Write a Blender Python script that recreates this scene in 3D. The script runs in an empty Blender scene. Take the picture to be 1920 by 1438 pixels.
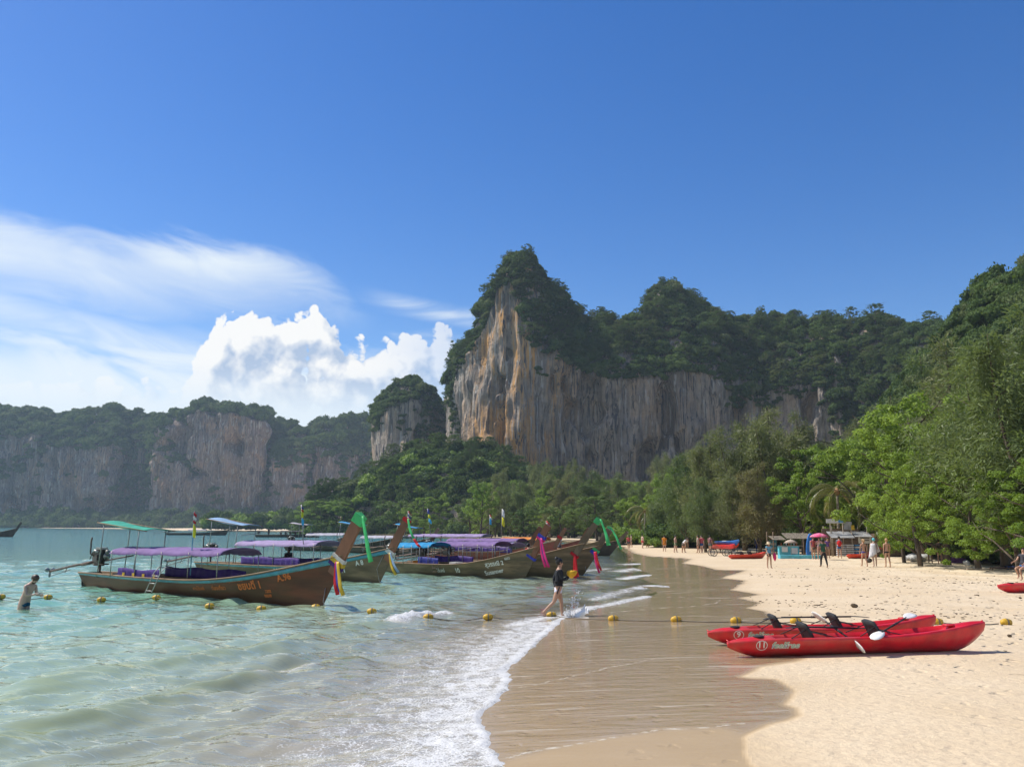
import bpy, bmesh, math, random
import numpy as np
from mathutils import Vector, Matrix, Euler

scene = bpy.context.scene
COL = scene.collection
R = math.radians
rng = np.random.default_rng(7)
random.seed(7)

# ------------------------------------------------------------------ camera
FPX = 1600.0                     # focal length in photograph pixels
CAM_H = 2.6
PITCH = math.atan((990 - 719) / FPX)
ROLL = 0.0061
_f = np.array([0, math.cos(PITCH), math.sin(PITCH)])
_r0 = np.array([1.0, 0, 0]); _u0 = np.cross(_r0, _f)
_r = _r0 * math.cos(ROLL) + _u0 * math.sin(ROLL)
_u = -_r0 * math.sin(ROLL) + _u0 * math.cos(ROLL)
cam = bpy.data.cameras.new('camera')
cam.sensor_width = 36.0
cam.lens = 36.0 * FPX / 1920.0
cam.clip_start = 0.1; cam.clip_end = 20000
camo = bpy.data.objects.new('camera', cam); COL.objects.link(camo)
camo.matrix_world = Matrix(((_r[0], _u[0], -_f[0], 0), (_r[1], _u[1], -_f[1], 0), (_r[2], _u[2], -_f[2], CAM_H), (0, 0, 0, 1)))
scene.camera = camo

# ------------------------------------------------------------------ render
scene.render.engine = 'CYCLES'
cy = scene.cycles
cy.max_bounces = 4; cy.diffuse_bounces = 2; cy.glossy_bounces = 2; cy.transmission_bounces = 2
cy.transparent_max_bounces = 8; cy.volume_bounces = 1
cy.use_denoising = True
try:
    cy.denoiser = 'OPENIMAGEDENOISE'; cy.denoising_input_passes = 'RGB_ALBEDO_NORMAL'; cy.denoising_prefilter = 'ACCURATE'
except Exception: pass
cy.use_adaptive_sampling = True; cy.adaptive_threshold = 0.02
cy.sample_clamp_indirect = 4.0
cy.caustics_reflective = False; cy.caustics_refractive = False
scene.view_settings.view_transform = 'Standard'
scene.view_settings.look = 'None'
scene.view_settings.gamma = 1.0
scene.view_settings.use_curve_mapping = False
scene.view_settings.exposure = 0.5

# ------------------------------------------------------------------ node helper
class NT:
    def __init__(s, tree): s.t = tree; s.n = tree.nodes; s.l = tree.links
    def add(s, typ, **kw):
        n = s.n.new(typ)
        for k, v in kw.items(): setattr(n, k, v)
        return n
    def put(s, sock, v):
        if v is None: return
        if hasattr(v, 'is_output') or isinstance(v, bpy.types.NodeSocket): s.l.new(v, sock)
        else:
            if isinstance(v, (tuple, list)) and len(v) == 3 and sock.type == 'RGBA': v = (*v, 1)
            sock.default_value = v
    def m(s, op, a, b=None, c=None, clamp=False):
        n = s.add('ShaderNodeMath', operation=op, use_clamp=clamp)
        s.put(n.inputs[0], a); s.put(n.inputs[1], b)
        if c is not None: s.put(n.inputs[2], c)
        return n.outputs[0]
    def vm(s, op, a, b=None):
        n = s.add('ShaderNodeVectorMath', operation=op)
        s.put(n.inputs[0], a)
        if b is not None: s.put(n.inputs[3 if op == 'SCALE' else 1], b)
        return n.outputs[1] if op in ('LENGTH', 'DOT_PRODUCT', 'DISTANCE') else n.outputs[0]
    def mix(s, f, a, b, mode='MIX'):
        n = s.add('ShaderNodeMix', data_type='RGBA', blend_type=mode)
        s.put(n.inputs[0], f); s.put(n.inputs[6], a); s.put(n.inputs[7], b)
        return n.outputs[2]
    def sstep(s, x, lo, hi, tolo=0.0, tohi=1.0):
        n = s.add('ShaderNodeMapRange', interpolation_type='SMOOTHSTEP')
        s.put(n.inputs[0], x); s.put(n.inputs[1], lo); s.put(n.inputs[2], hi); s.put(n.inputs[3], tolo); s.put(n.inputs[4], tohi)
        return n.outputs[0]
    def noise(s, vec, scale, detail=4, rough=0.5, dist=0.0, out=0):
        n = s.add('ShaderNodeTexNoise')
        if vec is not None: s.put(n.inputs['Vector'], vec)
        s.put(n.inputs['Scale'], scale); s.put(n.inputs['Detail'], detail); s.put(n.inputs['Roughness'], rough); s.put(n.inputs['Distortion'], dist)
        return n.outputs[out]
    def ramp(s, f, stops, interp='LINEAR'):
        n = s.add('ShaderNodeValToRGB'); cr = n.color_ramp; cr.interpolation = interp
        while len(cr.elements) < len(stops): cr.elements.new(0.5)
        for e, (p, c) in zip(cr.elements, stops):
            e.position = p; e.color = (c, c, c, 1) if not hasattr(c, '__len__') else (*c, 1)
        s.put(n.inputs[0], f)
        return n.outputs[0]
    def comb(s, x, y, z):
        n = s.add('ShaderNodeCombineXYZ'); s.put(n.inputs[0], x); s.put(n.inputs[1], y); s.put(n.inputs[2], z); return n.outputs[0]
    def sep(s, v):
        n = s.add('ShaderNodeSeparateXYZ'); s.put(n.inputs[0], v); return n.outputs
    def attr(s, name):
        n = s.add('ShaderNodeAttribute', attribute_name=name); return n.outputs['Fac']
    def scalev(s, v, xyz):
        n = s.add('ShaderNodeVectorMath', operation='MULTIPLY'); s.put(n.inputs[0], v); n.inputs[1].default_value = xyz; return n.outputs[0]

def ang(px, py):
    d = _f + _r * (px - 960) / FPX + _u * (719 - py) / FPX
    return math.atan2(d[0], d[1]), math.atan2(d[2], math.hypot(d[0], d[1]))

# ------------------------------------------------------------------ world: sky and clouds
SUN_DIR = Vector((-0.93, 0.32, 0.0)).normalized()
SUN_EL = R(52)
sun_vec = Vector((SUN_DIR.x * math.cos(SUN_EL), SUN_DIR.y * math.cos(SUN_EL), math.sin(SUN_EL)))
world = bpy.data.worlds.new('World'); scene.world = world; world.use_nodes = True
w = NT(world.node_tree); w.n.clear()
sky = w.add('ShaderNodeTexSky'); sky.sky_type = 'NISHITA'; sky.sun_disc = False
sky.sun_elevation = SUN_EL; sky.sun_rotation = math.atan2(sun_vec.x, sun_vec.y)
sky.altitude = 0; sky.air_density = 1.0; sky.dust_density = 0.3; sky.ozone_density = 2.2
tc = w.add('ShaderNodeTexCoord')
dirv = w.vm('NORMALIZE', tc.outputs['Generated'])
dx, dy, dz = w.sep(dirv)
az = w.m('ARCTAN2', dx, dy)
el = w.m('ARCSINE', dz)
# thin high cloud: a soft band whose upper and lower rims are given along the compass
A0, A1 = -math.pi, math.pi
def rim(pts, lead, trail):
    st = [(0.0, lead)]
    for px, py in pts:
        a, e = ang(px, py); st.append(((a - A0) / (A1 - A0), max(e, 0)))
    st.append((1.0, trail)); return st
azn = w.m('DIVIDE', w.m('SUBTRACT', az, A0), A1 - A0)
up = w.ramp(azn, rim([(-2500, -300), (-900, 220), (0, 378), (110, 400), (250, 432), (480, 447), (560, 470), (640, 520), (690, 575), (900, 590)], 0.9, 0.30))  # unseen stretch beyond the left edge is raised to whiten the sea's reflections
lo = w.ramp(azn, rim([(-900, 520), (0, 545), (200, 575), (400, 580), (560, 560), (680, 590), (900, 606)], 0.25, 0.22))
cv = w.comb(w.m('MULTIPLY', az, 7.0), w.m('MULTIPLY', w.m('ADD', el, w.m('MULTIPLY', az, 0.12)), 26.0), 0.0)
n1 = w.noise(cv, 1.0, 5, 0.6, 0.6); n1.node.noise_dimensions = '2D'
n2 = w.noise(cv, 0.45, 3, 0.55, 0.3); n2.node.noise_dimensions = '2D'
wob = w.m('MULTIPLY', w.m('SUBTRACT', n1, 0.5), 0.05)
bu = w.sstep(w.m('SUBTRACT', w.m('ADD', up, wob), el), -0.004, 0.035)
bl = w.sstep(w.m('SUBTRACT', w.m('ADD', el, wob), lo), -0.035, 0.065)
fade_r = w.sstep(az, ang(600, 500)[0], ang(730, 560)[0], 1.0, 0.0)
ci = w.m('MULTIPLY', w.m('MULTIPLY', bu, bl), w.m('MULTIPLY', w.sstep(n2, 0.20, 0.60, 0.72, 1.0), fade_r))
# small streak right of it
e2 = ang(820, 585)
st2 = w.m('MULTIPLY', w.sstep(w.m('ABSOLUTE', w.m('SUBTRACT', w.m('ADD', el, w.m('MULTIPLY', az, 0.16)), e2[1] + 0.16 * e2[0])), 0.0, 0.016, 1.0, 0.0),
          w.m('MULTIPLY', w.sstep(w.m('ABSOLUTE', w.m('SUBTRACT', az, e2[0])), 0.03, 0.11, 1.0, 0.0), w.sstep(n1, 0.3, 0.7, 0.15, 0.75)))
# veil low over the sea horizon, thinning to the right and upward
lown = w.noise(w.comb(w.m('MULTIPLY', az, 5.0), w.m('MULTIPLY', w.m('ADD', el, w.m('MULTIPLY', az, 0.10)), 18.0), 3.3), 1.0, 4, 0.6, 0.8); lown.node.noise_dimensions = '2D'
eb = w.m('ADD', el, w.m('MULTIPLY', w.m('SUBTRACT', lown, 0.5), 0.17))
veil = w.m('MULTIPLY', w.sstep(eb, ang(200, 725)[1], ang(200, 575)[1], 0.95, 0.0), w.sstep(az, ang(560, 700)[0], ang(1000, 700)[0], 1.0, 0.10))
st3 = w.m('MULTIPLY', w.sstep(w.m('ABSOLUTE', w.m('SUBTRACT', w.m('ADD', el, w.m('MULTIPLY', az, 0.17)), ang(150, 620)[1] + 0.17 * ang(150, 620)[0])), 0.0, 0.034, 0.85, 0.0),
          w.m('MULTIPLY', w.sstep(az, ang(330, 600)[0], ang(560, 650)[0], 1.0, 0.0), w.sstep(n1, 0.2, 0.65, 0.4, 1.0)))
# cumulus: density as a node group so that it can be read twice (here and a little nearer the sun)
g = bpy.data.node_groups.new('cumulus_density', 'ShaderNodeTree')
g.interface.new_socket('az', in_out='INPUT', socket_type='NodeSocketFloat')
g.interface.new_socket('el', in_out='INPUT', socket_type='NodeSocketFloat')
g.interface.new_socket('d', in_out='OUTPUT', socket_type='NodeSocketFloat')
q = NT(g); gi = q.add('NodeGroupInput'); go = q.add('NodeGroupOutput')
ga, ge = gi.outputs[0], gi.outputs[1]
TOP = [(-900, 690), (-300, 720), (0, 722), (60, 706), (150, 722), (250, 714), (335, 735), (368, 690), (382, 606), (405, 596), (428, 566), (446, 574), (456, 606), (482, 588), (508, 576), (528, 604), (548, 572), (566, 592),
       (604, 590), (622, 594), (632, 650), (664, 648), (700, 656), (722, 650), (738, 622), (800, 618), (846, 612), (872, 640), (900, 705), (1010, 760)]
gan = q.m('DIVIDE', q.m('SUBTRACT', ga, A0), A1 - A0)
top = q.ramp(gan, rim(TOP, 0.12, 0.10))
vec = q.comb(ga, ge, 0.0)
def noise2(scale, detail, rough, dist=0.0, out=0):
    o_ = q.noise(vec, scale, detail, rough, dist, out); o_.node.noise_dimensions = '2D'; return o_
fb = noise2(24.0, 5, 0.55, 0.15)
wv = q.vm('ADD', vec, q.vm('SCALE', noise2(34.0, 2, 0.5, 0, 1), 0.022))
vo = q.add('ShaderNodeTexVoronoi', voronoi_dimensions='2D'); q.put(vo.inputs['Vector'], wv); vo.inputs['Scale'].default_value = 44.0
vo2 = q.add('ShaderNodeTexVoronoi', voronoi_dimensions='2D'); q.put(vo2.inputs['Vector'], wv); vo2.inputs['Scale'].default_value = 105.0
puff = q.m('ADD', q.m('MULTIPLY', q.m('SUBTRACT', 0.42, q.m('POWER', vo.outputs['Distance'], 1.5)), 0.62), q.m('MULTIPLY', q.m('SUBTRACT', 0.4, q.m('POWER', vo2.outputs['Distance'], 1.5)), 0.26))
hx = q.m('MULTIPLY', q.m('SUBTRACT', top, ge), 26.0)
hgt = q.m('SUBTRACT', q.m('MINIMUM', hx, 0.66), q.m('MULTIPLY', q.m('MAXIMUM', q.m('SUBTRACT', hx, 0.90), 0.0), 0.16))
dens = q.m('ADD', hgt, q.m('ADD', q.m('MULTIPLY', q.m('SUBTRACT', fb, 0.5), 1.6), q.m('SUBTRACT', puff, 0.12)))
q.l.new(dens, go.inputs[0])
def cum(a, e):
    n = w.add('ShaderNodeGroup'); n.node_tree = g; w.put(n.inputs[0], a); w.put(n.inputs[1], e); return n.outputs[0]
c0 = cum(az, el)
c1 = cum(w.m('ADD', az, -0.013), w.m('ADD', el, 0.017))
cmask = w.m('MULTIPLY', w.sstep(c0, 0.0, 0.16), w.m('MULTIPLY', w.sstep(el, ang(960, 800)[1], ang(960, 690)[1]), w.sstep(az, ang(660, 700)[0], ang(860, 700)[0], 1.0, 0.62)))
clit = w.m('ADD', 0.50, w.m('MULTIPLY', w.m('SUBTRACT', c0, c1), 1.25), clamp=True)
csh = w.mix(clit, (3.9, 4.9, 6.6), (8.7, 8.7, 8.6))
skyc = sky.outputs[0]
hs = w.add('ShaderNodeHueSaturation'); hs.inputs['Hue'].default_value = 0.512; hs.inputs['Saturation'].default_value = 1.38; hs.inputs['Value'].default_value = 1.25; w.put(hs.inputs['Color'], skyc); skyc = hs.outputs[0]
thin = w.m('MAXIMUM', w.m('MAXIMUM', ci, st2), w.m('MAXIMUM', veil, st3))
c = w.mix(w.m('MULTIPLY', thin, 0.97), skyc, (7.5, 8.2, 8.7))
c = w.mix(cmask, c, csh)
bg = w.add('ShaderNodeBackground'); bg.inputs['Strength'].default_value = 0.08
w.put(bg.inputs['Color'], c)
wo = w.add('ShaderNodeOutputWorld'); w.l.new(bg.outputs[0], wo.inputs['Surface'])
world.cycles.sampling_method = 'MANUAL'; world.cycles.sample_map_resolution = 512

# ------------------------------------------------------------------ sun
sl = bpy.data.lights.new('sun', 'SUN'); sl.energy = 4.0; sl.angle = R(0.53); sl.color = (1.0, 0.945, 0.86)
slo = bpy.data.objects.new('sun', sl); COL.objects.link(slo); slo.location = (-80, 40, 120)
slo.rotation_euler = sun_vec.to_track_quat('Z', 'Y').to_euler()

# ------------------------------------------------------------------ geometry helpers
def ray(px, py): return _f + _r * (px - 960) / FPX + _u * (719 - py) / FPX
def P(px, py, z=0.0):
    d = ray(px, py); return np.array([0, 0, CAM_H]) + d * ((z - CAM_H) / d[2])
def PY(px, py, Y):
    d = ray(px, py); return np.array([0, 0, CAM_H]) + d * (Y / d[1])

def _hash(ix, iy, iz):
    h = (ix * 374761393 + iy * 668265263 + iz * 2147483647 + 1013904223) & 0xFFFFFFFF
    h = ((h ^ (h >> 13)) * 1274126177) & 0xFFFFFFFF
    h = ((h ^ (h >> 16)) * 2246822519) & 0xFFFFFFFF
    return ((h ^ (h >> 13)) & 0xFFFFFF) / float(0xFFFFFF)
def vnoise(x, y, z=0.0):
    x, y, z = np.broadcast_arrays(np.asarray(x, float), np.asarray(y, float), np.asarray(z, float))
    ix, iy, iz = np.floor(x).astype(np.int64), np.floor(y).astype(np.int64), np.floor(z).astype(np.int64)
    fx, fy, fz = x - ix, y - iy, z - iz
    fx = fx * fx * (3 - 2 * fx); fy = fy * fy * (3 - 2 * fy); fz = fz * fz * (3 - 2 * fz)
    o = 0
    for a in (0, 1):
        for b in (0, 1):
            for c_ in (0, 1):
                o = o + _hash(ix + a, iy + b, iz + c_) * (fx if a else 1 - fx) * (fy if b else 1 - fy) * (fz if c_ else 1 - fz)
    return o * 2 - 1
def fbm(x, y, z=0.0, oct=4, gain=0.5):
    s = 0; a = 1.0; f = 1.0; t = 0
    for i in range(oct):
        s = s + a * vnoise(np.asarray(x) * f + 17.3 * i, np.asarray(y) * f - 9.1 * i, np.asarray(z) * f + 4.7 * i); t += a; a *= gain; f *= 2.03
    return s / t
def seg_dist(px, py, poly):
    best = np.full(px.shape, 1e18)
    for (x0, y0), (x1, y1) in zip(poly[:-1], poly[1:]):
        ex, ey = x1 - x0, y1 - y0; L = ex * ex + ey * ey + 1e-12
        t = np.clip(((px - x0) * ex + (py - y0) * ey) / L, 0, 1)
        best = np.minimum(best, (px - x0 - t * ex) ** 2 + (py - y0 - t * ey) ** 2)
    return np.sqrt(best)
def in_poly(px, py, poly):
    c_ = np.zeros(px.shape, bool); n = len(poly)
    for i in range(n):
        x0, y0 = poly[i]; x1, y1 = poly[(i + 1) % n]
        if y0 == y1: continue
        cross = ((y0 > py) != (y1 > py)) & (px < (x1 - x0) * (py - y0) / (y1 - y0) + x0)
        c_ ^= cross
    return c_
def sm(x, a, b):
    t = np.clip((x - a) / (b - a), 0, 1); return t * t * (3 - 2 * t)

def mesh_np(name, V, F, smooth=False, attrs=None, mats=None, mi=None):
    me = bpy.data.meshes.new(name)
    V = np.asarray(V, np.float32).reshape(-1, 3); F = np.asarray(F, np.int32)
    k = F.shape[1]
    me.vertices.add(len(V)); me.vertices.foreach_set('co', V.ravel())
    me.loops.add(F.size); me.loops.foreach_set('vertex_index', F.ravel())
    me.polygons.add(len(F)); me.polygons.foreach_set('loop_start', np.arange(0, F.size, k, dtype=np.int32))
    try: me.polygons.foreach_set('loop_total', np.full(len(F), k, np.int32))
    except Exception: pass
    if smooth: me.polygons.foreach_set('use_smooth', np.ones(len(F), bool))
    if mats:
        for m_ in mats: me.materials.append(m_)
    if mi is not None: me.polygons.foreach_set('material_index', np.asarray(mi, np.int32))
    me.update(calc_edges=True)
    for k_, v in (attrs or {}).items():
        a = me.attributes.new(k_, 'FLOAT', 'POINT'); a.data.foreach_set('value', np.asarray(v, np.float32).ravel())
    return me
TMP = bpy.data.scenes.new('workbench')
def bake(ob):
    """mesh of an object with its modifiers, worked out apart from the big scene"""
    TMP.collection.objects.link(ob); vl = TMP.view_layers[0]; vl.update()
    return bpy.data.meshes.new_from_object(ob.evaluated_get(vl.depsgraph))
def grid_faces(nr, nc, wrap=False):
    i = np.arange(nr - 1)[:, None]; j = np.arange(nc if wrap else nc - 1)[None, :]
    j2 = (j + 1) % nc
    return np.stack([i * nc + j, i * nc + j2, (i + 1) * nc + j2, (i + 1) * nc + j], -1).reshape(-1, 4)

def tag(o, label=None, cat=None, group=None, kind=None):
    if label: o['label'] = label
    if cat: o['category'] = cat
    if group: o['group'] = group
    if kind: o['kind'] = kind
    return o
def link(name, me, parent=None, loc=None):
    o = bpy.data.objects.new(name, me); COL.objects.link(o)
    if parent is not None: o.parent = parent
    if loc is not None: o.location = loc
    return o
def empty(name, loc=(0, 0, 0), rz=0.0, scale=1.0):
    o = bpy.data.objects.new(name, None); COL.objects.link(o); o.location = loc; o.rotation_euler = (0, 0, rz)
    o.scale = (scale,) * 3; o.empty_display_size = 0.2
    return o
def copy_tree(o, parent=None):
    c_ = o.copy(); COL.objects.link(c_); c_.parent = parent
    for ch in list(o.children): copy_tree(ch, c_)
    return c_

class MB:
    """collects simple shapes into one mesh"""
    def __init__(s): s.V = []; s.F = []; s.S = []; s.n = 0
    def raw(s, V, F, smooth=False):
        V = np.asarray(V, float).reshape(-1, 3)
        for f in F: s.F.append(tuple(int(i) + s.n for i in f)); s.S.append(smooth)
        s.V.append(V); s.n += len(V); return s
    def box(s, c_, size, rot=None):
        hx, hy, hz = [v / 2 for v in size]
        V = np.array([(x, y, z) for x in (-hx, hx) for y in (-hy, hy) for z in (-hz, hz)])
        if rot is not None: V = V @ np.array(rot).T
        return s.raw(V + np.array(c_), [(0, 1, 3, 2), (4, 6, 7, 5), (0, 4, 5, 1), (2, 3, 7, 6), (0, 2, 6, 4), (1, 5, 7, 3)])
    def bar(s, a, b, wd, th, up=(0, 0, 1)):
        a = np.array(a, float); b = np.array(b, float); x = b - a; L = np.linalg.norm(x); x /= L
        y = np.cross(up, x); y = y / (np.linalg.norm(y) + 1e-9); z = np.cross(x, y)
        return s.box((a + b) / 2, (L, wd, th), np.stack([x, y, z], 1))
    def tube(s, pts, rad, n=8, cap=True, flat=1.0):
        pts = np.asarray(pts, float); m_ = len(pts)
        rad = np.full(m_, rad) if np.isscalar(rad) else np.asarray(rad, float)
        tan = np.gradient(pts, axis=0); tan /= np.linalg.norm(tan, axis=1)[:, None] + 1e-9
        ref = np.array([0, 0, 1.0]) if abs(tan[0][2]) < 0.9 else np.array([1.0, 0, 0])
        V = []
        u_ = np.cross(tan[0], ref); u_ /= np.linalg.norm(u_)
        for i in range(m_):
            u_ = u_ - tan[i] * (u_ @ tan[i]); u_ /= np.linalg.norm(u_) + 1e-9
            v_ = np.cross(tan[i], u_)
            for k in range(n):
                a = 2 * math.pi * k / n
                V.append(pts[i] + rad[i] * (math.cos(a) * u_ + flat * math.sin(a) * v_))
        F = [tuple(f) for f in grid_faces(m_, n, True)]
        if cap: F += [tuple(range(n - 1, -1, -1)), tuple(range((m_ - 1) * n, m_ * n))]
        return s.raw(V, F, True)
    def lathe(s, prof, c_=(0, 0, 0), n=16, rot=None):
        V = []
        for r_, z in prof:
            for k in range(n):
                a = 2 * math.pi * k / n; V.append((r_ * math.cos(a), r_ * math.sin(a), z))
        V = np.array(V)
        if rot is not None: V = V @ np.array(rot).T
        F = [tuple(f) for f in grid_faces(len(prof), n, True)]
        F += [tuple(range(n - 1, -1, -1)), tuple(range((len(prof) - 1) * n, len(prof) * n))]
        return s.raw(V + np.array(c_), F, True)
    def ball(s, c_, r_, n=10, sq=(1, 1, 1), jit=0.0, seed=0):
        V = [(0, 0, -1)]; rings = max(3, n // 2)
        for i in range(1, rings):
            t = math.pi * i / rings
            for k in range(n):
                a = 2 * math.pi * k / n; V.append((math.sin(t) * math.cos(a), math.sin(t) * math.sin(a), -math.cos(t)))
        V.append((0, 0, 1)); V = np.array(V)
        if jit: V = V * (1 + jit * vnoise(V[:, 0] * 1.7 + seed, V[:, 1] * 1.7, V[:, 2] * 1.7))[:, None]
        F = [(0, 1 + (k + 1) % n, 1 + k) for k in range(n)]
        for i in range(rings - 2):
            for k in range(n):
                a = 1 + i * n; F.append((a + k, a + (k + 1) % n, a + n + (k + 1) % n, a + n + k))
        l_ = 1 + (rings - 2) * n; t_ = len(V) - 1
        F += [(t_, l_ + k, l_ + (k + 1) % n) for k in range(n)]
        return s.raw(V * r_ * np.array(sq) + np.array(c_), F, True)
    def sheet(s, G, thick=0.0, smooth=True):
        """G: (nr,nc,3) grid of points; thickness along the averaged normal"""
        G = np.asarray(G, float); nr, nc = G.shape[:2]
        F = grid_faces(nr, nc)
        if not thick: return s.raw(G.reshape(-1, 3), F, smooth)
        du = np.gradient(G, axis=1); dv = np.gradient(G, axis=0); N = np.cross(du, dv); N /= np.linalg.norm(N, axis=2)[..., None] + 1e-9
        B = G - N * thick
        V = np.concatenate([G.reshape(-1, 3), B.reshape(-1, 3)]); o = nr * nc
        FF = [tuple(f) for f in F] + [tuple(int(i) + o for i in f[::-1]) for f in F]
        rim_ = [(0, j) for j in range(nc)] + [(i, nc - 1) for i in range(1, nr)] + [(nr - 1, j) for j in range(nc - 2, -1, -1)] + [(i, 0) for i in range(nr - 2, 0, -1)]
        idx = [i * nc + j for i, j in rim_]
        for a, b in zip(idx, idx[1:] + idx[:1]): FF.append((b, a, a + o, b + o))
        return s.raw(V, FF, smooth)
    def mesh(s, name, mat_=None):
        me = bpy.data.meshes.new(name)
        me.from_pydata(np.concatenate(s.V).tolist(), [], s.F); me.polygons.foreach_set('use_smooth', s.S)
        if mat_ is not None: me.materials.append(mat_)
        me.update(); return me
    def build(s, name, mat_, parent=None, loc=None): return link(name, s.mesh(name, mat_), parent, loc)

# ------------------------------------------------------------------ materials
MATS = {}
def pmat(name, col, rough=0.6, spec=0.5, metal=0.0, var=0.12, scale=3.0, bump=0.0, bscale=20.0, coat=0.0, dirt=None, dirt_amt=0.5, stretch=(1, 1, 1)):
    """procedural principled material: base colour with noise variation and optional grime of its own"""
    if name in MATS: return MATS[name]
    m_ = bpy.data.materials.new(name); m_.use_nodes = True
    t = NT(m_.node_tree); b = t.n['Principled BSDF']
    tcn = t.add('ShaderNodeTexCoord'); v = t.scalev(tcn.outputs['Object'], stretch)
    n = t.noise(v, scale, 5, 0.6)
    lo_ = tuple(max(0, c_ * (1 - var)) for c_ in col); hi_ = tuple(min(1, c_ * (1 + var)) for c_ in col)
    cc = t.mix(t.sstep(n, 0.3, 0.7), lo_, hi_)
    if dirt is not None:
        n2_ = t.noise(v, scale * 0.6, 6, 0.65, 0.5)
        cc = t.mix(t.m('MULTIPLY', t.sstep(n2_, 0.42, 0.68), dirt_amt), cc, dirt)
    t.put(b.inputs['Base Color'], cc)
    b.inputs['Roughness'].default_value = rough; b.inputs['Specular IOR Level'].default_value = spec; b.inputs['Metallic'].default_value = metal
    b.inputs['Coat Weight'].default_value = coat
    if bump:
        bn = t.add('ShaderNodeBump'); bn.inputs['Strength'].default_value = bump; bn.inputs['Distance'].default_value = 0.02
        t.put(bn.inputs['Height'], t.noise(v, bscale, 4, 0.6)); t.l.new(bn.outputs[0], b.inputs['Normal'])
    MATS[name] = m_; return m_
# ------------------------------------------------------------------ coast
def pxl(pts, z=0.0): return [tuple(P(a, b, z)[:2]) for a, b in pts]
SHORE = [(-60, -900), (-14, -300), (-4, -60), (-1.0, 0), (-0.35, 6)] + pxl([(925, 1438), (900, 1380), (905, 1335), (935, 1290), (950, 1245), (1000, 1200), (1060, 1158), (1120, 1139), (1215, 1120), (1232, 1112), (1200, 1098), (1252, 1101), (1200, 1085), (1222, 1078), (1190, 1066), (1200, 1058), (1176, 1048), (1182, 1042), (1168, 1033), (1160, 1026), (1130, 1019), (1060, 1016), (960, 1013), (860, 1010), (810, 1007), (740, 1004), (640, 1001), (580, 998), (640, 996), (500, 995.5), (350, 995), (300, 992), (150, 990.2), (0, 989)]) + [(-900, 1000), (-2500, 900), (-6000, 1500)]
LAND = SHORE + [(-6000, 9000), (9000, 9000), (9000, -900)]
def shore_sd(x, y):
    d = seg_dist(x, y, SHORE); return np.where(in_poly(x, y, LAND), d, -d)
def sand_z(x, y, sd=None):
    x = np.atleast_1d(np.asarray(x, float)); y = np.atleast_1d(np.asarray(y, float))
    if sd is None: sd = shore_sd(x, y)
    z = np.where(sd > 0, 0.33 * (1 - np.exp(-np.maximum(sd, 0) * 0.2)), -5.0 * (1 - np.exp(np.minimum(sd, 0) * 0.012)))
    dry = sm(sd, 3.5, 7)
    z = z + dry * (0.035 * fbm(x * 0.35, y * 0.35, 0, 3) + 0.10 * sm(sd, 12, 30) * fbm(x * 0.06, y * 0.06, 3, 2))
    pits = np.clip(fbm(x * 2.3, y * 2.3, 5, 2), -1, 0.25)
    z = z + dry * sm(sd, 6, 11) * 0.03 * pits
    return z
def gz(x, y): return float(sand_z(x, y)[0])

def az_list(lo_, hi_, step, coarse):
    a = list(np.arange(lo_, hi_, step))
    b = list(np.linspace(hi_, lo_ + 360, coarse))
    return np.radians(np.array(a + b[:-1]))
def rings(r0, r1, k1, rmid, k2):
    r_ = [r0]
    while r_[-1] < rmid: r_.append(r_[-1] * k1)
    while r_[-1] < r1: r_.append(r_[-1] * k2)
    return np.array(r_)

# ---- ground: beach, sea bed and land as one sheet
aa = az_list(-40, 40, 0.2, 60); rr = rings(2.0, 2400, 1.0075, 70, 1.03)
X = np.outer(rr, np.sin(aa)); Y = np.outer(rr, np.cos(aa))
sd = shore_sd(X, Y); Z = sand_z(X.ravel(), Y.ravel(), sd.ravel()).reshape(X.shape)
Z = Z + np.where(sd > 60, np.minimum((sd - 60) * 0.02, 6), 0)
WET = [(-2, -900), (2.6, -300), (3.2, -60), (3.2, 0), (3.0, 5)] + pxl([(1405, 1438), (1392, 1392), (1433, 1371), (1498, 1353), (1494, 1338), (1474, 1331), (1492, 1307), (1462, 1284), (1398, 1279), (1432, 1262), (1500, 1250), (1560, 1236), (1540, 1216), (1470, 1195), (1460, 1168), (1442, 1153), (1408, 1147), (1434, 1137), (1392, 1124), (1430, 1119), (1378, 1108), (1402, 1092), (1358, 1086), (1405, 1073), (1350, 1071), (1318, 1063), (1284, 1057), (1300, 1050), (1222, 1043), (1193, 1036)], 0.10) + [(16.5, 125), (15, 165), (0, 205), (-30, 290), (-80, 380), (-300, 640), (-900, 1004), (-6000, 1510)]
wx = X + 0.10 * fbm(X * 1.3, Y * 1.3, 1, 3); wy = Y + 0.15 * fbm(X * 1.3, Y * 1.3, 2, 3)
wd = seg_dist(wx, wy, WET); land_dry = in_poly(wx, wy, WET + [(-6000, 9000), (9000, 9000), (9000, -900)])
wsd = np.where(land_dry, -wd, wd)                      # > 0 on the wet side
soft = 0.015 + 0.005 * np.hypot(X, Y)
wet = sm(wsd, -soft, soft)
damp = sm(wsd + 1.6 * (0.6 + 0.8 * fbm(X * 0.25, Y * 0.25, 9, 3)), 0, 1.0) * 0.35
DRYPATCH = pxl([(905, 1440), (940, 1425), (1010, 1408), (1130, 1393), (1245, 1381), (1345, 1381), (1392, 1392), (1405, 1440)]) + [(3.0, 5), (3.2, 0), (-0.3, 0), (-0.2, 6)]
dp = np.where(in_poly(wx, wy, DRYPATCH), 1, -1) * seg_dist(wx, wy, DRYPATCH + DRYPATCH[:1])
film = wet * (1 - 0.72 * sm(dp, -0.05, 0.25)) * sm(wsd, 0, 0.25)
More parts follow.
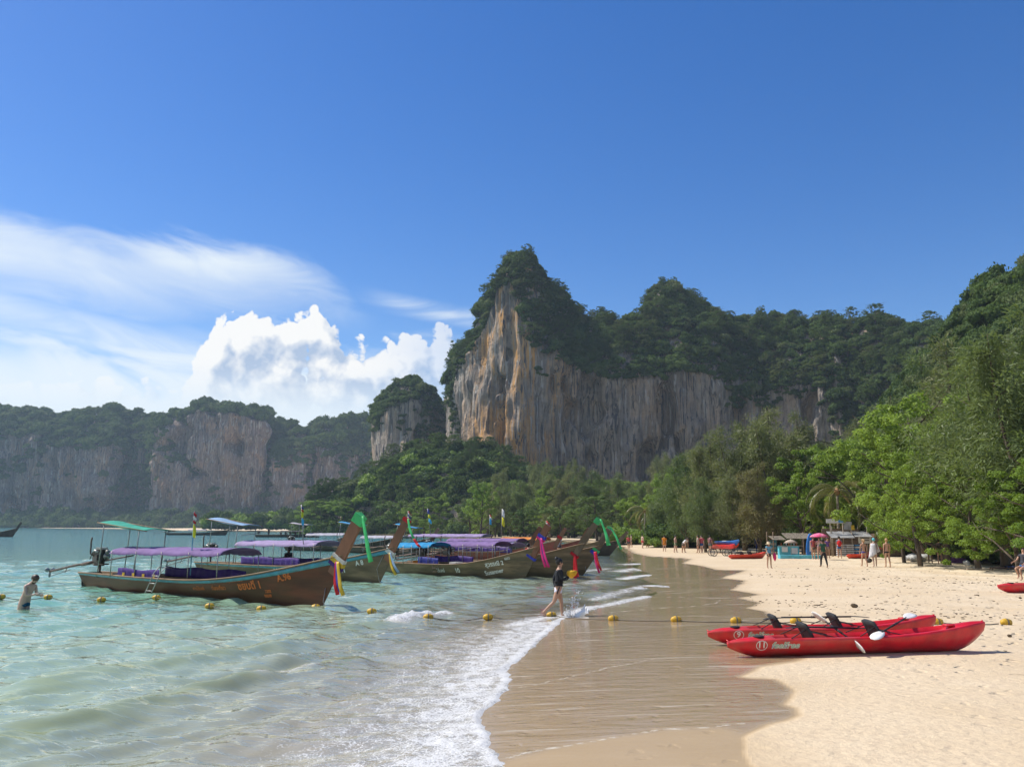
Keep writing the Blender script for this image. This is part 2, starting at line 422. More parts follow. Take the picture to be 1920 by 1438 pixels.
LINES = [([(1040, 1160), (1130, 1169), (1190, 1174), (1203, 1182), (1178, 1199), (1195, 1210), (1217, 1216), (1240, 1243)], .10, .55),
         ([(957, 1284), (1010, 1279), (1093, 1264), (1150, 1252), (1193, 1247), (1237, 1240)], .10, .8),
         ([(905, 1416), (993, 1404), (1060, 1398), (1127, 1391), (1243, 1379), (1343, 1378), (1393, 1371)], .07, .9),
         ([(897, 1353), (1000, 1349), (1093, 1350), (1180, 1354), (1260, 1358), (1343, 1371)], .05, .6),
         ([(905, 1322), (960, 1318), (1060, 1321), (1200, 1326), (1330, 1335), (1420, 1337)], .035, .5),
         ([(1170, 1273), (1243, 1275), (1327, 1267)], .05, .6), ([(1343, 1340), (1350, 1334), (1393, 1331), (1440, 1336)], .03, .6),
         ([(1343, 1340), (1356, 1355), (1385, 1367)], .03, .6), ([(1350, 1285), (1390, 1283)], .03, .5),
         ([(1080, 1150), (1180, 1146), (1290, 1143), (1345, 1137), (1350, 1129), (1300, 1121), (1240, 1118)], .12, .9),
         ([(1260, 1099), (1337, 1095), (1380, 1094)], .08, .7), ([(1240, 1160), (1290, 1159), (1350, 1158)], .05, .5),
         ([(1240, 1108), (1300, 1107), (1370, 1106)], .06, .5), ([(1220, 1066), (1280, 1068), (1340, 1070)], .10, .6), ([(930, 1300), (1000, 1297), (1080, 1300), (1130, 1296)], .03, .45),
         ([(920, 1375), (1000, 1372), (1100, 1374), (1180, 1371)], .03, .45)]
foam = np.zeros_like(X)
fx = X + 0.14 * fbm(X * 0.9, Y * 0.9, 4, 4); fy = Y + 0.20 * fbm(X * 0.9, Y * 0.9, 6, 4)
near = (np.hypot(X, Y) < 90) & (X > -8) & (X < 25) & (Y > 5)
for pts, wdt, amp in LINES:
    dd = seg_dist(fx[near], fy[near], pxl(pts, 0.06)); foam[near] = np.maximum(foam[near], 0.42 * amp * np.exp(-(dd / (wdt * 0.5)) ** 2) + 0.30 * amp * np.exp(-(dd / (wdt * 5)) ** 2))
# lobe of thin swash inside the first line
LOBE = pxl([(930, 1300), (1060, 1160), (1130, 1169), (1190, 1174), (1203, 1182), (1178, 1199), (1217, 1216), (1240, 1243), (1193, 1247), (1093, 1264), (1010, 1279)], 0.04)
lobe = np.zeros_like(X); lobe[near] = np.where(in_poly(fx[near], fy[near], LOBE), 1, 0)
foam = np.maximum(foam, 0.22 * lobe)
gm = mesh_np('beach', np.stack([X, Y, Z], -1), grid_faces(len(rr), len(aa), True), True,
             dict(wet=np.maximum(wet, damp).ravel(), film=film.ravel(), foam=foam.ravel(), sd=sd.ravel()))
beach = link('beach', gm); tag(beach, kind='structure')
beach['label'] = 'pale sand beach with a dark wet strip along the water'

m_ = bpy.data.materials.new('sand'); m_.use_nodes = True; MATS['sand'] = m_
t = NT(m_.node_tree); b = t.n['Principled BSDF']
geo = t.add('ShaderNodeNewGeometry'); pos = geo.outputs['Position']
wetA, filmA, foamA, sdA = t.attr('wet'), t.attr('film'), t.attr('foam'), t.attr('sd')
nA = t.noise(pos, 0.35, 6, 0.6); nB = t.noise(pos, 9.0, 4, 0.65); nC = t.noise(pos, 120.0, 2, 0.6)
dry = t.mix(t.sstep(nA, 0.3, 0.7), (0.60, 0.465, 0.295), (0.665, 0.54, 0.37))
dry = t.mix(t.sstep(nB, 0.35, 0.75), dry, (0.56, 0.44, 0.30))
dry = t.mix(t.m('MULTIPLY', t.sstep(nC, 0.62, 0.75), 0.45), dry, (0.34, 0.25, 0.16))
dry = t.mix(t.m('MULTIPLY', t.sstep(sdA, 9.0, 22.0), t.sstep(nA, 0.42, 0.56)), dry, (0.72, 0.60, 0.43))
strand = t.m('MULTIPLY', t.sstep(t.noise(t.scalev(pos, (1.0, 3.0, 1)), 1.6, 5, 0.7), 0.62, 0.72), t.sstep(sdA, 6.0, 12.0))
dry = t.mix(t.m('MULTIPLY', strand, 0.5), dry, (0.30, 0.235, 0.16))
wetc = t.mix(t.noise(t.scalev(pos, (0.5, 2.2, 1)), 0.9, 5, 0.6), (0.37, 0.265, 0.145), (0.44, 0.325, 0.19))
cc = t.mix(wetA, dry, wetc)
fn = t.noise(t.scalev(pos, (0.55, 1.9, 1)), 3.0, 6, 0.7, 0.8); fn2 = t.noise(pos, 30.0, 4, 0.72)
streak = t.m('MULTIPLY', t.sstep(t.noise(t.scalev(pos, (0.22, 3.2, 1)), 1.5, 5, 0.62, 0.5), 0.56, 0.68), t.m('MULTIPLY', filmA, 0.42))
fmask = t.sstep(t.m('ADD', foamA, t.m('MULTIPLY', t.m('SUBTRACT', t.m('ADD', t.m('MULTIPLY', fn, 0.7), t.m('MULTIPLY', fn2, 0.5)), 0.6), 1.5)), 0.38, 0.75)
fmask = t.m('MAXIMUM', t.m('MULTIPLY', fmask, t.sstep(foamA, 0.10, 0.6)), streak)
cc = t.mix(t.m('MULTIPLY', fmask, 0.72), cc, (0.74, 0.70, 0.60))
t.put(b.inputs['Base Color'], cc)
rgh = t.m('SUBTRACT', t.m('SUBTRACT', 0.92, t.m('MULTIPLY', wetA, 0.42)), t.m('MULTIPLY', filmA, 0.40), clamp=True)
t.put(b.inputs['Roughness'], t.m('ADD', rgh, t.m('MULTIPLY', fmask, 0.5)))
t.put(b.inputs['Specular IOR Level'], t.m('ADD', 0.15, t.m('MULTIPLY', filmA, 0.35)))
b.inputs['IOR'].default_value = 1.36; t.put(b.inputs['Coat Weight'], t.m('MULTIPLY', filmA, 0.5)); b.inputs['Coat Roughness'].default_value = 0.12; b.inputs['Coat IOR'].default_value = 1.33
h1 = t.m('MULTIPLY', t.m('ADD', t.m('MULTIPLY', t.noise(pos, 5.0, 6, 0.65), 0.05), t.m('MULTIPLY', nC, 0.004)), t.m('SUBTRACT', 1.0, t.m('MULTIPLY', wetA, 0.97)))
vo = t.add('ShaderNodeTexVoronoi'); vo.inputs['Scale'].default_value = 2.4; t.put(vo.inputs['Vector'], t.vm('ADD', pos, t.vm('SCALE', t.noise(pos, 3.0, 3, 0.5, 0, 1), 0.4)))
pit = t.m('MULTIPLY', t.sstep(vo.outputs['Distance'], 0.05, 0.30, -0.085, 0.0), t.sstep(sdA, 5.0, 11.0, 0.12, 1.0))
h2 = t.m('MULTIPLY', t.noise(t.scalev(pos, (0.5, 2.0, 1)), 2.2, 4, 0.55, 0.4), t.m('MULTIPLY', filmA, 0.035))
bn = t.add('ShaderNodeBump'); bn.inputs['Strength'].default_value = 1.0; bn.inputs['Distance'].default_value = 1.0
t.put(bn.inputs['Height'], t.m('ADD', t.m('ADD', h1, pit), t.m('ADD', h2, t.m('MULTIPLY', fmask, 0.006)))); t.l.new(bn.outputs[0], b.inputs['Normal'])
gm.materials.append(m_)

# ---- sea surface
aa = az_list(-42, 24, 0.2, 50); rr = rings(2.0, 2350, 1.0058, 75, 1.022)
X = np.outer(rr, np.sin(aa)); Y = np.outer(rr, np.cos(aa)); Rr = np.hypot(X, Y)
jx = X + 0.10 * fbm(X * 2.2, Y * 2.2, 11, 3) + 0.22 * fbm(X * 0.55, Y * 0.55, 12, 2); jy = Y + 0.12 * fbm(X * 2.2, Y * 2.2, 13, 3)
sd = shore_sd(jx, jy)
off = np.maximum(-sd, 0)
cell = np.maximum(Rr * R(0.2), Rr * 0.0058) * np.where(Rr > 75, 3.0, 1.0)
Z = np.zeros_like(X)
r2 = np.random.default_rng(3)
WP = [1.3 * fbm(X / s_, Y / s_, 40 + s_, 2) for s_ in (2.0, 5.0, 11.0)]
for i in range(64):
    lam = 0.32 * (13.0 ** (i / 63.0)); th = r2.normal(R(-40), R(26)) if i % 4 else r2.normal(R(-80), R(25))
    k = 2 * math.pi / lam; amp = 0.0072 * lam ** 0.55
    ph = (X * math.cos(th) + Y * math.sin(th)) * k + r2.uniform(0, 6.28) + WP[0 if lam < 0.7 else 1 if lam < 1.8 else 2] * (1 if i % 2 else -1)
    Z += np.clip((lam / cell - 2.5) / 2.5, 0, 1) * amp * np.sin(ph)
Z *= sm(off, 0.0, 4.0) * 0.85 + 0.10
CREST = [([(-260, 1452), (0, 1393), (200, 1343), (330, 1307), (430, 1283), (520, 1262), (600, 1248), (660, 1240)], .15, .33, .0),
         ([(-60, 1330), (100, 1284), (250, 1257), (400, 1231), (520, 1207), (620, 1186), (720, 1167), (800, 1158), (860, 1153)], .12, .45, .0),
         ([(-100, 1245), (60, 1222), (220, 1202), (380, 1186)], .05, .8, .0), ([(250, 1168), (400, 1155), (540, 1143), (650, 1139), (760, 1130)], .05, .8, .0),
         ([(60, 1118), (200, 1116), (330, 1114), (450, 1121), (540, 1127)], .05, .8, .0), ([(700, 1105), (800, 1100), (930, 1098), (1010, 1103)], .05, .9, .0),
         ([(1060, 1124), (1130, 1112), (1190, 1105)], .10, .5, .0), ([(1080, 1098), (1140, 1092), (1200, 1088)], .10, .6, .0), ([(900, 1130), (1000, 1118), (1080, 1112)], .07, .7, 0)]
crest = np.zeros_like(X); nearm = (Rr < 70) & (sd < 3)
cxn = X + 0.22 * fbm(X * 0.5, Y * 0.5, 21, 3); cyn = Y + 0.30 * fbm(X * 0.5, Y * 0.5, 22, 3)
for pts, amp, wdt, _ in CREST:
    pl = pxl(pts); dd = seg_dist(cxn[nearm], cyn[nearm], pl)
    # which side: steeper towards the shore (larger x)
    mid = np.array(pl); ends = np.minimum(np.hypot(X[nearm] - pl[0][0], Y[nearm] - pl[0][1]), np.hypot(X[nearm] - pl[-1][0], Y[nearm] - pl[-1][1]))
    h = amp * np.exp(-(dd / wdt) ** 2) * (0.75 + 0.25 * fbm(X[nearm] * 0.7, Y[nearm] * 0.7, 5, 2))
    Z[nearm] += h - 0.3 * amp * np.exp(-((dd - wdt * 2.2) / (wdt * 1.2)) ** 2); crest[nearm] = np.maximum(crest[nearm], np.exp(-(dd / (wdt * 0.9)) ** 2) * amp / 0.2)
Z += 0.022 * np.exp(-off / 0.35)
Z = np.where(sd > 0, 0.022 - 0.25 * sd, Z)
FOAM = [([(925, 1438), (900, 1380), (905, 1335), (935, 1290), (950, 1245), (1000, 1200), (1060, 1158)], .26, 1.0), ([(820, 1438), (850, 1340), (890, 1270), (930, 1225), (1010, 1170)], 1.1, .84),
        ([(700, 1438), (740, 1360), (800, 1290), (870, 1225), (960, 1180)], 1.6, .58),
        ([(745, 1165), (790, 1158), (835, 1153)], .36, .95), ([(480, 1275), (540, 1262), (590, 1254)], .16, .55), ([(960, 1172), (1010, 1160), (1060, 1154), (1080, 1150)], .5, .9),
        ([(1060, 1150), (1120, 1138), (1160, 1131), (1215, 1119)], .45, .9), ([(1110, 1122), (1160, 1112), (1195, 1104)], .30, .7), ([(1195, 1105), (1220, 1098), (1250, 1100)], .45, .9),
        ([(1170, 1085), (1200, 1080), (1222, 1078)], .40, 1.0), ([(1205, 1070), (1190, 1066), (1160, 1072)], .4, .8), ([(1180, 1058), (1200, 1057)], .5, .9), ([(1160, 1048), (1176, 1045)], .7, .9), ([(1100, 1070), (1140, 1066)], .4, .6),
        ([(1120, 1052), (1150, 1050)], .5, .6), ([(880, 1160), (960, 1155), (1020, 1150)], .3, .5), ([(860, 1200), (940, 1190), (990, 1183)], .35, .6), ([(640, 1290), (760, 1262), (850, 1235)], .5, .30),
        ([(1060, 1098), (1100, 1094), (1130, 1092)], .3, .5)]
foam = np.zeros_like(X)
for pts, wdt, amp in FOAM:
    dd = seg_dist(cxn[nearm] * 0.6 + jx[nearm] * 0.4, cyn[nearm] * 0.6 + jy[nearm] * 0.4, pxl(pts)); wd2 = wdt * np.maximum(1, Rr[nearm] / 30)
    foam[nearm] = np.maximum(foam[nearm], amp * np.exp(-(dd / wd2) ** 2))
Z += 0.03 * np.clip(foam, 0, 1) * np.clip(fbm(X * 6, Y * 6, 31, 3) + 0.2, 0, 1)
Z[nearm] += 0.13 * np.exp(-(seg_dist(cxn[nearm], cyn[nearm], pxl([(750, 1163), (800, 1157), (845, 1152)])) / 0.3) ** 2) * (0.3 + 0.8 * 1.6 * np.abs(fbm(X[nearm] * 8, Y[nearm] * 8, 32, 4)))
keep = (sd < 0.25)
F = grid_faces(len(rr), len(aa), True)
kf = keep.ravel()[F].any(1); F = F[kf]
used = np.unique(F); remap = np.full(X.size, -1); remap[used] = np.arange(len(used))
V = np.stack([X, Y, Z], -1).reshape(-1, 3)[used]
sm_ = mesh_np('sea', V, remap[F], True, dict(depth=off.ravel()[used], foam=foam.ravel()[used], crest=crest.ravel()[used], dist=Rr.ravel()[used]))
sea = link('sea', sm_); tag(sea, kind='structure'); sea['label'] = 'green turquoise sea with small waves running onto the sand'
m_ = bpy.data.materials.new('sea_water'); m_.use_nodes = True; MATS['sea'] = m_
t = NT(m_.node_tree); t.n.clear()
geo = t.add('ShaderNodeNewGeometry'); pos = geo.outputs['Position']
dep, fo, cr, di = t.attr('depth'), t.attr('foam'), t.attr('crest'), t.attr('dist')
nl = t.noise(t.scalev(pos, (0.05, 0.05, 0.05)), 1.0, 3, 0.5)
shal = t.mix(t.sstep(dep, 0.0, 7.0), (0.50, 0.445, 0.32), (0.38, 0.45, 0.31))
midc = t.mix(t.sstep(dep, 4.0, 20.0), shal, (0.19, 0.42, 0.305))
deep = t.mix(t.sstep(t.m('ADD', di, t.m('MULTIPLY', nl, 30)), 35.0, 150.0), midc, (0.075, 0.26, 0.27))
crc = t.m('MULTIPLY', cr, 1.0, clamp=True)
bc = t.mix(t.m('MULTIPLY', crc, 0.8), deep, (0.42, 0.50, 0.27)); bc = t.mix(t.m('MULTIPLY', fo, 1.3, clamp=True), bc, (0.74, 0.69, 0.60))  # crests tinted lighter yellow-green, standing in for sun glowing through thin water
w1 = t.noise(t.scalev(pos, (0.6, 1.3, 1)), 1.1, 2, 0.6, 0.3); w2 = t.noise(t.scalev(pos, (0.55, 1.5, 1)), 3.4, 3, 0.55, 0.5); w3 = t.noise(t.scalev(pos, (0.6, 1.6, 1)), 11.0, 2, 0.55)
hh = t.m('ADD', t.m('MULTIPLY', w1, t.m('ADD', 0.07, t.m('MULTIPLY', t.sstep(di, 20, 200), 0.16))), t.m('ADD', t.m('MULTIPLY', w2, t.m('ADD', 0.042, t.m('MULTIPLY', t.sstep(di, 15, 90), 0.03))), t.m('MULTIPLY', w3, 0.0045)))
hh = t.m('MULTIPLY', hh, t.m('MULTIPLY', t.sstep(dep, 0.0, 3.0, 0.35, 1.0), t.m('SUBTRACT', 1.0, t.m('MULTIPLY', crc, 0.6))))
fn = t.noise(pos, 3.4, 4, 0.66, 0.7); fn2 = t.noise(pos, 34.0, 3, 0.7)
vf = t.add('ShaderNodeTexVoronoi', feature='DISTANCE_TO_EDGE', voronoi_dimensions='2D'); vf.inputs['Scale'].default_value = 6.0; t.put(vf.inputs['Vector'], t.vm('ADD', pos, t.vm('SCALE', t.noise(pos, 4.0, 1, 0.5, 0, 1), 0.5)))
lace = t.sstep(vf.outputs['Distance'], 0.0, 0.10, 0.24, 0.0)
fm = t.sstep(t.m('ADD', t.m('ADD', fo, lace), t.m('MULTIPLY', t.m('SUBTRACT', t.m('ADD', t.m('MULTIPLY', fn, 0.65), t.m('MULTIPLY', fn2, 0.8)), 0.725), 2.2)), 0.50, 1.02)
fm = t.m('MULTIPLY', fm, t.sstep(fo, 0.06, 0.3))
bn = t.add('ShaderNodeBump'); bn.inputs['Strength'].default_value = 1.0; bn.inputs['Distance'].default_value = 1.0
t.put(bn.inputs['Height'], hh); nrm = bn.outputs[0]
bf = t.add('ShaderNodeBump'); bf.inputs['Strength'].default_value = 1.0; bf.inputs['Distance'].default_value = 0.03; t.put(bf.inputs['Height'], fn2)
df = t.add('ShaderNodeBsdfDiffuse'); t.put(df.inputs['Color'], bc)
tl = t.add('ShaderNodeBsdfTranslucent'); t.put(tl.inputs['Color'], bc)
body = t.add('ShaderNodeMixShader'); t.put(body.inputs[0], t.m('ADD', 0.05, t.m('MULTIPLY', crc, 0.35))); t.l.new(df.outputs[0], body.inputs[1]); t.l.new(tl.outputs[0], body.inputs[2])
tr = t.add('ShaderNodeBsdfTransparent'); tr.inputs[0].default_value = (0.93, 0.97, 0.95, 1)
clear = t.add('ShaderNodeMixShader'); t.put(clear.inputs[0], t.sstep(dep, 0.0, 8.0, 0.40, 1.0)); t.l.new(tr.outputs[0], clear.inputs[1]); t.l.new(body.outputs[0], clear.inputs[2])
gl = t.add('ShaderNodeBsdfGlossy'); gl.inputs['Roughness'].default_value = 0.04; gl.inputs['Color'].default_value = (1.0, 0.955, 0.78, 1); t.l.new(nrm, gl.inputs['Normal'])
fr = t.add('ShaderNodeFresnel'); fr.inputs['IOR'].default_value = 1.40; t.l.new(nrm, fr.inputs['Normal'])
rf = t.m('MULTIPLY', t.m('MULTIPLY', t.m('POWER', fr.outputs[0], 0.8), 1.25, clamp=True), t.m('SUBTRACT', 1.0, t.m('MAXIMUM', t.m('MULTIPLY', crc, 0.55), t.m('MULTIPLY', fo, 0.5, clamp=True))))
wsh = t.add('ShaderNodeMixShader'); t.put(wsh.inputs[0], rf); t.l.new(clear.outputs[0], wsh.inputs[1]); t.l.new(gl.outputs[0], wsh.inputs[2])
ff = t.add('ShaderNodeBsdfPrincipled'); ff.inputs['Base Color'].default_value = (0.90, 0.89, 0.85, 1); ff.inputs['Roughness'].default_value = 0.3; t.l.new(bf.outputs[0], ff.inputs['Normal'])
fin = t.add('ShaderNodeMixShader'); t.put(fin.inputs[0], t.m('MULTIPLY', fm, 0.85)); t.l.new(wsh.outputs[0], fin.inputs[1]); t.l.new(ff.outputs[0], fin.inputs[2])
out = t.add('ShaderNodeOutputMaterial'); t.l.new(fin.outputs[0], out.inputs['Surface'])
sm_.materials.append(m_)
# ------------------------------------------------------------------ rock material
def rockmat(name, base_a, base_b, dark, ochre, ochre_amt, och_c=None, och_r=1.0):
    m_ = bpy.data.materials.new(name); m_.use_nodes = True; MATS[name] = m_
    t = NT(m_.node_tree); b = t.n['Principled BSDF']
    geo = t.add('ShaderNodeNewGeometry'); pos = geo.outputs['Position']
    s1 = t.noise(t.scalev(pos, (0.30, 0.30, 0.018)), 1.0, 6, 0.62, 0.35); s2 = t.noise(t.scalev(pos, (0.85, 0.85, 0.04)), 1.0, 5, 0.65, 0.2)
    s3 = t.noise(t.scalev(pos, (0.05, 0.05, 0.035)), 1.0, 4, 0.6); s4 = t.noise(pos, 0.35, 6, 0.68)
    cc = t.mix(t.sstep(s1, 0.36, 0.64), base_a, base_b)
    cc = t.mix(t.m('MULTIPLY', t.sstep(s4, 0.35, 0.7), 0.5), cc, tuple(c_ * 0.72 for c_ in base_a))
    och = t.m('MULTIPLY', t.sstep(s3, 0.50, 0.64), ochre_amt)
    if och_c is not None:
        dxy = t.m('MULTIPLY', t.vm('LENGTH', t.vm('SUBTRACT', t.scalev(pos, (1, 1, 0.28)), (och_c[0], och_c[1], och_c[2] * 0.28))), 1.0)
        och = t.m('MULTIPLY', t.sstep(dxy, och_r * 0.25, och_r, 1.0, 0.25), t.m('MULTIPLY', t.sstep(t.m('ADD', t.m('MULTIPLY', s3, 0.45), t.m('MULTIPLY', s1, 0.55)), 0.44, 0.60), ochre_amt))
    cc = t.mix(och, cc, ochre)
    s5 = t.noise(t.scalev(pos, (0.07, 0.07, 0.014)), 1.0, 3, 0.6); cc = t.mix(t.m('MULTIPLY', t.sstep(s2, 0.50, 0.60), t.sstep(s5, 0.32, 0.54, 0.25, 1.0)), cc, dark)
    cc = t.mix(t.sstep(s5, 0.58, 0.70, 0.0, 0.6), cc, tuple(c_ * 0.45 for c_ in base_a))
    cc = t.mix(t.m('MULTIPLY', t.sstep(t.noise(t.scalev(pos, (0.55, 0.55, 0.022)), 1.0, 4, 0.6), 0.57, 0.64), 0.7), cc, (0.60, 0.56, 0.50))
    t.put(b.inputs['Base Color'], cc); b.inputs['Roughness'].default_value = 0.9; b.inputs['Specular IOR Level'].default_value = 0.2
    bn = t.add('ShaderNodeBump'); bn.inputs['Strength'].default_value = 1.0; bn.inputs['Distance'].default_value = 1.0
    t.put(bn.inputs['Height'], t.m('ADD', t.m('ADD', t.m('MULTIPLY', s1, 3.0), t.m('MULTIPLY', s2, 2.2)), t.m('MULTIPLY', s4, 2.6))); t.l.new(bn.outputs[0], b.inputs['Normal'])
    return m_

def leafmat(name, ca, cb, cc_=None, transl=0.35, rough=0.5, spec=0.3):
    m_ = bpy.data.materials.new(name); m_.use_nodes = True; MATS[name] = m_
    t = NT(m_.node_tree); b = t.n['Principled BSDF']; out = t.n['Material Output']
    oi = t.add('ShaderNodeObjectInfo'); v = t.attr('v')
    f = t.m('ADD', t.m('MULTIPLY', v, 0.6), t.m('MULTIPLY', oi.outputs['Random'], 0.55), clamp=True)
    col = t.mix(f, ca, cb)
    gp_ = t.add('ShaderNodeNewGeometry'); pn_ = t.noise(gp_.outputs['Position'], 0.045, 3, 0.6)
    col = t.mix(t.sstep(pn_, 0.38, 0.66, 0.0, 0.55), col, tuple(c_ * s__ for c_, s__ in zip(cb, (1.35, 1.25, 1.0))))
    if cc_ is not None: col = t.mix(t.sstep(oi.outputs['Random'], 0.78, 0.95, 0.0, 0.8), col, cc_)
    t.put(b.inputs['Base Color'], col); b.inputs['Roughness'].default_value = rough; b.inputs['Specular IOR Level'].default_value = spec
    tl = t.add('ShaderNodeBsdfTranslucent'); t.put(tl.inputs['Color'], t.mix(0.35, col, (0.30, 0.42, 0.04)))
    mx = t.add('ShaderNodeMixShader'); mx.inputs[0].default_value = transl
    t.l.new(b.outputs[0], mx.inputs[1]); t.l.new(tl.outputs[0], mx.inputs[2]); t.l.new(mx.outputs[0], out.inputs['Surface'])
    return m_

LEAF_DARK = leafmat('leaf_hill', (0.024, 0.052, 0.016), (0.075, 0.125, 0.034), (0.13, 0.15, 0.06), 0.25, 0.7, 0.15)
LEAF_LIME = leafmat('leaf_lime', (0.085, 0.17, 0.022), (0.20, 0.30, 0.045), None, 0.42)
LEAF_BROAD = leafmat('leaf_broad', (0.072, 0.155, 0.024), (0.205, 0.305, 0.05), None, 0.45, 0.5, 0.25)
LEAF_MID = leafmat('leaf_mid', (0.045, 0.095, 0.022), (0.115, 0.175, 0.045), None, 0.36)
LEAF_CAS = leafmat('leaf_casuarina', (0.088, 0.105, 0.046), (0.195, 0.205, 0.098), (0.20, 0.16, 0.075), 0.36)
LEAF_CASG = leafmat('leaf_casuarina_green', (0.062, 0.100, 0.038), (0.14, 0.185, 0.072), None, 0.36)
LEAF_PALM = leafmat('leaf_palm', (0.07, 0.095, 0.022), (0.17, 0.165, 0.05), None, 0.35, 0.4, 0.5)
LEAF_PALMDRY = leafmat('leaf_palm_dry', (0.22, 0.15, 0.06), (0.32, 0.23, 0.10), None, 0.3)
BARK = pmat('bark', (0.105, 0.082, 0.062), 0.9, 0.2, var=0.35, scale=2.0, bump=0.6, bscale=12, stretch=(1, 1, 0.25))
BARK_PALE = pmat('bark_pale', (0.26, 0.22, 0.17), 0.9, 0.2, var=0.3, scale=3.0, bump=0.5, bscale=14, stretch=(1, 1, 0.4))

# ------------------------------------------------------------------ leaf and tree meshes
def leaf_quads(C, N, S, asp=0.5, droop=0.0, rg=rng):
    """rhombic leaves: centres C, rough normals N, sizes S"""
    n = len(C); N = N / (np.linalg.norm(N, axis=1)[:, None] + 1e-9)
    A = rg.normal(size=(n, 3)); A -= N * (A * N).sum(1)[:, None]; A /= np.linalg.norm(A, axis=1)[:, None] + 1e-9
    A[:, 2] -= droop; A /= np.linalg.norm(A, axis=1)[:, None] + 1e-9
    B = np.cross(N, A); S = S[:, None]
    V = np.stack([C - A * S * 0.5, C + B * S * asp * 0.5 + N * S * 0.06, C + A * S * 0.5 - N * S * 0.10, C - B * S * asp * 0.5 + N * S * 0.06], 1)
    return V.reshape(-1, 3), np.arange(n * 4).reshape(-1, 4)
def leaf_mesh(name, parts, mat_):
    Vs, Fs, vs, o = [], [], [], 0
    for V, F, v in parts: Vs.append(V); Fs.append(F + o); vs.append(v); o += len(V)
    return mesh_np(name, np.concatenate(Vs), np.concatenate(Fs), False, dict(v=np.concatenate(vs)), [mat_])
def unit(n, rg=rng):
    v = rg.normal(size=(n, 3)); return v / np.linalg.norm(v, axis=1)[:, None]

def bush_mesh(name, seed, mat_, nl=15, per=60, size=0.22, tall=0.9):
    rg = np.random.default_rng(seed); parts = []
    for i in range(nl):
        a = rg.uniform(0, 6.28); r_ = 0.62 * math.sqrt(rg.uniform(0, 1)); z = tall * (0.35 + 0.55 * (1 - r_) * rg.uniform(0.55, 1.1))
        c_ = np.array([r_ * math.cos(a), r_ * math.sin(a), z]); lr = rg.uniform(0.26, 0.46)
        d = unit(per, rg); d[:, 2] = np.abs(d[:, 2]) * 0.9 - 0.25; rad = lr * rg.uniform(0.72, 1.08, per)
        rad = rad * (1 + 0.25 * (rg.uniform(size=per) < 0.2)); C = c_ + d * rad[:, None] * np.array([1, 1, 0.85])
        V, F = leaf_quads(C, d + 0.9 * unit(per, rg), size * rg.uniform(0.6, 1.25, per), 0.75, 0.2, rg)
        parts.append((V, F, np.repeat(np.clip(rg.uniform(0, 0.55) + rg.uniform(0, 0.5, per), 0, 1), 4)))
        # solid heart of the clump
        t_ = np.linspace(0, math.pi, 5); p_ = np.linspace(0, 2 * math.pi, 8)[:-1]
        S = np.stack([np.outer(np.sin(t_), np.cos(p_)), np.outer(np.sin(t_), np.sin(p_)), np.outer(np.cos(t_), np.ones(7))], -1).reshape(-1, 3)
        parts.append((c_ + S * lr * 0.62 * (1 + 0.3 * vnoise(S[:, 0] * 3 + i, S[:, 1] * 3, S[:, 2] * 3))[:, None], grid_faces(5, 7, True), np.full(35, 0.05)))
    return leaf_mesh(name, parts, mat_)

def limbs_mesh(name, mat_, height, spread, seed, n=7, r0=0.22, lean=0.1, fork=0.35):
    rg = np.random.default_rng(seed); mb = MB()
    top = np.array([lean * height * rg.uniform(-1, 1), lean * height * rg.uniform(-1, 1), height * 0.85])
    tt = np.linspace(0, 1, 7); wob = rg.normal(size=(7, 3)) * 0.03 * height * np.array([1, 1, 0]); wob[0] = 0
    trunk = np.outer(tt, top) + wob * tt[:, None]
    mb.tube(trunk, r0 * (1.25 - 1.05 * tt), 8)
    tips = []
    for i in range(n):
        f = fork + (0.95 - fork) * (i + rg.uniform(0, 0.6)) / n; k = min(int(f * 6), 5); p0 = trunk[k] + (trunk[k + 1] - trunk[k]) * (f * 6 - k)
        a = i * 2.4 + rg.uniform(-0.4, 0.4); L = spread * (1.05 - 0.55 * f) * rg.uniform(0.75, 1.1)
        d = np.array([math.cos(a), math.sin(a), rg.uniform(0.35, 0.8)])
        s_ = np.linspace(0, 1, 5)[:, None]
        pts = p0 + d * L * s_ + np.array([0, 0, -0.12 * L]) * s_ ** 2 + rg.normal(size=(5, 3)) * 0.04 * L * s_
        mb.tube(pts, r0 * (0.48 - 0.40 * s_[:, 0]) * (1.15 - 0.5 * f), 6); tips.append(pts)
        for j in range(2):
            q0 = pts[2 + j]; d2 = d + rg.normal(size=3) * 0.7; d2[2] = abs(d2[2]) * 0.6 + 0.1
            p2 = q0 + d2 / np.linalg.norm(d2) * L * 0.5 * np.linspace(0, 1, 4)[:, None]
            mb.tube(p2, r0 * 0.16 * np.linspace(1, 0.3, 4), 5); tips.append(p2)
    return mb.mesh(name, mat_), trunk, tips

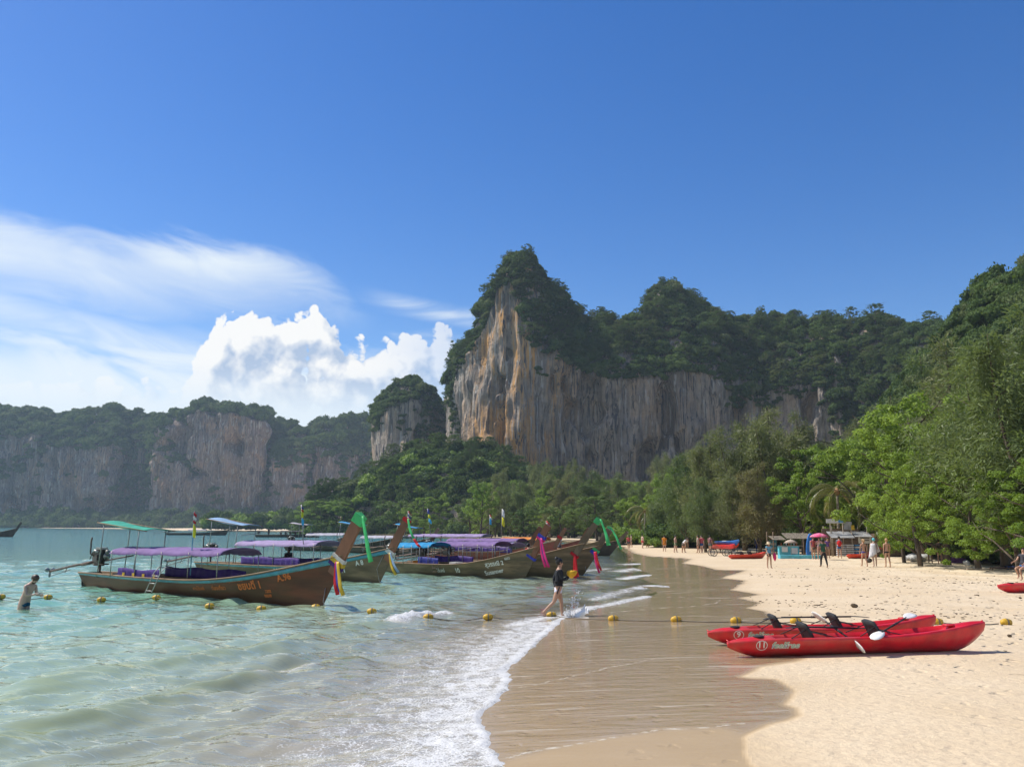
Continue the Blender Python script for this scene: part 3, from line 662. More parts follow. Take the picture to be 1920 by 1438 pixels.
def broad_tree(seed, height, spread, mat_, nclus=110, per=130, leaf=0.30, low=0.22):
    """trunk mesh and crown mesh of a wide broad-leaved tree, foot at the origin"""
    rg = np.random.default_rng(seed)
    tm, trunk, tips = limbs_mesh('trunk', BARK, height, spread, seed, 9, 0.018 * height + 0.06, 0.08, low + 0.05)
    parts = []
    lobes = []
    for i in range(9):
        a = i * 2.4; r_ = spread * 0.55 * rg.uniform(0.5, 1.0) * (0 if i == 0 else 1); z = height * rg.uniform(low + 0.12, 0.80) if i else height * 0.78
        lobes.append((np.array([r_ * math.cos(a), r_ * math.sin(a), z]), spread * rg.uniform(0.34, 0.52)))
    for i in range(nclus):
        c0_, lr = lobes[i % len(lobes)]
        d = unit(1, rg)[0]; d[2] = d[2] * 0.8 + 0.12
        c_ = c0_ + d * lr * rg.uniform(0.72, 1.05) * np.array([1, 1, 0.72]); c_[2] = min(max(c_[2], height * low * rg.uniform(0.8, 1.2)), height * 1.02)
        cr = rg.uniform(0.55, 1.05) * (spread / 6.0) ** 0.5 * 0.75
        dd = unit(per, rg); rad = cr * rg.uniform(0.2, 1.0, per) ** 0.6
        C = c_ + dd * rad[:, None] * np.array([1.15, 1.15, 0.62])
        N = dd * 0.5 + np.array([0, 0, 0.75]) + 0.55 * unit(per, rg)
        V, F = leaf_quads(C, N, leaf * rg.uniform(0.6, 1.25, per), 0.55, 0.25, rg)
        parts.append((V, F, np.repeat(np.clip(rg.uniform(0, 0.5) + rg.uniform(0, 0.5, per), 0, 1), 4)))
    return tm, leaf_mesh('crown', parts, mat_)

def casuarina_tree(seed, height, spread, mat_, nb=90, per=210):
    """feathery sheoak: several leaders, each a plume of short branches with fine hanging needles"""
    rg = np.random.default_rng(seed); mb = MB(); parts = []; nl = 8
    for l_ in range(nl):
        a = l_ * 2.4 + rg.uniform(-0.4, 0.4); r_ = 0 if l_ == 0 else spread * rg.uniform(0.30, 0.62); hl = height * (1.0 if l_ == 0 else rg.uniform(0.50, 0.90)); z0 = 0 if l_ == 0 else height * rg.uniform(0.05, 0.22)
        tt = np.linspace(0, 1, 8); bend = tt ** 0.7
        tr_ = np.stack([r_ * math.cos(a) * bend + 0.12 * np.sin(tt * 5 + l_) * tt, r_ * math.sin(a) * bend + 0.12 * np.cos(tt * 4 + l_) * tt, z0 + (hl - z0) * tt], 1)
        tr_ += np.outer(tt ** 2, [0.05 * height * rg.uniform(-0.3, 1.0), 0, 0]); r0_ = (0.016 * height + 0.05) * (1 if l_ == 0 else 0.5)
        mb.tube(tr_, r0_ * (1.1 - 1.02 * tt), 7 if l_ == 0 else 5)
        for i in range(nb // nl):
            f = 0.14 + 0.85 * (i + rg.uniform(0, 1)) / (nb // nl); p0 = np.array([np.interp(f, tt, tr_[:, k]) for k in range(3)])
            a2 = rg.uniform(0, 6.28); prof = (1 - f) ** 0.6 * (0.5 + 0.5 * min(1, f / 0.3)); L = max(spread * 0.62 * prof * rg.uniform(0.5, 1.25), height * 0.045)
            d = np.array([math.cos(a2), math.sin(a2), 0.25 + 0.9 * f]); d /= np.linalg.norm(d); s_ = np.linspace(0, 1, 5)[:, None]
            pts = p0 + d * L * 1.1 * s_ + np.array([0, 0, -0.12 * L]) * s_ ** 2
            if i % 3 == 0: mb.tube(pts, 0.022 * np.linspace(1.3, 0.3, 5) * height / 12, 4)
            npu = per; nc = 9; cl = rg.integers(0, nc, npu); cu_ = rg.uniform(0.2, 1.1, nc); cside = rg.normal(size=(nc, 3)) * (0.20 * L + 0.12) * np.array([1, 1, 0.8])
            u_ = cu_[cl]; C0 = p0 + d * L * 1.1 * u_[:, None] + np.array([0, 0, -0.12 * L]) * (u_ ** 2)[:, None] + cside[cl]
            side = rg.normal(size=(npu, 3)) * 0.24; C = C0 + side
            dirn = side * 2.2 + d * 0.5 + rg.normal(size=(npu, 3)) * 0.3; dirn[:, 2] += rg.uniform(-0.9, 0.5, npu); dirn /= np.linalg.norm(dirn, axis=1)[:, None]
            ln = rg.uniform(0.16, 0.42, npu)[:, None]; wv = np.cross(dirn, unit(npu, rg)); wv /= np.linalg.norm(wv, axis=1)[:, None] + 1e-9; wd_ = rg.uniform(0.022, 0.048, npu)[:, None]
            V = np.stack([C - wv * wd_, C + wv * wd_, C + dirn * ln + wv * wd_ * 0.3 - np.array([0, 0, 0.05]), C + dirn * ln - wv * wd_ * 0.3 - np.array([0, 0, 0.05])], 1).reshape(-1, 3)
            tone = np.clip(rg.uniform(0, 0.5) + rg.uniform(0, 0.35, nc)[cl] + rg.uniform(0, 0.15, npu), 0, 1)
            parts.append((V, np.arange(npu * 4).reshape(-1, 4), np.repeat(tone, 4)))
    return mb.mesh('trunk', BARK), leaf_mesh('crown', parts, mat_)

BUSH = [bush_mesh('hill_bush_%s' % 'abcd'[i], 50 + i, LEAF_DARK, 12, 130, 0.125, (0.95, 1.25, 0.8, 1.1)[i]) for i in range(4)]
BUSH_L = [bush_mesh('lime_bush_%s' % 'ab'[i], 70 + i, LEAF_LIME, 14, 90, 0.15, 0.95) for i in range(2)]
def join_mesh(name, tm, cm):
    """trunk and crown in one mesh for the trees of the far wood"""
    Vt = np.zeros(len(tm.vertices) * 3, np.float32); tm.vertices.foreach_get('co', Vt); Vc = np.zeros(len(cm.vertices) * 3, np.float32); cm.vertices.foreach_get('co', Vc)
    Ft = [tuple(p.vertices) for p in tm.polygons]; Ft = np.array([f for f in Ft if len(f) == 4])
    Fc = np.zeros(len(cm.loops), np.int32); cm.loops.foreach_get('vertex_index', Fc); Fc = Fc.reshape(-1, 4)
    nt_ = len(Vt) // 3; v = np.zeros(len(cm.vertices), np.float32); cm.attributes['v'].data.foreach_get('value', v)
    return mesh_np(name, np.concatenate([Vt.reshape(-1, 3), Vc.reshape(-1, 3)]), np.concatenate([Ft, Fc + nt_]), False, dict(v=np.concatenate([np.zeros(nt_), v])), [tm.materials[0], cm.materials[0]], np.concatenate([np.zeros(len(Ft)), np.ones(len(Fc))]))

# ------------------------------------------------------------------ scatter (geometry nodes, one object of stuff)
def scatter(name, pts, scl, meshes, label, rgs=None, zscale=(0.9, 1.5), tilt=0.2):
    pts = np.asarray(pts, np.float32); n = len(pts); rg = np.random.default_rng(len(pts))
    me = bpy.data.meshes.new(name); me.vertices.add(n); me.vertices.foreach_set('co', pts.ravel())
    a = me.attributes.new('rot', 'FLOAT_VECTOR', 'POINT'); a.data.foreach_set('vector', np.stack([rg.normal(0, tilt, n), rg.normal(0, tilt, n), rg.uniform(0, 6.28, n)], 1).astype(np.float32).ravel())
    sc = np.asarray(scl, np.float32)[:, None] * np.stack([np.ones(n), np.ones(n), rg.uniform(*zscale, n)], 1)
    a = me.attributes.new('scl', 'FLOAT_VECTOR', 'POINT'); a.data.foreach_set('vector', sc.astype(np.float32).ravel())
    a = me.attributes.new('idx', 'INT', 'POINT'); a.data.foreach_set('value', rg.integers(0, len(meshes), n).astype(np.int32))
    o = link(name, me); tag(o, label, kind='stuff')
    g = bpy.data.node_groups.new(name + '_scatter', 'GeometryNodeTree')
    g.interface.new_socket('Geometry', in_out='INPUT', socket_type='NodeSocketGeometry'); g.interface.new_socket('Geometry', in_out='OUTPUT', socket_type='NodeSocketGeometry')
    gi_ = g.nodes.new('NodeGroupInput'); go_ = g.nodes.new('NodeGroupOutput'); iop = g.nodes.new('GeometryNodeInstanceOnPoints'); m2p = g.nodes.new('GeometryNodeMeshToPoints')
    gj = g.nodes.new('GeometryNodeGeometryToInstance')
    for me_ in reversed(meshes):
        po = bpy.data.objects.get('src_' + me_.name) or bpy.data.objects.new('src_' + me_.name, me_)
        oi = g.nodes.new('GeometryNodeObjectInfo'); oi.inputs['Object'].default_value = po; g.links.new(oi.outputs['Geometry'], gj.inputs[0])
    def na(nm, dt):
        x = g.nodes.new('GeometryNodeInputNamedAttribute'); x.data_type = dt; x.inputs['Name'].default_value = nm; return x.outputs['Attribute']
    e2r = g.nodes.new('FunctionNodeEulerToRotation'); g.links.new(na('rot', 'FLOAT_VECTOR'), e2r.inputs[0])
    g.links.new(gi_.outputs[0], m2p.inputs['Mesh']); g.links.new(m2p.outputs[0], iop.inputs['Points']); g.links.new(gj.outputs[0], iop.inputs['Instance'])
    iop.inputs['Pick Instance'].default_value = True; g.links.new(na('idx', 'INT'), iop.inputs['Instance Index'])
    g.links.new(e2r.outputs[0], iop.inputs['Rotation']); g.links.new(na('scl', 'FLOAT_VECTOR'), iop.inputs['Scale']); g.links.new(iop.outputs[0], go_.inputs[0])
    md = o.modifiers.new('scatter', 'NODES'); md.node_group = g
    return o

# ------------------------------------------------------------------ cliffs
def cliff(name, cols, mat_, step, base_py=None, base_z=8.0, talus=30.0, relief=1.0, label='', rows=(70, 34), back=70, veg_wall=0.0, seed=0, back_drop=0.5):
    """cols: (px, wall distance, lip py, ridge py, ridge setback, vegetation 0..1). Returns object and candidate planting points"""
    c_ = np.array(cols, float)
    lip = np.array([PY(a[0], a[2], a[1]) for a in c_]); rid = np.array([PY(a[0], a[3], a[1] + a[4]) for a in c_])
    foot = lip.copy(); foot[:, 2] = base_z
    # arc length along the wall plan
    s_ = np.concatenate([[0], np.cumsum(np.linalg.norm(np.diff(foot[:, :2], axis=0), axis=1))]); S = np.arange(0, s_[-1], step); n = len(S)
    def ip(A): return np.stack([np.interp(S, s_, A[:, k]) for k in range(3)], 1)
    Fo, Li, Ri = ip(foot), ip(lip), ip(rid); veg = np.interp(S, s_, c_[:, 5])
    k = max(3, int(6 / step)); ker = np.ones(k) / k
    for A in (Fo, Li): 
        for q_ in range(2): A[:, q_] = np.convolve(np.pad(A[:, q_], k, mode='edge'), ker, 'same')[k:-k]
    T = np.gradient(Fo[:, :2], axis=0); T /= np.linalg.norm(T, axis=1)[:, None]; Nn = np.stack([T[:, 1], -T[:, 0]], 1)  # towards the viewer side
    Li[:, 2] += 9.0 * relief * fbm(S * 0.045, S * 0 + seed, 0, 4); Ri[:, 2] += 2.5 * relief * fbm(S * 0.05, S * 0 + seed + 3, 0, 3)
    rw, rs = rows; G = []; kind = []
    if talus:
        for q_ in np.linspace(0, 1, 7)[:-1]:
            p = Fo.copy(); p[:, :2] += Nn * (talus * (1 - q_))[..., None] if np.ndim(q_) else Nn * (talus * (1 - q_)); p[:, 2] = base_z * q_ ** 1.2 - 1.0 * (1 - q_); G.append(p); kind.append(0)
    for q_ in np.linspace(0, 1, rw):
        p = Fo + (Li - Fo) * q_; u_ = S; z = p[:, 2]
        big = 11.0 * relief * fbm(u_ * 0.020, z * 0.009, seed, 3) + 5.0 * relief * np.abs(fbm(u_ * 0.045, z * 0.014, seed + 50, 2))
        wu = u_ + 2.0 * fbm(u_ * 0.05, z * 0.06, seed + 60, 2)
        fl = 3.4 * relief * (1 - 2 * np.abs(fbm(wu * 0.10, z * 0.012, seed + 5, 3)) ** 0.8); fi = 1.5 * relief * (1 - 2 * np.abs(fbm(wu * 0.38, z * 0.035, seed + 8, 2)))
        cave = -10.0 * relief * sm(fbm(u_ * 0.085, z * 0.035, seed + 11, 3), 0.30, 0.52); bul = 3.2 * relief * fbm(u_ * 0.12, z * 0.08, seed + 14, 3)
        edge = 1.0
        d = (big + fl + fi + cave + bul) * edge
        if q_ < 0.25: d = d - 4.5 * relief * (0.25 - q_) / 0.25 * (0.6 + 0.7 * fbm(u_ * 0.05, 1.0, seed + 20, 2))
        p[:, :2] += Nn * d[:, None]; p[:, 2] += 0.8 * relief * fbm(u_ * 0.3, z * 0.3, seed + 2, 2) * (0 < q_ < 1)
        G.append(p); kind.append(1)
    last = G[-1].copy()
    for q_ in np.linspace(0, 1, rs + 1)[1:]:
        p = last + (Ri - last) * q_; p[:, 2] = last[:, 2] + (Ri[:, 2] - last[:, 2]) * (math.sin(q_ * math.pi / 2) ** 0.85)
        w_ = math.sin(q_ * math.pi) ** 0.7
        p[:, :2] += Nn * (9.0 * relief * w_ * fbm(S * 0.055, np.full(n, q_ * 1.3), seed + 33, 4))[:, None]
        p[:, 2] += 6.0 * relief * fbm(S * 0.06, np.full(n, q_ * 2.0), seed + 30, 4) * w_ ; G.append(p); kind.append(2)
    for q_ in (0.35, 1.0):
        p = Ri.copy(); dd = Ri[:, :2] / np.linalg.norm(Ri[:, :2], axis=1)[:, None]; p[:, :2] += dd * back * q_; p[:, 2] = Ri[:, 2] * (1 - back_drop * q_ ** 1.5); G.append(p); kind.append(3)
    G = np.array(G); nr = len(G)
    me = mesh_np(name, G.reshape(-1, 3), grid_faces(nr, n), False, None, [mat_])
    o = link(name, me); tag(o, label, kind='structure')
    return o, G, np.array(kind), veg, S

def plant(G, kind, veg, S, spacing, size, wall_thr=0.45, seed=0, rim_bias=0.0, talus_on=True, slope_thr=-9, edge=0.30, wall_top=0.0):
    """points on a cliff grid: dense on its slopes, in patches on its wall"""
    rg = np.random.default_rng(seed); A = G[:-1, :-1]; B = G[1:, :-1]; C = G[:-1, 1:]
    area = np.linalg.norm(np.cross(B - A, C - A), axis=2); exp = area / (spacing * spacing)
    r_ = rg.uniform(size=exp.shape); cnt = np.floor(exp).astype(int) + (r_ < (exp - np.floor(exp)))
    i, j = np.nonzero(cnt > 0); rep = cnt[i, j]; i = np.repeat(i, rep); j = np.repeat(j, rep)
    fu, fv = rg.uniform(size=len(i)), rg.uniform(size=len(i))
    Pn = A[i, j] + (B[i, j] - A[i, j]) * fu[:, None] + (C[i, j] - A[i, j]) * fv[:, None]
    kk = kind[i + 1]; vg = veg[j]; rowf = np.zeros(len(i)); nw = (kind == 1).sum(); w0 = np.argmax(kind == 1); rowf = np.clip((i - w0) / nw, 0, 1)
    pn = fbm(S[j] * 0.035, Pn[:, 2] * 0.03, seed + 7, 3) + edge * (rowf - 0.55) + wall_top * (rowf > 0.86)
    keep = (kk == 2) & (fbm(Pn[:, 0] * 0.06, Pn[:, 1] * 0.06, seed, 2) > slope_thr) | (kk == 3) & (rg.uniform(size=len(i)) < 0.5) | ((kk == 0) if talus_on else False) | ((kk == 1) & ((pn > wall_thr) | (rg.uniform(size=len(i)) < vg)))
    Pn = Pn[keep]; kk = kk[keep]
    sz = size * np.clip(rg.lognormal(-0.10, 0.34, len(Pn)), 0.4, 1.75) * np.where(kk == 1, 0.72, 1.0)
    Pn[:, 2] -= sz * np.where(kk == 1, 0.5, 0.25)
    return Pn, sz
# ------------------------------------------------------------------ the rock hills
ROCK_MAIN = rockmat('limestone', (0.31, 0.26, 0.215), (0.50, 0.435, 0.365), (0.085, 0.085, 0.09), (0.68, 0.36, 0.12), 1.0, PY(945, 700, 398), 44.0)
ROCK_FAR = rockmat('limestone_far', (0.25, 0.185, 0.155), (0.40, 0.31, 0.26), (0.10, 0.085, 0.085), (0.50, 0.29, 0.16), 0.6)
ROCK_GROUND = rockmat('hill_soil', (0.05, 0.055, 0.035), (0.09, 0.085, 0.055), (0.03, 0.035, 0.02), (0.12, 0.09, 0.05), 0.3)

MAIN = [(852, 500, 760, 728, 12, 0), (856, 455, 715, 684, 12, 0), (868, 434, 690, 656, 14, 0), (888, 420, 662, 630, 14, 0), (902, 413, 628, 592, 14, 0), (914, 408, 594, 566, 12, 0), (926, 404, 572, 548, 10, 0), (934, 402, 556, 536, 10, 0),
        (948, 398, 545, 501, 16, 0), (968, 397, 560, 489, 18, 0), (984, 397, 625, 491, 20, 0), (998, 398, 672, 503, 22, 0), (1012, 398, 690, 529, 26, 0), (1026, 400, 696, 551, 30, 0), (1058, 401, 698, 567, 32, 0), (1082, 402, 700, 595, 34, 0), (1092, 402, 700, 613, 34, 0), (1130, 404, 702, 601, 34, 0), (1168, 405, 704, 615, 34, 0), (1204, 407, 704, 609, 38, 0),
        (1216, 408, 706, 575, 44, 0), (1232, 408, 708, 551, 46, 0), (1256, 409, 712, 543, 46, 0), (1290, 410, 716, 561, 46, 0), (1340, 410, 718, 593, 44, 0), (1375, 410, 726, 607, 44, 0), (1400, 410, 736, 609, 44, 0), (1440, 408, 738, 601, 44, 0), (1470, 406, 732, 611, 44, 0), (1500, 405, 730, 619, 44, 0), (1556, 398, 752, 609, 44, 0),
        (1572, 394, 800, 611, 42, 1), (1600, 388, 800, 617, 42, 1), (1640, 380, 800, 607, 42, 1), (1690, 367, 800, 611, 40, 1), (1712, 360, 805, 631, 40, 1), (1760, 345, 810, 617, 40, 1), (1800, 336, 810, 633, 40, 1), (1830, 330, 810, 659, 40, 1), (1960, 320, 800, 649, 40, 1)]
o, G, kd, vg, S = cliff('cliff', MAIN, ROCK_MAIN, 0.62, base_z=14, talus=55, relief=0.85, rows=(130, 34), seed=3, label='tall grey limestone cliff with orange streaked pinnacle and forest on top')
p1, s1 = plant(G, kd, vg, S, 2.9, 3.3, 0.50, 5, wall_top=0.22)
p1b, s1b = plant(G, kd, np.zeros_like(vg), S, 7.5, 5.2, 9.0, 6, talus_on=False)
p1b[:, 2] += s1b * 0.1
scatter('cliff_forest', p1, s1, BUSH, 'dark green forest covering the top of the tall limestone cliff')

TOWER = [(708, 560, 805, 770, 14, 0), (716, 520, 785, 754, 16, 0), (735, 512, 765, 732, 20, 0), (770, 508, 755, 718, 22, .2), (790, 510, 760, 722, 22, .9), (806, 514, 772, 738, 18, 1), (818, 522, 792, 762, 14, 1), (826, 540, 815, 790, 10, 1)]
o, G, kd, vg, S = cliff('rock_tower', TOWER, ROCK_MAIN, 0.8, base_z=22, talus=40, relief=0.6, rows=(90, 22), back=30, seed=12, label='smaller rock tower with a green cap left of the tall cliff', back_drop=0.8)
p2, s2 = plant(G, kd, vg, S, 3.0, 3.3, 0.30, 15, wall_top=0.2)
scatter('tower_forest', p2, s2, BUSH, 'green bushes capping the smaller rock tower')

FARC = [(-420, 960, 840, 753, 60, 0), (-200, 930, 835, 758, 60, 0), (-60, 920, 815, 760, 60, 0), (70, 915, 815, 774, 60, 0), (84, 940, 850, 780, 50, 1), (98, 940, 850, 784, 50, 1), (106, 915, 848, 786, 55, .05), (205, 915, 842, 772, 55, .05), (216, 945, 850, 766, 40, 1), (296, 945, 850, 788, 40, 1),
        (312, 905, 812, 786, 50, .05), (345, 900, 806, 784, 50, 0), (385, 896, 780, 770, 45, 0), (440, 896, 778, 768, 45, 0), (492, 900, 800, 782, 50, 0), (502, 930, 850, 790, 40, 1), (512, 925, 856, 794, 40, .5), (522, 905, 862, 800, 50, .05), (568, 905, 862, 808, 50, .05),
        (578, 940, 860, 814, 40, 1), (586, 940, 860, 816, 40, 1), (594, 915, 852, 806, 50, .05), (646, 915, 850, 800, 50, .1), (656, 945, 860, 796, 40, 1), (690, 950, 860, 790, 40, 1), (740, 955, 860, 796, 40, 1), (800, 960, 860, 800, 40, 1)]
o, G, kd, vg, S = cliff('cliff', FARC, ROCK_FAR, 1.5, base_z=17, talus=48, relief=1.5, rows=(80, 26), seed=31, label='long hazy limestone cliff across the bay with wooded gullies')
p3, s3 = plant(G, kd, vg, S, 6.0, 6.8, 0.36, 25, wall_top=0.15)
scatter('bay_forest', p3, s3, BUSH, 'hazy forest on the cliffs across the bay')

HILL = [(575, 342, 988, 974, 20, 1), (610, 338, 984, 964, 22, 1), (645, 330, 975, 936, 26, 1), (680, 325, 965, 908, 30, 1), (720, 320, 958, 890, 34, 1), (770, 315, 950, 862, 42, 1), (830, 308, 950, 850, 46, 1), (880, 300, 950, 848, 48, 1), (930, 296, 950, 858, 48, 1), (960, 292, 955, 890, 44, 1), (1010, 285, 965, 915, 40, 1), (1080, 280, 970, 930, 34, 1)]
o, G, kd, vg, S = cliff('hill', HILL, ROCK_MAIN, 1.3, base_z=2, talus=10, relief=0.5, rows=(20, 34), back=50, seed=45, label='wooded headland rising from the water below the tall cliff', back_drop=0.25)
p4, s4 = plant(G, kd, vg * 0.75, S, 2.6, 3.2, 0.2, 35, slope_thr=-0.62)
scatter('headland_forest', p4, s4, BUSH + BUSH_L[:1], 'sunlit green trees covering the wooded headland')

RHILL = [(1640, 190, 900, 800, 30, 1), (1690, 180, 880, 765, 34, 1), (1730, 170, 860, 705, 38, 1), (1785, 160, 850, 655, 42, 1), (1825, 152, 850, 605, 45, 1), (1860, 146, 850, 562, 48, 1), (1900, 140, 850, 548, 50, 1), (1940, 136, 850, 522, 50, 1), (2040, 130, 850, 440, 50, 1), (2300, 120, 850, 380, 55, 1), (2700, 110, 850, 380, 55, 1)]
o, G, kd, vg, S = cliff('hill', RHILL, ROCK_GROUND, 1.2, base_z=4, talus=14, relief=0.4, rows=(24, 40), back=60, seed=55, label='steep wooded hillside rising behind the beach huts', back_drop=0.1)
p5, s5 = plant(G, kd, vg, S, 2.6, 3.0, -9, 45)
scatter('hillside_forest', p5, s5, BUSH, 'dense olive green trees on the steep hillside behind the huts')

rg = np.random.default_rng(91); pts = []; sc = []
for k in range(260):
    px = rg.uniform(395, 680); Y = rg.uniform(452, 520); p = PY(px, 990, Y); pts.append((p[0], Y, 0.0)); sc.append(rg.uniform(4.0, 8.5))
scatter('shore_wood', pts, sc, BUSH + BUSH_L, 'pale green trees behind the far sand strip', tilt=0.05)
# ------------------------------------------------------------------ longtail boats
HULL_BROWN = pmat('hull_brown', (0.088, 0.028, 0.013), 0.5, 0.25, var=0.45, scale=1.3, dirt=(0.060, 0.034, 0.013), dirt_amt=0.7, stretch=(0.35, 1, 2.2), bump=0.25, bscale=9)
HULL_GREY = pmat('hull_grey', (0.18, 0.125, 0.07), 0.65, 0.3, var=0.45, scale=1.4, dirt=(0.07, 0.06, 0.034), dirt_amt=0.8, stretch=(0.35, 1, 2.2), bump=0.3, bscale=9)
HULL_RED = pmat('hull_red', (0.27, 0.05, 0.032), 0.5, 0.4, var=0.3, scale=1.2, dirt=(0.12, 0.06, 0.04), stretch=(0.4, 1, 2))
HULL_DARK = pmat('hull_dark', (0.055, 0.045, 0.035), 0.6, 0.3, var=0.3, scale=1.2)
WOOD_IN = pmat('boat_inner', (0.22, 0.145, 0.08), 0.75, 0.2, var=0.35, scale=2.0, stretch=(0.3, 1, 1))
WOOD_CAP = pmat('rail_wood', (0.20, 0.125, 0.065), 0.6, 0.3, var=0.3, scale=3.0, stretch=(0.3, 1, 1))
PROW_RED = pmat('prow_wood', (0.17, 0.066, 0.032), 0.45, 0.4, var=0.3, scale=2.0, stretch=(1, 1, 0.3), bump=0.3, bscale=14)
PROW_GREY = pmat('prow_grey', (0.16, 0.12, 0.075), 0.65, 0.3, var=0.35, scale=2.0, stretch=(1, 1, 0.3), bump=0.3, bscale=14)
RAIL_BLUE = pmat('rail_blue', (0.055, 0.27, 0.36), 0.5, 0.4, var=0.2, scale=4, dirt=(0.12, 0.12, 0.1), dirt_amt=0.4)
METAL = pmat('pole_metal', (0.30, 0.29, 0.27), 0.45, 0.5, metal=0.6, var=0.3, scale=6)
METAL_DARK = pmat('engine_metal', (0.06, 0.058, 0.055), 0.5, 0.5, metal=0.4, var=0.5, scale=7, dirt=(0.14, 0.08, 0.05), dirt_amt=0.5)
METAL_PALE = pmat('engine_alloy', (0.34, 0.33, 0.31), 0.45, 0.5, metal=0.6, var=0.35, scale=8)
RUST = pmat('shaft_rust', (0.10, 0.065, 0.05), 0.6, 0.4, metal=0.3, var=0.4, scale=5)
def cloth(name, col, rough=0.8, tr=0.25):
    if name in MATS: return MATS[name]
    m_ = bpy.data.materials.new(name); m_.use_nodes = True; t = NT(m_.node_tree); b = t.n['Principled BSDF']; out = t.n['Material Output']
    tcn = t.add('ShaderNodeTexCoord'); n = t.noise(tcn.outputs['Object'], 2.3, 5, 0.6)
    cc = t.mix(t.sstep(n, 0.3, 0.72), tuple(c_ * 0.82 for c_ in col), tuple(min(1, c_ * 1.12) for c_ in col))
    t.put(b.inputs['Base Color'], cc); b.inputs['Roughness'].default_value = rough; b.inputs['Specular IOR Level'].default_value = 0.2
    bn = t.add('ShaderNodeBump'); bn.inputs['Strength'].default_value = 0.4; bn.inputs['Distance'].default_value = 0.03; t.put(bn.inputs['Height'], t.noise(t.scalev(tcn.outputs['Object'], (3.0, 0.8, 0.8)), 2.0, 4, 0.55)); t.l.new(bn.outputs[0], b.inputs['Normal'])
    tl = t.add('ShaderNodeBsdfTranslucent'); t.put(tl.inputs['Color'], cc); mx = t.add('ShaderNodeMixShader'); mx.inputs[0].default_value = tr
    t.l.new(b.outputs[0], mx.inputs[1]); t.l.new(tl.outputs[0], mx.inputs[2]); t.l.new(mx.outputs[0], out.inputs['Surface'])
    MATS[name] = m_; return m_
C_PURPLE = cloth('cloth_purple', (0.28, 0.185, 0.38)); C_LILAC = cloth('cloth_lilac', (0.42, 0.33, 0.52)); C_DEEP = cloth('cloth_deep_purple', (0.065, 0.032, 0.185), 0.6, 0.1)
C_GREEN = cloth('cloth_green', (0.07, 0.42, 0.30)); C_BLUE = cloth('cloth_blue', (0.05, 0.34, 0.62)); C_SKY = cloth('cloth_sky', (0.30, 0.45, 0.62)); C_GREY = cloth('cloth_grey', (0.52, 0.50, 0.55)); C_ORANGE = cloth('cloth_orange', (0.75, 0.28, 0.06))
C_RIBG = cloth('ribbon_green', (0.10, 0.62, 0.22), 0.5, 0.35); C_RIBY = cloth('ribbon_yellow', (0.80, 0.55, 0.06), 0.5, 0.3); C_RIBR = cloth('ribbon_red', (0.62, 0.03, 0.04), 0.5, 0.3); C_RIBB = cloth('ribbon_blue', (0.05, 0.06, 0.42), 0.5, 0.2)
C_RIBP = cloth('ribbon_pink', (0.72, 0.04, 0.22), 0.5, 0.3); C_RIBW = cloth('ribbon_white', (0.75, 0.72, 0.66), 0.6, 0.3); C_YEL = cloth('flag_yellow', (0.72, 0.68, 0.05), 0.6, 0.4); C_FRED = cloth('flag_red', (0.60, 0.04, 0.05), 0.6, 0.4); C_FWHITE = cloth('flag_white', (0.78, 0.77, 0.76), 0.6, 0.4); C_FBLUE = cloth('flag_blue', (0.05, 0.06, 0.30), 0.6, 0.3)
PAINT_ORANGE = pmat('paint_orange', (0.52, 0.14, 0.03), 0.6, 0.3, var=0.25, scale=12); PAINT_WHITE = pmat('paint_white', (0.78, 0.76, 0.70), 0.6, 0.3, var=0.2, scale=12)

def text_mesh(txt, size, bold=0.0):
    cu = bpy.data.curves.new('lettering', 'FONT'); cu.body = txt; cu.size = size; cu.align_x = 'CENTER'; cu.align_y = 'CENTER'; cu.offset = bold; cu.resolution_u = 3
    ob = bpy.data.objects.new('lettering', cu); me = bake(ob)
    bpy.data.objects.remove(ob); return me

class Hull:
    def __init__(s, L=14.0, beam=1.05, g=(0.58, 0.12, 1.0), keel=0.32, rake=0.62):
        s.L, s.bm, s.g_, s.k, s.rake = L, beam, g, keel, rake
    def b(s, t):
        t = np.asarray(t, float); f = 0.50 + 0.50 * sm(t, 0, 0.38)
        return s.bm * np.where(t < 0.45, f, np.maximum(1 - (np.clip(t - 0.45, 0, 1) / 0.55) ** 2.3, 0.02))
    def g(s, t): t = np.asarray(t, float); return s.g_[0] + s.g_[1] * t + s.g_[2] * np.maximum(0, (t - 0.5) / 0.5) ** 2.3
    def kk(s, t): t = np.asarray(t, float); return s.k * (1 - 0.75 * np.maximum(0, 1 - t / 0.12) ** 2)
    def w(s, t): return np.asarray(t, float) ** 7
    def pt(s, t, v, side=1, inset=0.0):
        """point on the hull skin: t along, v from keel (0) to rail (1)"""
        t, v = np.broadcast_arrays(np.asarray(t, float), np.asarray(v, float)); g_, k_ = s.g(t), s.kk(t)
        z = -k_ + (g_ + k_) * v ** 1.25; e = 0.50 + 0.45 * t ** 3
        y = np.maximum(s.b(t) * (v ** e) - inset, 0.0); x = t * s.L + s.rake * z * s.w(t) + 0.25 * (1 - t) ** 12 * -v
        return np.stack([x, y * side, z], -1)
    def side_y(s, x, z):
        t = np.clip(x / s.L, 0, 1)
        for _ in range(6): t = np.clip((x - s.rake * z * s.w(t)) / s.L, 0, 1)
        g_, k_ = s.g(t), s.kk(t); v = np.clip((z + k_) / (g_ + k_), 0, 1) ** (1 / 1.25)
        return s.b(t) * v ** (0.50 + 0.45 * t ** 3)

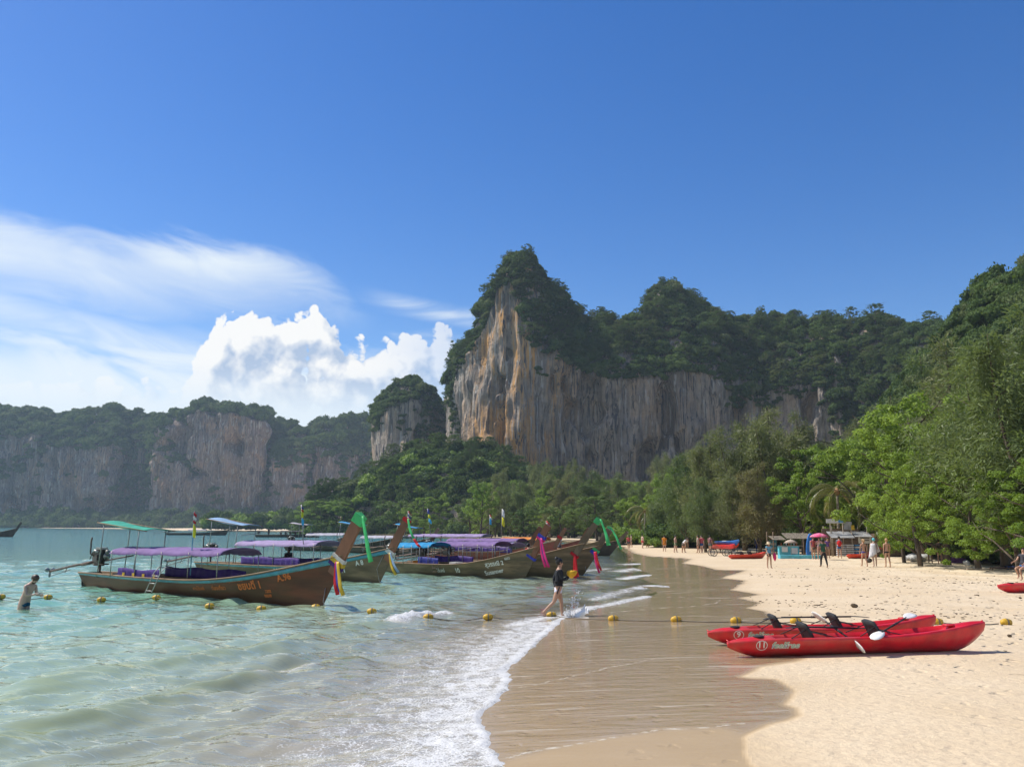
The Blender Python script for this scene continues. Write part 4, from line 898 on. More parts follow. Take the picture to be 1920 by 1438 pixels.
def ribbon(name, pts, w0, w1, mat_, parent, side=(0, 1, 0), wave=0.03):
    pts = np.asarray(pts, float); n = 14; tt = np.linspace(0, 1, n); src = np.linspace(0, 1, len(pts)); C = np.stack([np.interp(tt, src, pts[:, k]) for k in range(3)], 1)
    sd_ = np.array(side, float); sd_ /= np.linalg.norm(sd_); wd_ = (w0 + (w1 - w0) * tt)[:, None]
    dn = np.gradient(C, axis=0); nn = np.cross(dn, sd_); nn /= np.linalg.norm(nn, axis=1)[:, None] + 1e-9
    C = C + nn * (wave * np.sin(tt * 11) * tt)[:, None]
    G = np.stack([C - sd_ * wd_ / 2, C - nn * wd_ * 0.12, C + sd_ * wd_ / 2], 1)
    return MB().sheet(G, 0.006).build(name, mat_, parent)

def flag(parent, base, h, flags, lean=(0.0, 0.0), pole_mat=None, fs=1.0):
    base = np.array(base, float); top = base + np.array([lean[0], lean[1], h])
    po = MB().tube([base, (base + top) / 2, top], 0.022, 6).build('flag_pole', pole_mat or METAL, parent)
    z = 0.0
    for mat_, fh, fl in flags:
        a = top - (top - base) / h * z; tt = np.linspace(0, 1, 8); ww = np.linspace(0, 1, 4)
        G = np.array([[a + np.array([0.8, -0.35, 0]) * fl * fs * q_ + np.array([0, 0, -fh * fs * r_ - 0.45 * fl * fs * q_ * q_]) + np.array([0.35, 0.8, 0]) * 0.07 * fs * math.sin(q_ * 7 + r_ * 2) * q_ for q_ in tt] for r_ in ww])
        MB().sheet(G, 0.004).build('flag', mat_, po); z += fh * fs * 1.08
    return po

def canopy(parent, x0, x1, half, z0, z1, mat_, crown=0.16, sag=0.05, posts=4, hull=None, valance=None):
    nx, ny = 40, 13; xs = np.linspace(x0, x1, nx); ys = np.linspace(-1, 1, ny)
    G = np.array([[(x, half * y, z0 + (z1 - z0) * (x - x0) / (x1 - x0) + crown * (1 - y * y) - sag * abs(math.sin((x - x0) / (x1 - x0) * posts * math.pi)) * (0.5 + 0.5 * y * y) - 0.10 * max(0, abs(y) - 0.86) / 0.14 + 0.012 * math.sin(x * 17 + y * 2)) for y in ys] for x in xs])
    MB().sheet(G, 0.012).build('canopy', mat_, parent)
    for i in range(posts + 1):
        x = x0 + 0.15 + (x1 - x0 - 0.3) * i / posts
        for sd_ in (-1, 1):
            zt = z0 + (z1 - z0) * (x - x0) / (x1 - x0); yb = half * 0.96
            zb = 0.45 if hull is None else float(hull.g(np.clip(x / hull.L, 0, 1))) - 0.05
            MB().tube([(x, sd_ * yb, zb), (x, sd_ * yb, zt)], 0.02, 6).build('canopy_post', METAL, parent)

def drape(parent, x0, x1, y, z0, z1, mat_):
    n = int((x1 - x0) * 7) + 4; xs = np.linspace(x0, x1, n)
    G = np.array([[(x, y + 0.025 * math.sin(x * 14) * (1 - r_ * 0.5) + 0.012 * math.sin(x * 31), z1 + (z0 - z1) * r_ - (0.03 * math.sin(x * 2.7) if r_ == 0 else 0)) for x in xs] for r_ in (0, 0.35, 0.7, 1.0)])
    return MB().sheet(G, 0.01).build('side_cloth', mat_, parent)

def engine(parent, x, z, shaft=4.4, drop=0.55, full=True, yaw=0.0):
    e = MB().box((x, 0, z + 0.22), (0.62, 0.42, 0.36)).box((x + 0.02, 0, z + 0.46), (0.52, 0.24, 0.16)).box((x - 0.1, 0.0, z - 0.05), (0.36, 0.30, 0.22)); e = e.build('engine', METAL_DARK, parent)
    if full:
        MB().box((x + 0.02, 0, z + 0.58), (0.44, 0.30, 0.09)).tube([(x - 0.2, 0.18, z + 0.5), (x, 0.24, z + 0.56), (x + 0.2, 0.18, z + 0.5)], 0.05, 8).tube([(x - 0.24, -0.2, z + 0.42), (x - 0.05, -0.27, z + 0.50), (x + 0.16, -0.2, z + 0.42)], 0.045, 8).build('engine_head', METAL_PALE, e)
        for dx, r_ in ((0.36, 0.15), (0.40, 0.10)): MB().lathe([(r_, 0), (r_ * 1.05, 0.02), (r_ * 0.7, 0.035), (r_, 0.05)], (x + dx, 0.06, z + 0.25 + (0.18 if r_ < 0.12 else 0)), 14, [(0, 0, 1), (0, 1, 0), (-1, 0, 0)]).build('pulley', METAL_PALE, e)
        MB().tube([(x - 0.15, -0.2, z + 0.25), (x - 0.32, -0.3, z + 0.35), (x - 0.34, -0.3, z + 0.9), (x - 0.32, -0.28, z + 1.05)], 0.035, 8).build('exhaust_pipe', RUST, e)
        for i, (a, b_) in enumerate((((x - 0.28, 0.1, z + 0.4), (x - 0.5, 0.12, z + 0.0)), ((x + 0.25, -0.15, z + 0.3), (x + 0.42, -0.2, z - 0.05)), ((x - 0.3, -0.1, z + 0.5), (x - 0.62, -0.15, z + 0.1)))):
            MB().tube([a, ((a[0] + b_[0]) / 2 - 0.06, a[1], (a[2] + b_[2]) / 2 + 0.12), b_], 0.022, 6).build('hose', METAL_DARK, e)
        MB().box((x - 0.05, 0.12, z + 0.12), (0.3, 0.22, 0.2)).box((x + 0.1, -0.24, z + 0.2), (0.2, 0.1, 0.22)).build('gearbox', METAL_DARK, e)
    MB().tube([(x, 0, 0.35), (x, 0, z - 0.05)], 0.05, 8).bar((x - 0.4, 0, z - 0.08), (x + 0.45, 0, z - 0.08), 0.3, 0.05).build('engine_mount', RUST, parent)
    MB().tube([(x + 0.3, 0, z + 0.05), (x + 1.2, 0.05, z + 0.18), (x + 2.4, 0.1, z + 0.33)], 0.032, 6).build('tiller', RUST, parent)
    p0 = np.array([x - 0.3, 0, z + 0.02]); p1 = np.array([x - shaft, shaft * math.sin(yaw), z - drop])
    sh = MB().tube([p0, (p0 + p1) / 2 + [0, 0, 0.03], p1], 0.05, 8).tube([p0 + (p1 - p0) * 0.08, p0 + (p1 - p0) * 0.3], 0.075, 8).build('propeller_shaft', RUST, parent)
    d = (p1 - p0) / np.linalg.norm(p1 - p0)
    MB().bar(p0 + (p1 - p0) * 0.55 - [0, 0, 0.12], p1 - d * 0.1 - [0, 0, 0.22], 0.02, 0.025).bar(p0 + (p1 - p0) * 0.62, p0 + (p1 - p0) * 0.66 - [0, 0, 0.2], 0.02, 0.03).build('skeg', RUST, sh)
    pr = MB().ball(p1, 0.06, 8)
    for k in range(3):
        a = k * 2.094 + 0.5; pr.ball(p1 + np.array([0, math.cos(a), math.sin(a)]) * 0.15, 0.12, 8, (0.25, abs(math.cos(a)) * 0.6 + 0.5, abs(math.sin(a)) * 0.6 + 0.5))
    pr.build('propeller', METAL_PALE, sh)

def lettering(boat, hull, txt, size, x, z, mat_, tilt=0.0, bold=0.004, mirror=-1):
    me = text_mesh(txt, size, bold); n = len(me.vertices); co = np.zeros(n * 3, np.float32); me.vertices.foreach_get('co', co); co = co.reshape(-1, 3).astype(float)
    u_ = co[:, 0] * math.cos(tilt) - co[:, 1] * math.sin(tilt); v_ = co[:, 0] * math.sin(tilt) + co[:, 1] * math.cos(tilt)
    xx = x + u_; zz = z + v_; yy = hull.side_y(xx, zz) + 0.012
    me.vertices.foreach_set('co', np.stack([xx, -yy, zz], 1).astype(np.float32).ravel()); me.materials.clear(); me.materials.append(mat_); me.update()
    return link('lettering', me, boat)

def longtail(label, foot_px, stern=None, heading=None, L=12.0, top=2.9, hullmat=None, prowmat=None, railmat=None, beam=1.0, can=None, awn=None, drapes=(), eng=True, g=(0.58, 0.12, 1.0), detail=2, prow_w=0.42, rake=0.62, group='longtail boats moored off the beach', z0=0.0):
    """boat whose stem meets the water at pixel foot_px; returns (root, hull)"""
    fp = P(*foot_px); 
    if stern is not None: v = fp[:2] - np.array(P(*stern))[:2]; L = float(np.linalg.norm(v)); heading = math.atan2(v[1], v[0])
    h = Hull(L, beam, g, 0.32, rake); root = empty('longtail_boat', (fp[0] - L * math.cos(heading), fp[1] - L * math.sin(heading), z0), heading)
    tag(root, label, 'boat', group)
    hullmat = hullmat or HULL_GREY; prowmat = prowmat or PROW_GREY; railmat = railmat or WOOD_CAP
    nt_, nv = (44, 11) if detail > 1 else (26, 7)
    T, Vv = np.meshgrid(np.linspace(0, 1, nt_), np.linspace(0, 1, nv), indexing='ij')
    O1 = h.pt(T, Vv, 1); O2 = h.pt(T, Vv, -1); hb = MB()
    hb.sheet(O1[:, ::-1]); hb.sheet(O2)
    hb.raw(np.concatenate([O1[0], O2[0]]), [(i, i + 1, nv + i + 1, nv + i) for i in range(nv - 1)])
    hb.build('hull', hullmat, root)
    T2, V2 = np.meshgrid(np.linspace(0.01, 0.97, nt_), np.linspace(0.45, 0.99, 5), indexing='ij'); inn = MB()
    I1 = h.pt(T2, V2, 1, 0.05); I2 = h.pt(T2, V2, -1, 0.05); inn.sheet(I1); inn.sheet(I2[:, ::-1])
    inn.sheet(np.stack([I2[:, 0], I1[:, 0]], 1)); inn.build('inner_planking', WOOD_IN, root)
    for sd_ in (1, -1):
        ts = np.linspace(0, 0.995, nt_); rl = h.pt(ts, np.full(nt_, 1.0), sd_)
        MB().tube(rl + [0, 0, 0.0], 0.05, 6, flat=0.7).build('gunwale', WOOD_CAP, root)
        if railmat is not WOOD_CAP:
            st = np.stack([h.pt(ts, np.full(nt_, 0.90), sd_), h.pt(ts, np.full(nt_, 0.985), sd_)], 1) + np.array([0, 0.008 * sd_, 0]); MB().sheet(st if sd_ < 0 else st[:, ::-1], 0.006).build('rail_stripe', railmat, root)
    # benches and ribs
    if detail > 1:
        for f in (0.2, 0.3, 0.4, 0.5, 0.6, 0.7):
            y = float(h.b(f)) * 0.85; MB().box((f * L, 0, float(h.g(f)) - 0.22), (0.28, 2 * y, 0.04)).build('bench', WOOD_IN, root)
    # prow post
    gz_ = float(h.g(1.0)); n = 10; qq = np.linspace(0, 1, n); zc = gz_ * 0.62 + (top - gz_ * 0.62) * qq; xc = L + h.rake * zc - 0.22 + 0.05 * (qq - 0.3) + 0.22 * np.maximum(0, qq - 0.5) ** 2
    hw = prow_w * 0.5 * (1.0 - 0.28 * qq); hy = 0.085 + 0.03 * qq; ax = np.array([1.0, 0, -h.rake]); ax /= np.linalg.norm(ax); V = []
    for i in range(n):
        c_ = np.array([xc[i], 0, zc[i]])
        for a, b_ in ((-1, -1), (1, -0.45), (1, 0.45), (-1, 1)): V.append(c_ + ax * hw[i] * a + np.array([0, hy[i] * b_, 0]))
    mp = MB().raw(V, [tuple(f) for f in grid_faces(n, 4, True)] + [(3, 2, 1, 0), tuple(range(4 * n - 4, 4 * n))]); mp.build('prow_post', prowmat, root)
    root['_'] = 0; del root['_']
    h.top = np.array([xc[-1], 0, zc[-1]]); h.prow = lambda q_: np.array([np.interp(q_, qq, xc), 0, np.interp(q_, qq, zc)]); h.pw = lambda q_: (np.interp(q_, qq, hw), np.interp(q_, qq, hy))
    if can: canopy(root, *can, hull=h)
    for d in drapes: drape(root, *d)
    if awn:
        x0, x1, zb0, zb1, mat_ = awn; hf = 0.62; G = np.array([[(x, hf * y, zb0 + (zb1 - zb0) * (x - x0) / (x1 - x0) + 0.08 * (1 - y * y) - 0.06 * math.sin((x - x0) / (x1 - x0) * math.pi)) for y in np.linspace(-1, 1, 7)] for x in np.linspace(x0, x1, 14)])
        a = MB().sheet(G, 0.012).build('awning', mat_, root)
        for sd_ in (-1, 1): MB().tube([(x0 - 0.15, sd_ * hf, zb0 + 0.01), (x1 + 0.15, sd_ * hf, zb1 - 0.01)], 0.022, 6).build('awning_rail', WOOD_CAP, root)
        for x, sd_ in ((x0 + 0.35, -1), (x0 + 0.35, 1), (x1 - 0.45, -1), (x1 - 0.45, 1)):
            zt = zb0 + (zb1 - zb0) * (x - x0) / (x1 - x0) - 0.02; MB().tube([(x - 0.25, sd_ * hf * 0.95, 0.45), (x - 0.05, sd_ * hf * 0.95, zt * 0.75), (x, sd_ * hf * 0.95, zt)], 0.024, 6).build('awning_post', METAL, root)
    if eng: engine(root, 0.55, 1.05 if detail > 1 else 0.95, full=detail > 0)
    return root, h

def wrap(boat, h, q0, q1, mat_, name='prow_wrap', grow=0.02):
    V = []; ax = np.array([1.0, 0, -h.rake]); ax /= np.linalg.norm(ax); n = 4
    for q_ in np.linspace(q0, q1, n):
        c_ = h.prow(q_); a_, b__ = h.pw(q_); a_ += grow; b__ += grow
        for u_, v_ in ((-1, -1), (1, -0.5), (1, 0.5), (-1, 1)): V.append(c_ + ax * a_ * u_ + np.array([0, b__ * v_, 0]))
    return MB().raw(V, [tuple(f) for f in grid_faces(n, 4, True)] + [(3, 2, 1, 0), (12, 13, 14, 15)]).build(name, mat_, boat)
WIND = np.array([0.75, 0.15, 0.0])
def tails(boat, h, q_, mats, length=0.8, spread=0.10, wind=0.25, w0=0.10, w1=0.14, side=-1):
    p = h.prow(q_) + np.array([0.05, side * (h.pw(q_)[1] + 0.02), 0])
    for i, m__ in enumerate(mats):
        o_ = np.array([spread * (i - (len(mats) - 1) / 2), side * 0.02 * i, 0]); l_ = length * (1 - 0.12 * (i % 2))
        ribbon('ribbon', [p + o_ * 0.3, p + o_ + np.array([wind * 0.35, side * 0.05, -l_ * 0.5]), p + o_ * 1.3 + np.array([wind, side * 0.06, -l_])], w0, w1, m__, boat, side=(1, 0.2, 0.2))

# -- front boat with orange lettering
b1, h1 = longtail('brown longtail boat with orange lettering A.96 and green cloth on its prow', (605, 1137), stern=(172, 1099), top=2.98, hullmat=HULL_BROWN, prowmat=PROW_RED, railmat=RAIL_BLUE, beam=1.02,
                  can=(2.9, 10.4, 0.92, 1.58, 1.66, C_PURPLE), awn=(1.35, 4.9, 2.72, 2.40, C_GREEN), drapes=[(3.6, 6.6, -0.86, 0.56, 0.92, C_DEEP), (6.6, 9.6, 0.82, 0.56, 0.95, C_DEEP), (4.2, 8.6, 0.84, 0.56, 0.95, C_DEEP)], detail=2, g=(0.60, 0.06, 1.05), prow_w=0.5)
wrap(b1, h1, 0.86, 1.005, C_RIBG)
tp = h1.top; ribbon('ribbon', [tp + [0.15, -0.12, -0.02], tp + [0.35, -0.2, -0.45], tp + [0.55, -0.24, -0.95], tp + [0.75, -0.28, -1.45]], 0.08, 0.17, C_RIBG, b1, side=(1, 0.3, 0.3), wave=0.02)
wrap(b1, h1, 0.18, 0.24, C_RIBY, 'garland', 0.05); wrap(b1, h1, 0.245, 0.30, C_RIBW, 'garland', 0.045); wrap(b1, h1, 0.12, 0.175, C_DEEP, 'garland', 0.05)
tails(b1, h1, 0.22, [C_RIBR, C_RIBB, C_RIBY], 1.05, 0.12, 0.28, 0.11, 0.16)
lettering(b1, h1, 'A.96', 0.32, 13.35, 0.90, PAINT_ORANGE, 0.18, 0.010); lettering(b1, h1, 'ชยบดี 1', 0.36, 11.75, 0.56, PAINT_ORANGE, 0.10, 0.010); lettering(b1, h1, 'กลุ่มเรือหางยาว', 0.13, 11.1, 0.72, PAINT_ORANGE, 0.10, 0.003)
lettering(b1, h1, 'ท่องเที่ยว', 0.20, 10.2, 0.42, PAINT_ORANGE, 0.06, 0.004); lettering(b1, h1, '2202', 0.14, 12.55, 0.40, PAINT_ORANGE, 0.08, 0.004); lettering(b1, h1, '98080', 0.14, 12.5, 0.24, PAINT_ORANGE, 0.08, 0.004); lettering(b1, h1, 'หาดไร่เลย์', 0.17, 9.1, 0.36, PAINT_ORANGE, 0.05, 0.003)
flag(b1, (8.35, -0.7, 0.8), 2.35, [(C_FRED, 0.14, 0.22), (C_FWHITE, 0.14, 0.20), (C_FRED, 0.12, 0.18), (C_YEL, 0.48, 0.30)], (0.0, 0.0), pmat('pole_blue', (0.10, 0.30, 0.42), 0.5), 1.0)
for i in range(4): MB().box((4.1 + i * 0.72, -0.915, 0.70), (0.16, 0.012, 0.13)).build('emblem', C_RIBY, b1)
ld = MB()
for dx in (0, 0.42): ld.tube([(6.6 + dx + 0.16, -0.70, 1.02), (6.6 + dx + 0.12, -0.98, 1.06), (6.6 + dx + 0.04, -1.12, 0.86), (6.6 + dx - 0.16, -1.42, -0.15)], 0.02, 6)
for k in range(4):
    f = 0.12 + k * 0.27; a = np.array([6.64, -1.12, 0.86]) + (np.array([6.44, -1.42, -0.15]) - np.array([6.64, -1.12, 0.86])) * f; ld.tube([a, a + [0.42, 0, 0]], 0.018, 6)
ld.build('boarding_ladder', METAL_PALE, b1)
for k in range(3): MB().tube([(np.array([-0.12, -0.30 + 0.10 * k, 0.22]) + 0.26 * np.array([0.25 * math.sin(a), 0.15 * math.sin(a), math.cos(a) * 0.85])) for a in np.linspace(0, 2 * math.pi, 17)], 0.045, 6, False).build('rope_coil', METAL_DARK, b1)
MB().tube([h1.pt(0.985, 0.55, -1) + [0.05, -0.02, 0], h1.pt(0.985, 0.3, -1) + [0.25, -0.05, 0.05], h1.pt(1.0, 0.15, -1) + [0.75, -0.1, -0.3]], 0.012, 5).build('mooring_rope', METAL, b1)
MB().box((2.2, 0, 0.5), (0.5, 0.9, 0.16)).box((1.6, 0.3, 0.45), (0.5, 0.3, 0.3)).build('storage_box', HULL_DARK, b1)

HD = math.atan2(-8.85, 12.1)
b2, h2 = longtail('dark brown longtail boat with white lettering moored behind the orange lettered boat', (712, 1094), heading=HD - 0.02, L=14.2, top=3.0, hullmat=HULL_GREY, prowmat=PROW_RED, railmat=RAIL_BLUE, can=(4.0, 10.6, 0.92, 1.70, 1.78, C_LILAC), awn=(1.0, 4.2, 3.0, 2.62, C_SKY),
                  drapes=[(4.6, 9.4, -0.86, 0.62, 1.05, C_DEEP), (4.6, 9.4, 0.86, 0.62, 1.0, C_DEEP)], g=(0.60, 0.06, 1.05), prow_w=0.46)
wrap(b2, h2, 0.93, 1.005, C_RIBR); wrap(b2, h2, 0.16, 0.25, C_RIBW, 'garland', 0.04); tp = h2.top
ribbon('ribbon', [tp + [0.1, -0.1, 0], tp + [0.3, -0.2, -0.45], tp + [0.6, -0.22, -0.9]], 0.10, 0.12, C_RIBG, b2, side=(1, 0.3, 0.3)); ribbon('ribbon', [tp + [0.6, -0.22, -0.9], tp + [0.8, -0.24, -1.1], tp + [1.0, -0.25, -1.25]], 0.12, 0.14, C_RIBR, b2, side=(1, 0.3, 0.3))
tails(b2, h2, 0.2, [C_RIBY, C_SKY], 1.0, 0.16, 0.55, 0.08, 0.14)
flag(b2, tp - [0.1, 0, 0.15], 0.5, [(C_FRED, 0.06, 0.34), (C_FWHITE, 0.06, 0.34), (C_FBLUE, 0.10, 0.34), (C_FWHITE, 0.06, 0.34), (C_FRED, 0.06, 0.34)], (0.1, 0))
flag(b2, (9.6, -0.8, 1.4), 2.3, [(C_FBLUE, 0.16, 0.3), (C_FRED, 0.12, 0.26), (C_YEL, 0.30, 0.2), (C_BLUE, 0.36, 0.24)], (-0.35, 0.0))
lettering(b2, h2, 'โชค', 0.42, 11.9, 0.56, PAINT_WHITE, 0.10, 0.008); lettering(b2, h2, 'A 8', 0.32, 13.1, 0.92, PAINT_WHITE, 0.15, 0.006); lettering(b2, h2, 'SCB', 0.2, 7.6, 0.50, PAINT_WHITE, 0.0)
MB().tube([h2.pt(0.975, 0.95, -1) + [0, -0.02, 0], h2.pt(0.97, 0.6, -1) + [0, -0.06, 0], h2.pt(0.99, 0.3, -1) + [0.1, -0.05, 0], h2.pt(1.0, 0.15, -1) + [0.7, -0.1, -0.25]], 0.012, 5).build('mooring_rope', METAL, b2)

b3, h3 = longtail('weathered grey longtail boat lettered 10 and Susanner with red prow post', (984, 1085), stern=(722, 1071), top=2.75, hullmat=HULL_GREY, prowmat=PROW_RED, can=(1.6, 4.6, 0.9, 1.55, 1.62, C_BLUE), drapes=[(3.6, 5.2, -0.8, 0.5, 0.95, C_FBLUE)], g=(0.55, 0.1, 1.05), prow_w=0.44, beam=0.98)
wrap(b3, h3, 0.62, 0.70, C_RIBB, 'garland', 0.04); wrap(b3, h3, 0.56, 0.615, C_RIBP, 'garland', 0.04); tails(b3, h3, 0.62, [C_RIBP, C_DEEP, C_RIBP], 1.45, 0.10, 0.45, 0.08, 0.14); wrap(b3, h3, 0.0, 0.06, C_RIBB, 'garland', 0.06)
lettering(b3, h3, 'Susanner', 0.32, 8.9, 0.30, PAINT_WHITE, 0.18, 0.004); lettering(b3, h3, 'สุวรรณี 2', 0.30, 9.0, 0.72, PAINT_WHITE, 0.14, 0.006); lettering(b3, h3, '10', 0.34, 6.6, 0.30, PAINT_WHITE, 0.05, 0.008); lettering(b3, h3, 'ไร่เลย์', 0.26, 5.4, 0.26, PAINT_WHITE, 0.03, 0.002); lettering(b3, h3, '6252', 0.16, 9.8, 1.02, PAINT_WHITE, 0.2, 0.003)
MB().box((3.4, -0.2, 0.62), (1.0, 0.7, 0.25)).build('cargo', C_ORANGE, b3); MB().box((5.8, 0, 0.62), (0.5, 0.6, 0.2)).build('cargo', C_RIBW, b3)
lz = MB()
for dx in (0, 0.4): lz.tube([(5.0 + dx, -0.95, 0.75), (4.95 + dx, -1.08, 0.1)], 0.016, 5)
for z_ in (0.2, 0.4, 0.6): lz.tube([(4.97, -1.03, z_), (5.37, -1.03, z_)], 0.014, 5)
lz.build('boarding_ladder', RUST, b3)

def simple(label, foot, L, hd, **kw):
    return longtail(label, foot, heading=HD + hd, L=L, **kw)
b4, h4 = simple('grey longtail boat with bright green cloth on its tall pointed prow', (1058, 1083), 10.5, 0.02, top=3.1, hullmat=HULL_GREY, prowmat=PROW_GREY, can=(2.0, 6.5, 0.9, 1.62, 1.7, C_PURPLE), drapes=[(2.2, 5.0, -0.84, 0.6, 1.0, C_DEEP)], g=(0.6, 0.1, 1.15), rake=0.75, prow_w=0.36)
wrap(b4, h4, 0.88, 1.01, C_RIBG); tp = h4.top; ribbon('ribbon', [tp + [0.1, -0.1, 0], tp + [0.35, -0.15, -0.5], tp + [0.55, -0.2, -1.0], tp + [0.62, -0.2, -1.35]], 0.08, 0.22, C_RIBG, b4, side=(1, 0.3, 0.2)); wrap(b4, h4, 0.0, 0.06, C_RIBR, 'garland', 0.05); tails(b4, h4, 0.04, [C_RIBR, C_RIBR], 1.3, 0.12, 0.12, 0.12, 0.16)
b5, h5 = simple('grey longtail boat nearest the sand with red and blue ribbons', (1093, 1079), 10.5, 0.0, top=2.5, hullmat=HULL_GREY, prowmat=PROW_GREY, can=(2.0, 6.0, 0.9, 1.55, 1.6, C_LILAC), g=(0.6, 0.1, 1.0), rake=0.78, prow_w=0.34)
wrap(b5, h5, 0.10, 0.20, C_RIBB, 'garland', 0.05); wrap(b5, h5, 0.22, 0.30, C_RIBG, 'garland', 0.04); tails(b5, h5, 0.2, [C_RIBP, C_RIBR], 1.15, 0.1, 0.35, 0.16, 0.12); lettering(b5, h5, 'วสันต์', 0.3, 9.0, 0.8, PAINT_WHITE, 0.12, 0.002)
MB().tube([h5.pt(0.985, 0.5, -1), h5.pt(1.0, 0.25, -1) + [0.2, 0, -0.05], h5.pt(1.0, 0.1, -1) + [0.9, 0, -0.2]], 0.012, 5).build('mooring_rope', METAL, b5)
b6, h6 = simple('longtail boat with light green ribbon near the far end of the row', (1108, 1053), 10.0, 0.0, top=2.75, hullmat=HULL_GREY, prowmat=PROW_GREY, g=(0.6, 0.1, 1.0), detail=1, rake=0.7, prow_w=0.36)
tp = h6.top; wrap(b6, h6, 0.92, 1.005, C_RIBG); ribbon('ribbon', [tp, tp + [0.6, -0.1, -0.8], tp + [1.0, -0.1, -1.7]], 0.14, 0.2, C_RIBG, b6, side=(1, 0.3, 0.2))
b7, h7 = simple('small dark longtail boat last in the row by the sand', (1143, 1042), 9.0, 0.1, top=2.3, hullmat=HULL_DARK, prowmat=PROW_GREY, g=(0.6, 0.1, 0.9), detail=1, rake=0.9)
b8, h8 = simple('red hulled longtail boat behind the weathered grey ones', (1030, 1052), 12.5, 0.10, top=2.6, hullmat=HULL_RED, prowmat=PROW_RED, can=(3.0, 10.0, 0.9, 1.55, 1.62, C_PURPLE), drapes=[(3.2, 9.5, -0.84, 0.62, 0.98, C_DEEP)], detail=1, prow_w=0.36)
wrap(b8, h8, 0.5, 0.6, C_RIBR, 'garland', 0.04)
b9, h9 = simple('longtail boat with long pale lilac roof behind the blue roofed boat', (985, 1046), 15.0, 0.08, top=2.7, hullmat=HULL_DARK, prowmat=PROW_RED, can=(2.5, 11.0, 0.95, 1.85, 1.9, C_LILAC), awn=(0.6, 3.2, 2.9, 2.5, C_BLUE), detail=1)
flag(b9, (5.0, -0.6, 1.8), 2.6, [(C_FBLUE, 0.4, 0.35), (C_YEL, 0.35, 0.4), (C_BLUE, 0.35, 0.5)], (-0.5, 0), fs=1.1); flag(b9, (11.5, -0.5, 1.6), 2.2, [(C_FRED, 0.12, 0.4), (C_FWHITE, 0.2, 0.4), (C_BLUE, 0.5, 0.3)])
b10, h10 = simple('longtail boat with blue stern awning behind the white lettered boat', (800, 1040), 12.0, 0.05, top=2.5, hullmat=HULL_DARK, prowmat=PROW_GREY, can=(4.0, 9.5, 0.9, 1.6, 1.65, C_GREY), awn=(0.6, 3.6, 3.1, 2.8, C_BLUE), detail=1)
flag(b10, (3.0, 0, 2.6), 1.4, [(C_FWHITE, 0.3, 0.4), (C_FRED, 0.2, 0.4)])
b11, h11 = simple('open longtail boat with flat grey roof out in the bay', (742, 1036), 15.5, 0.1, top=2.2, hullmat=HULL_DARK, prowmat=PROW_GREY, can=(3.5, 9.0, 0.9, 1.75, 1.8, C_GREY), awn=(0.8, 3.4, 3.0, 2.8, C_GREY), detail=1)
b12, h12 = simple('longtail boat with a yellow flag behind the green clothed prow', (1078, 1046), 10.0, 0.05, top=2.6, hullmat=HULL_RED, prowmat=PROW_RED, can=(2.5, 7.0, 0.9, 1.6, 1.65, C_ORANGE), detail=1)
flag(b12, (2.0, 0, 0.8), 3.6, [(C_FWHITE, 0.7, 0.4), (C_YEL, 0.8, 0.45)], (0.1, 0)); flag(b12, (7.0, 0, 0.9), 2.4, [(C_FRED, 0.2, 0.6), (C_FWHITE, 0.2, 0.6), (C_YEL, 0.6, 0.5)], fs=0.9)
b13, h13 = longtail('distant longtail boat anchored before the far sand strip', (423, 1003.5), heading=0.15, L=16.5, top=2.9, hullmat=HULL_DARK, prowmat=PROW_GREY, can=(6, 11, 1.0, 1.5, 1.5, C_GREY), detail=0, g=(0.6, 0.1, 1.0), group='distant boats on the bay')
b14, h14 = longtail('distant dark longtail boat full of passengers crossing the bay', (598, 1007.5), heading=0.05, L=15.5, top=2.3, hullmat=HULL_DARK, prowmat=PROW_GREY, can=(6, 11.5, 0.95, 1.5, 1.5, HULL_DARK), detail=0, g=(0.6, 0.1, 0.9), group='distant boats on the bay')
b15, h15 = longtail('distant dark longtail boat leaving the frame far out on the bay', (24, 1006.5), heading=-0.2, L=13.0, top=3.2, hullmat=HULL_DARK, prowmat=HULL_DARK, detail=0, g=(0.7, 0.1, 1.2), eng=False, group='distant boats on the bay', prow_w=0.6)
# ------------------------------------------------------------------ trees along the beach
BROAD = [broad_tree(101 + i, 12.0, (7.2, 6.2, 8.0)[i], LEAF_BROAD, 150, 125, 0.28, 0.07) for i in range(3)]
CASU = [casuarina_tree(201 + i, 15.0, (6.0, 6.8, 5.4)[i], LEAF_CAS, 112, 300) for i in range(3)]
def tree(name, kind, px, Y, top_py, label, group, wide=1.0, mat_=None, var=0, rz=None, cat='tree', dz=0.0):
    tm, cm = kind; x = PY(px, 1000, Y)[0]; z0 = gz(x, Y) - 0.1 + dz; H = PY(px, top_py, Y)[2] - z0
    base = 12.0 if kind in BROAD else 15.0; s = H / (base * (1.0 if kind in CASU else 0.97))
    r_ = empty(name, (x, Y, z0), rz if rz is not None else (px * 0.37) % 6.28); r_.scale = (s * wide, s * wide, s)
    link('trunk', tm, r_); c_ = link('crown', cm, r_)
    if mat_ is not None:
        c_.material_slots[0].link = 'OBJECT'; c_.material_slots[0].material = mat_
    tag(r_, label, cat, group); return r_
GC = 'feathery casuarina trees behind the beach'; GB = 'broad leaved trees behind the beach'
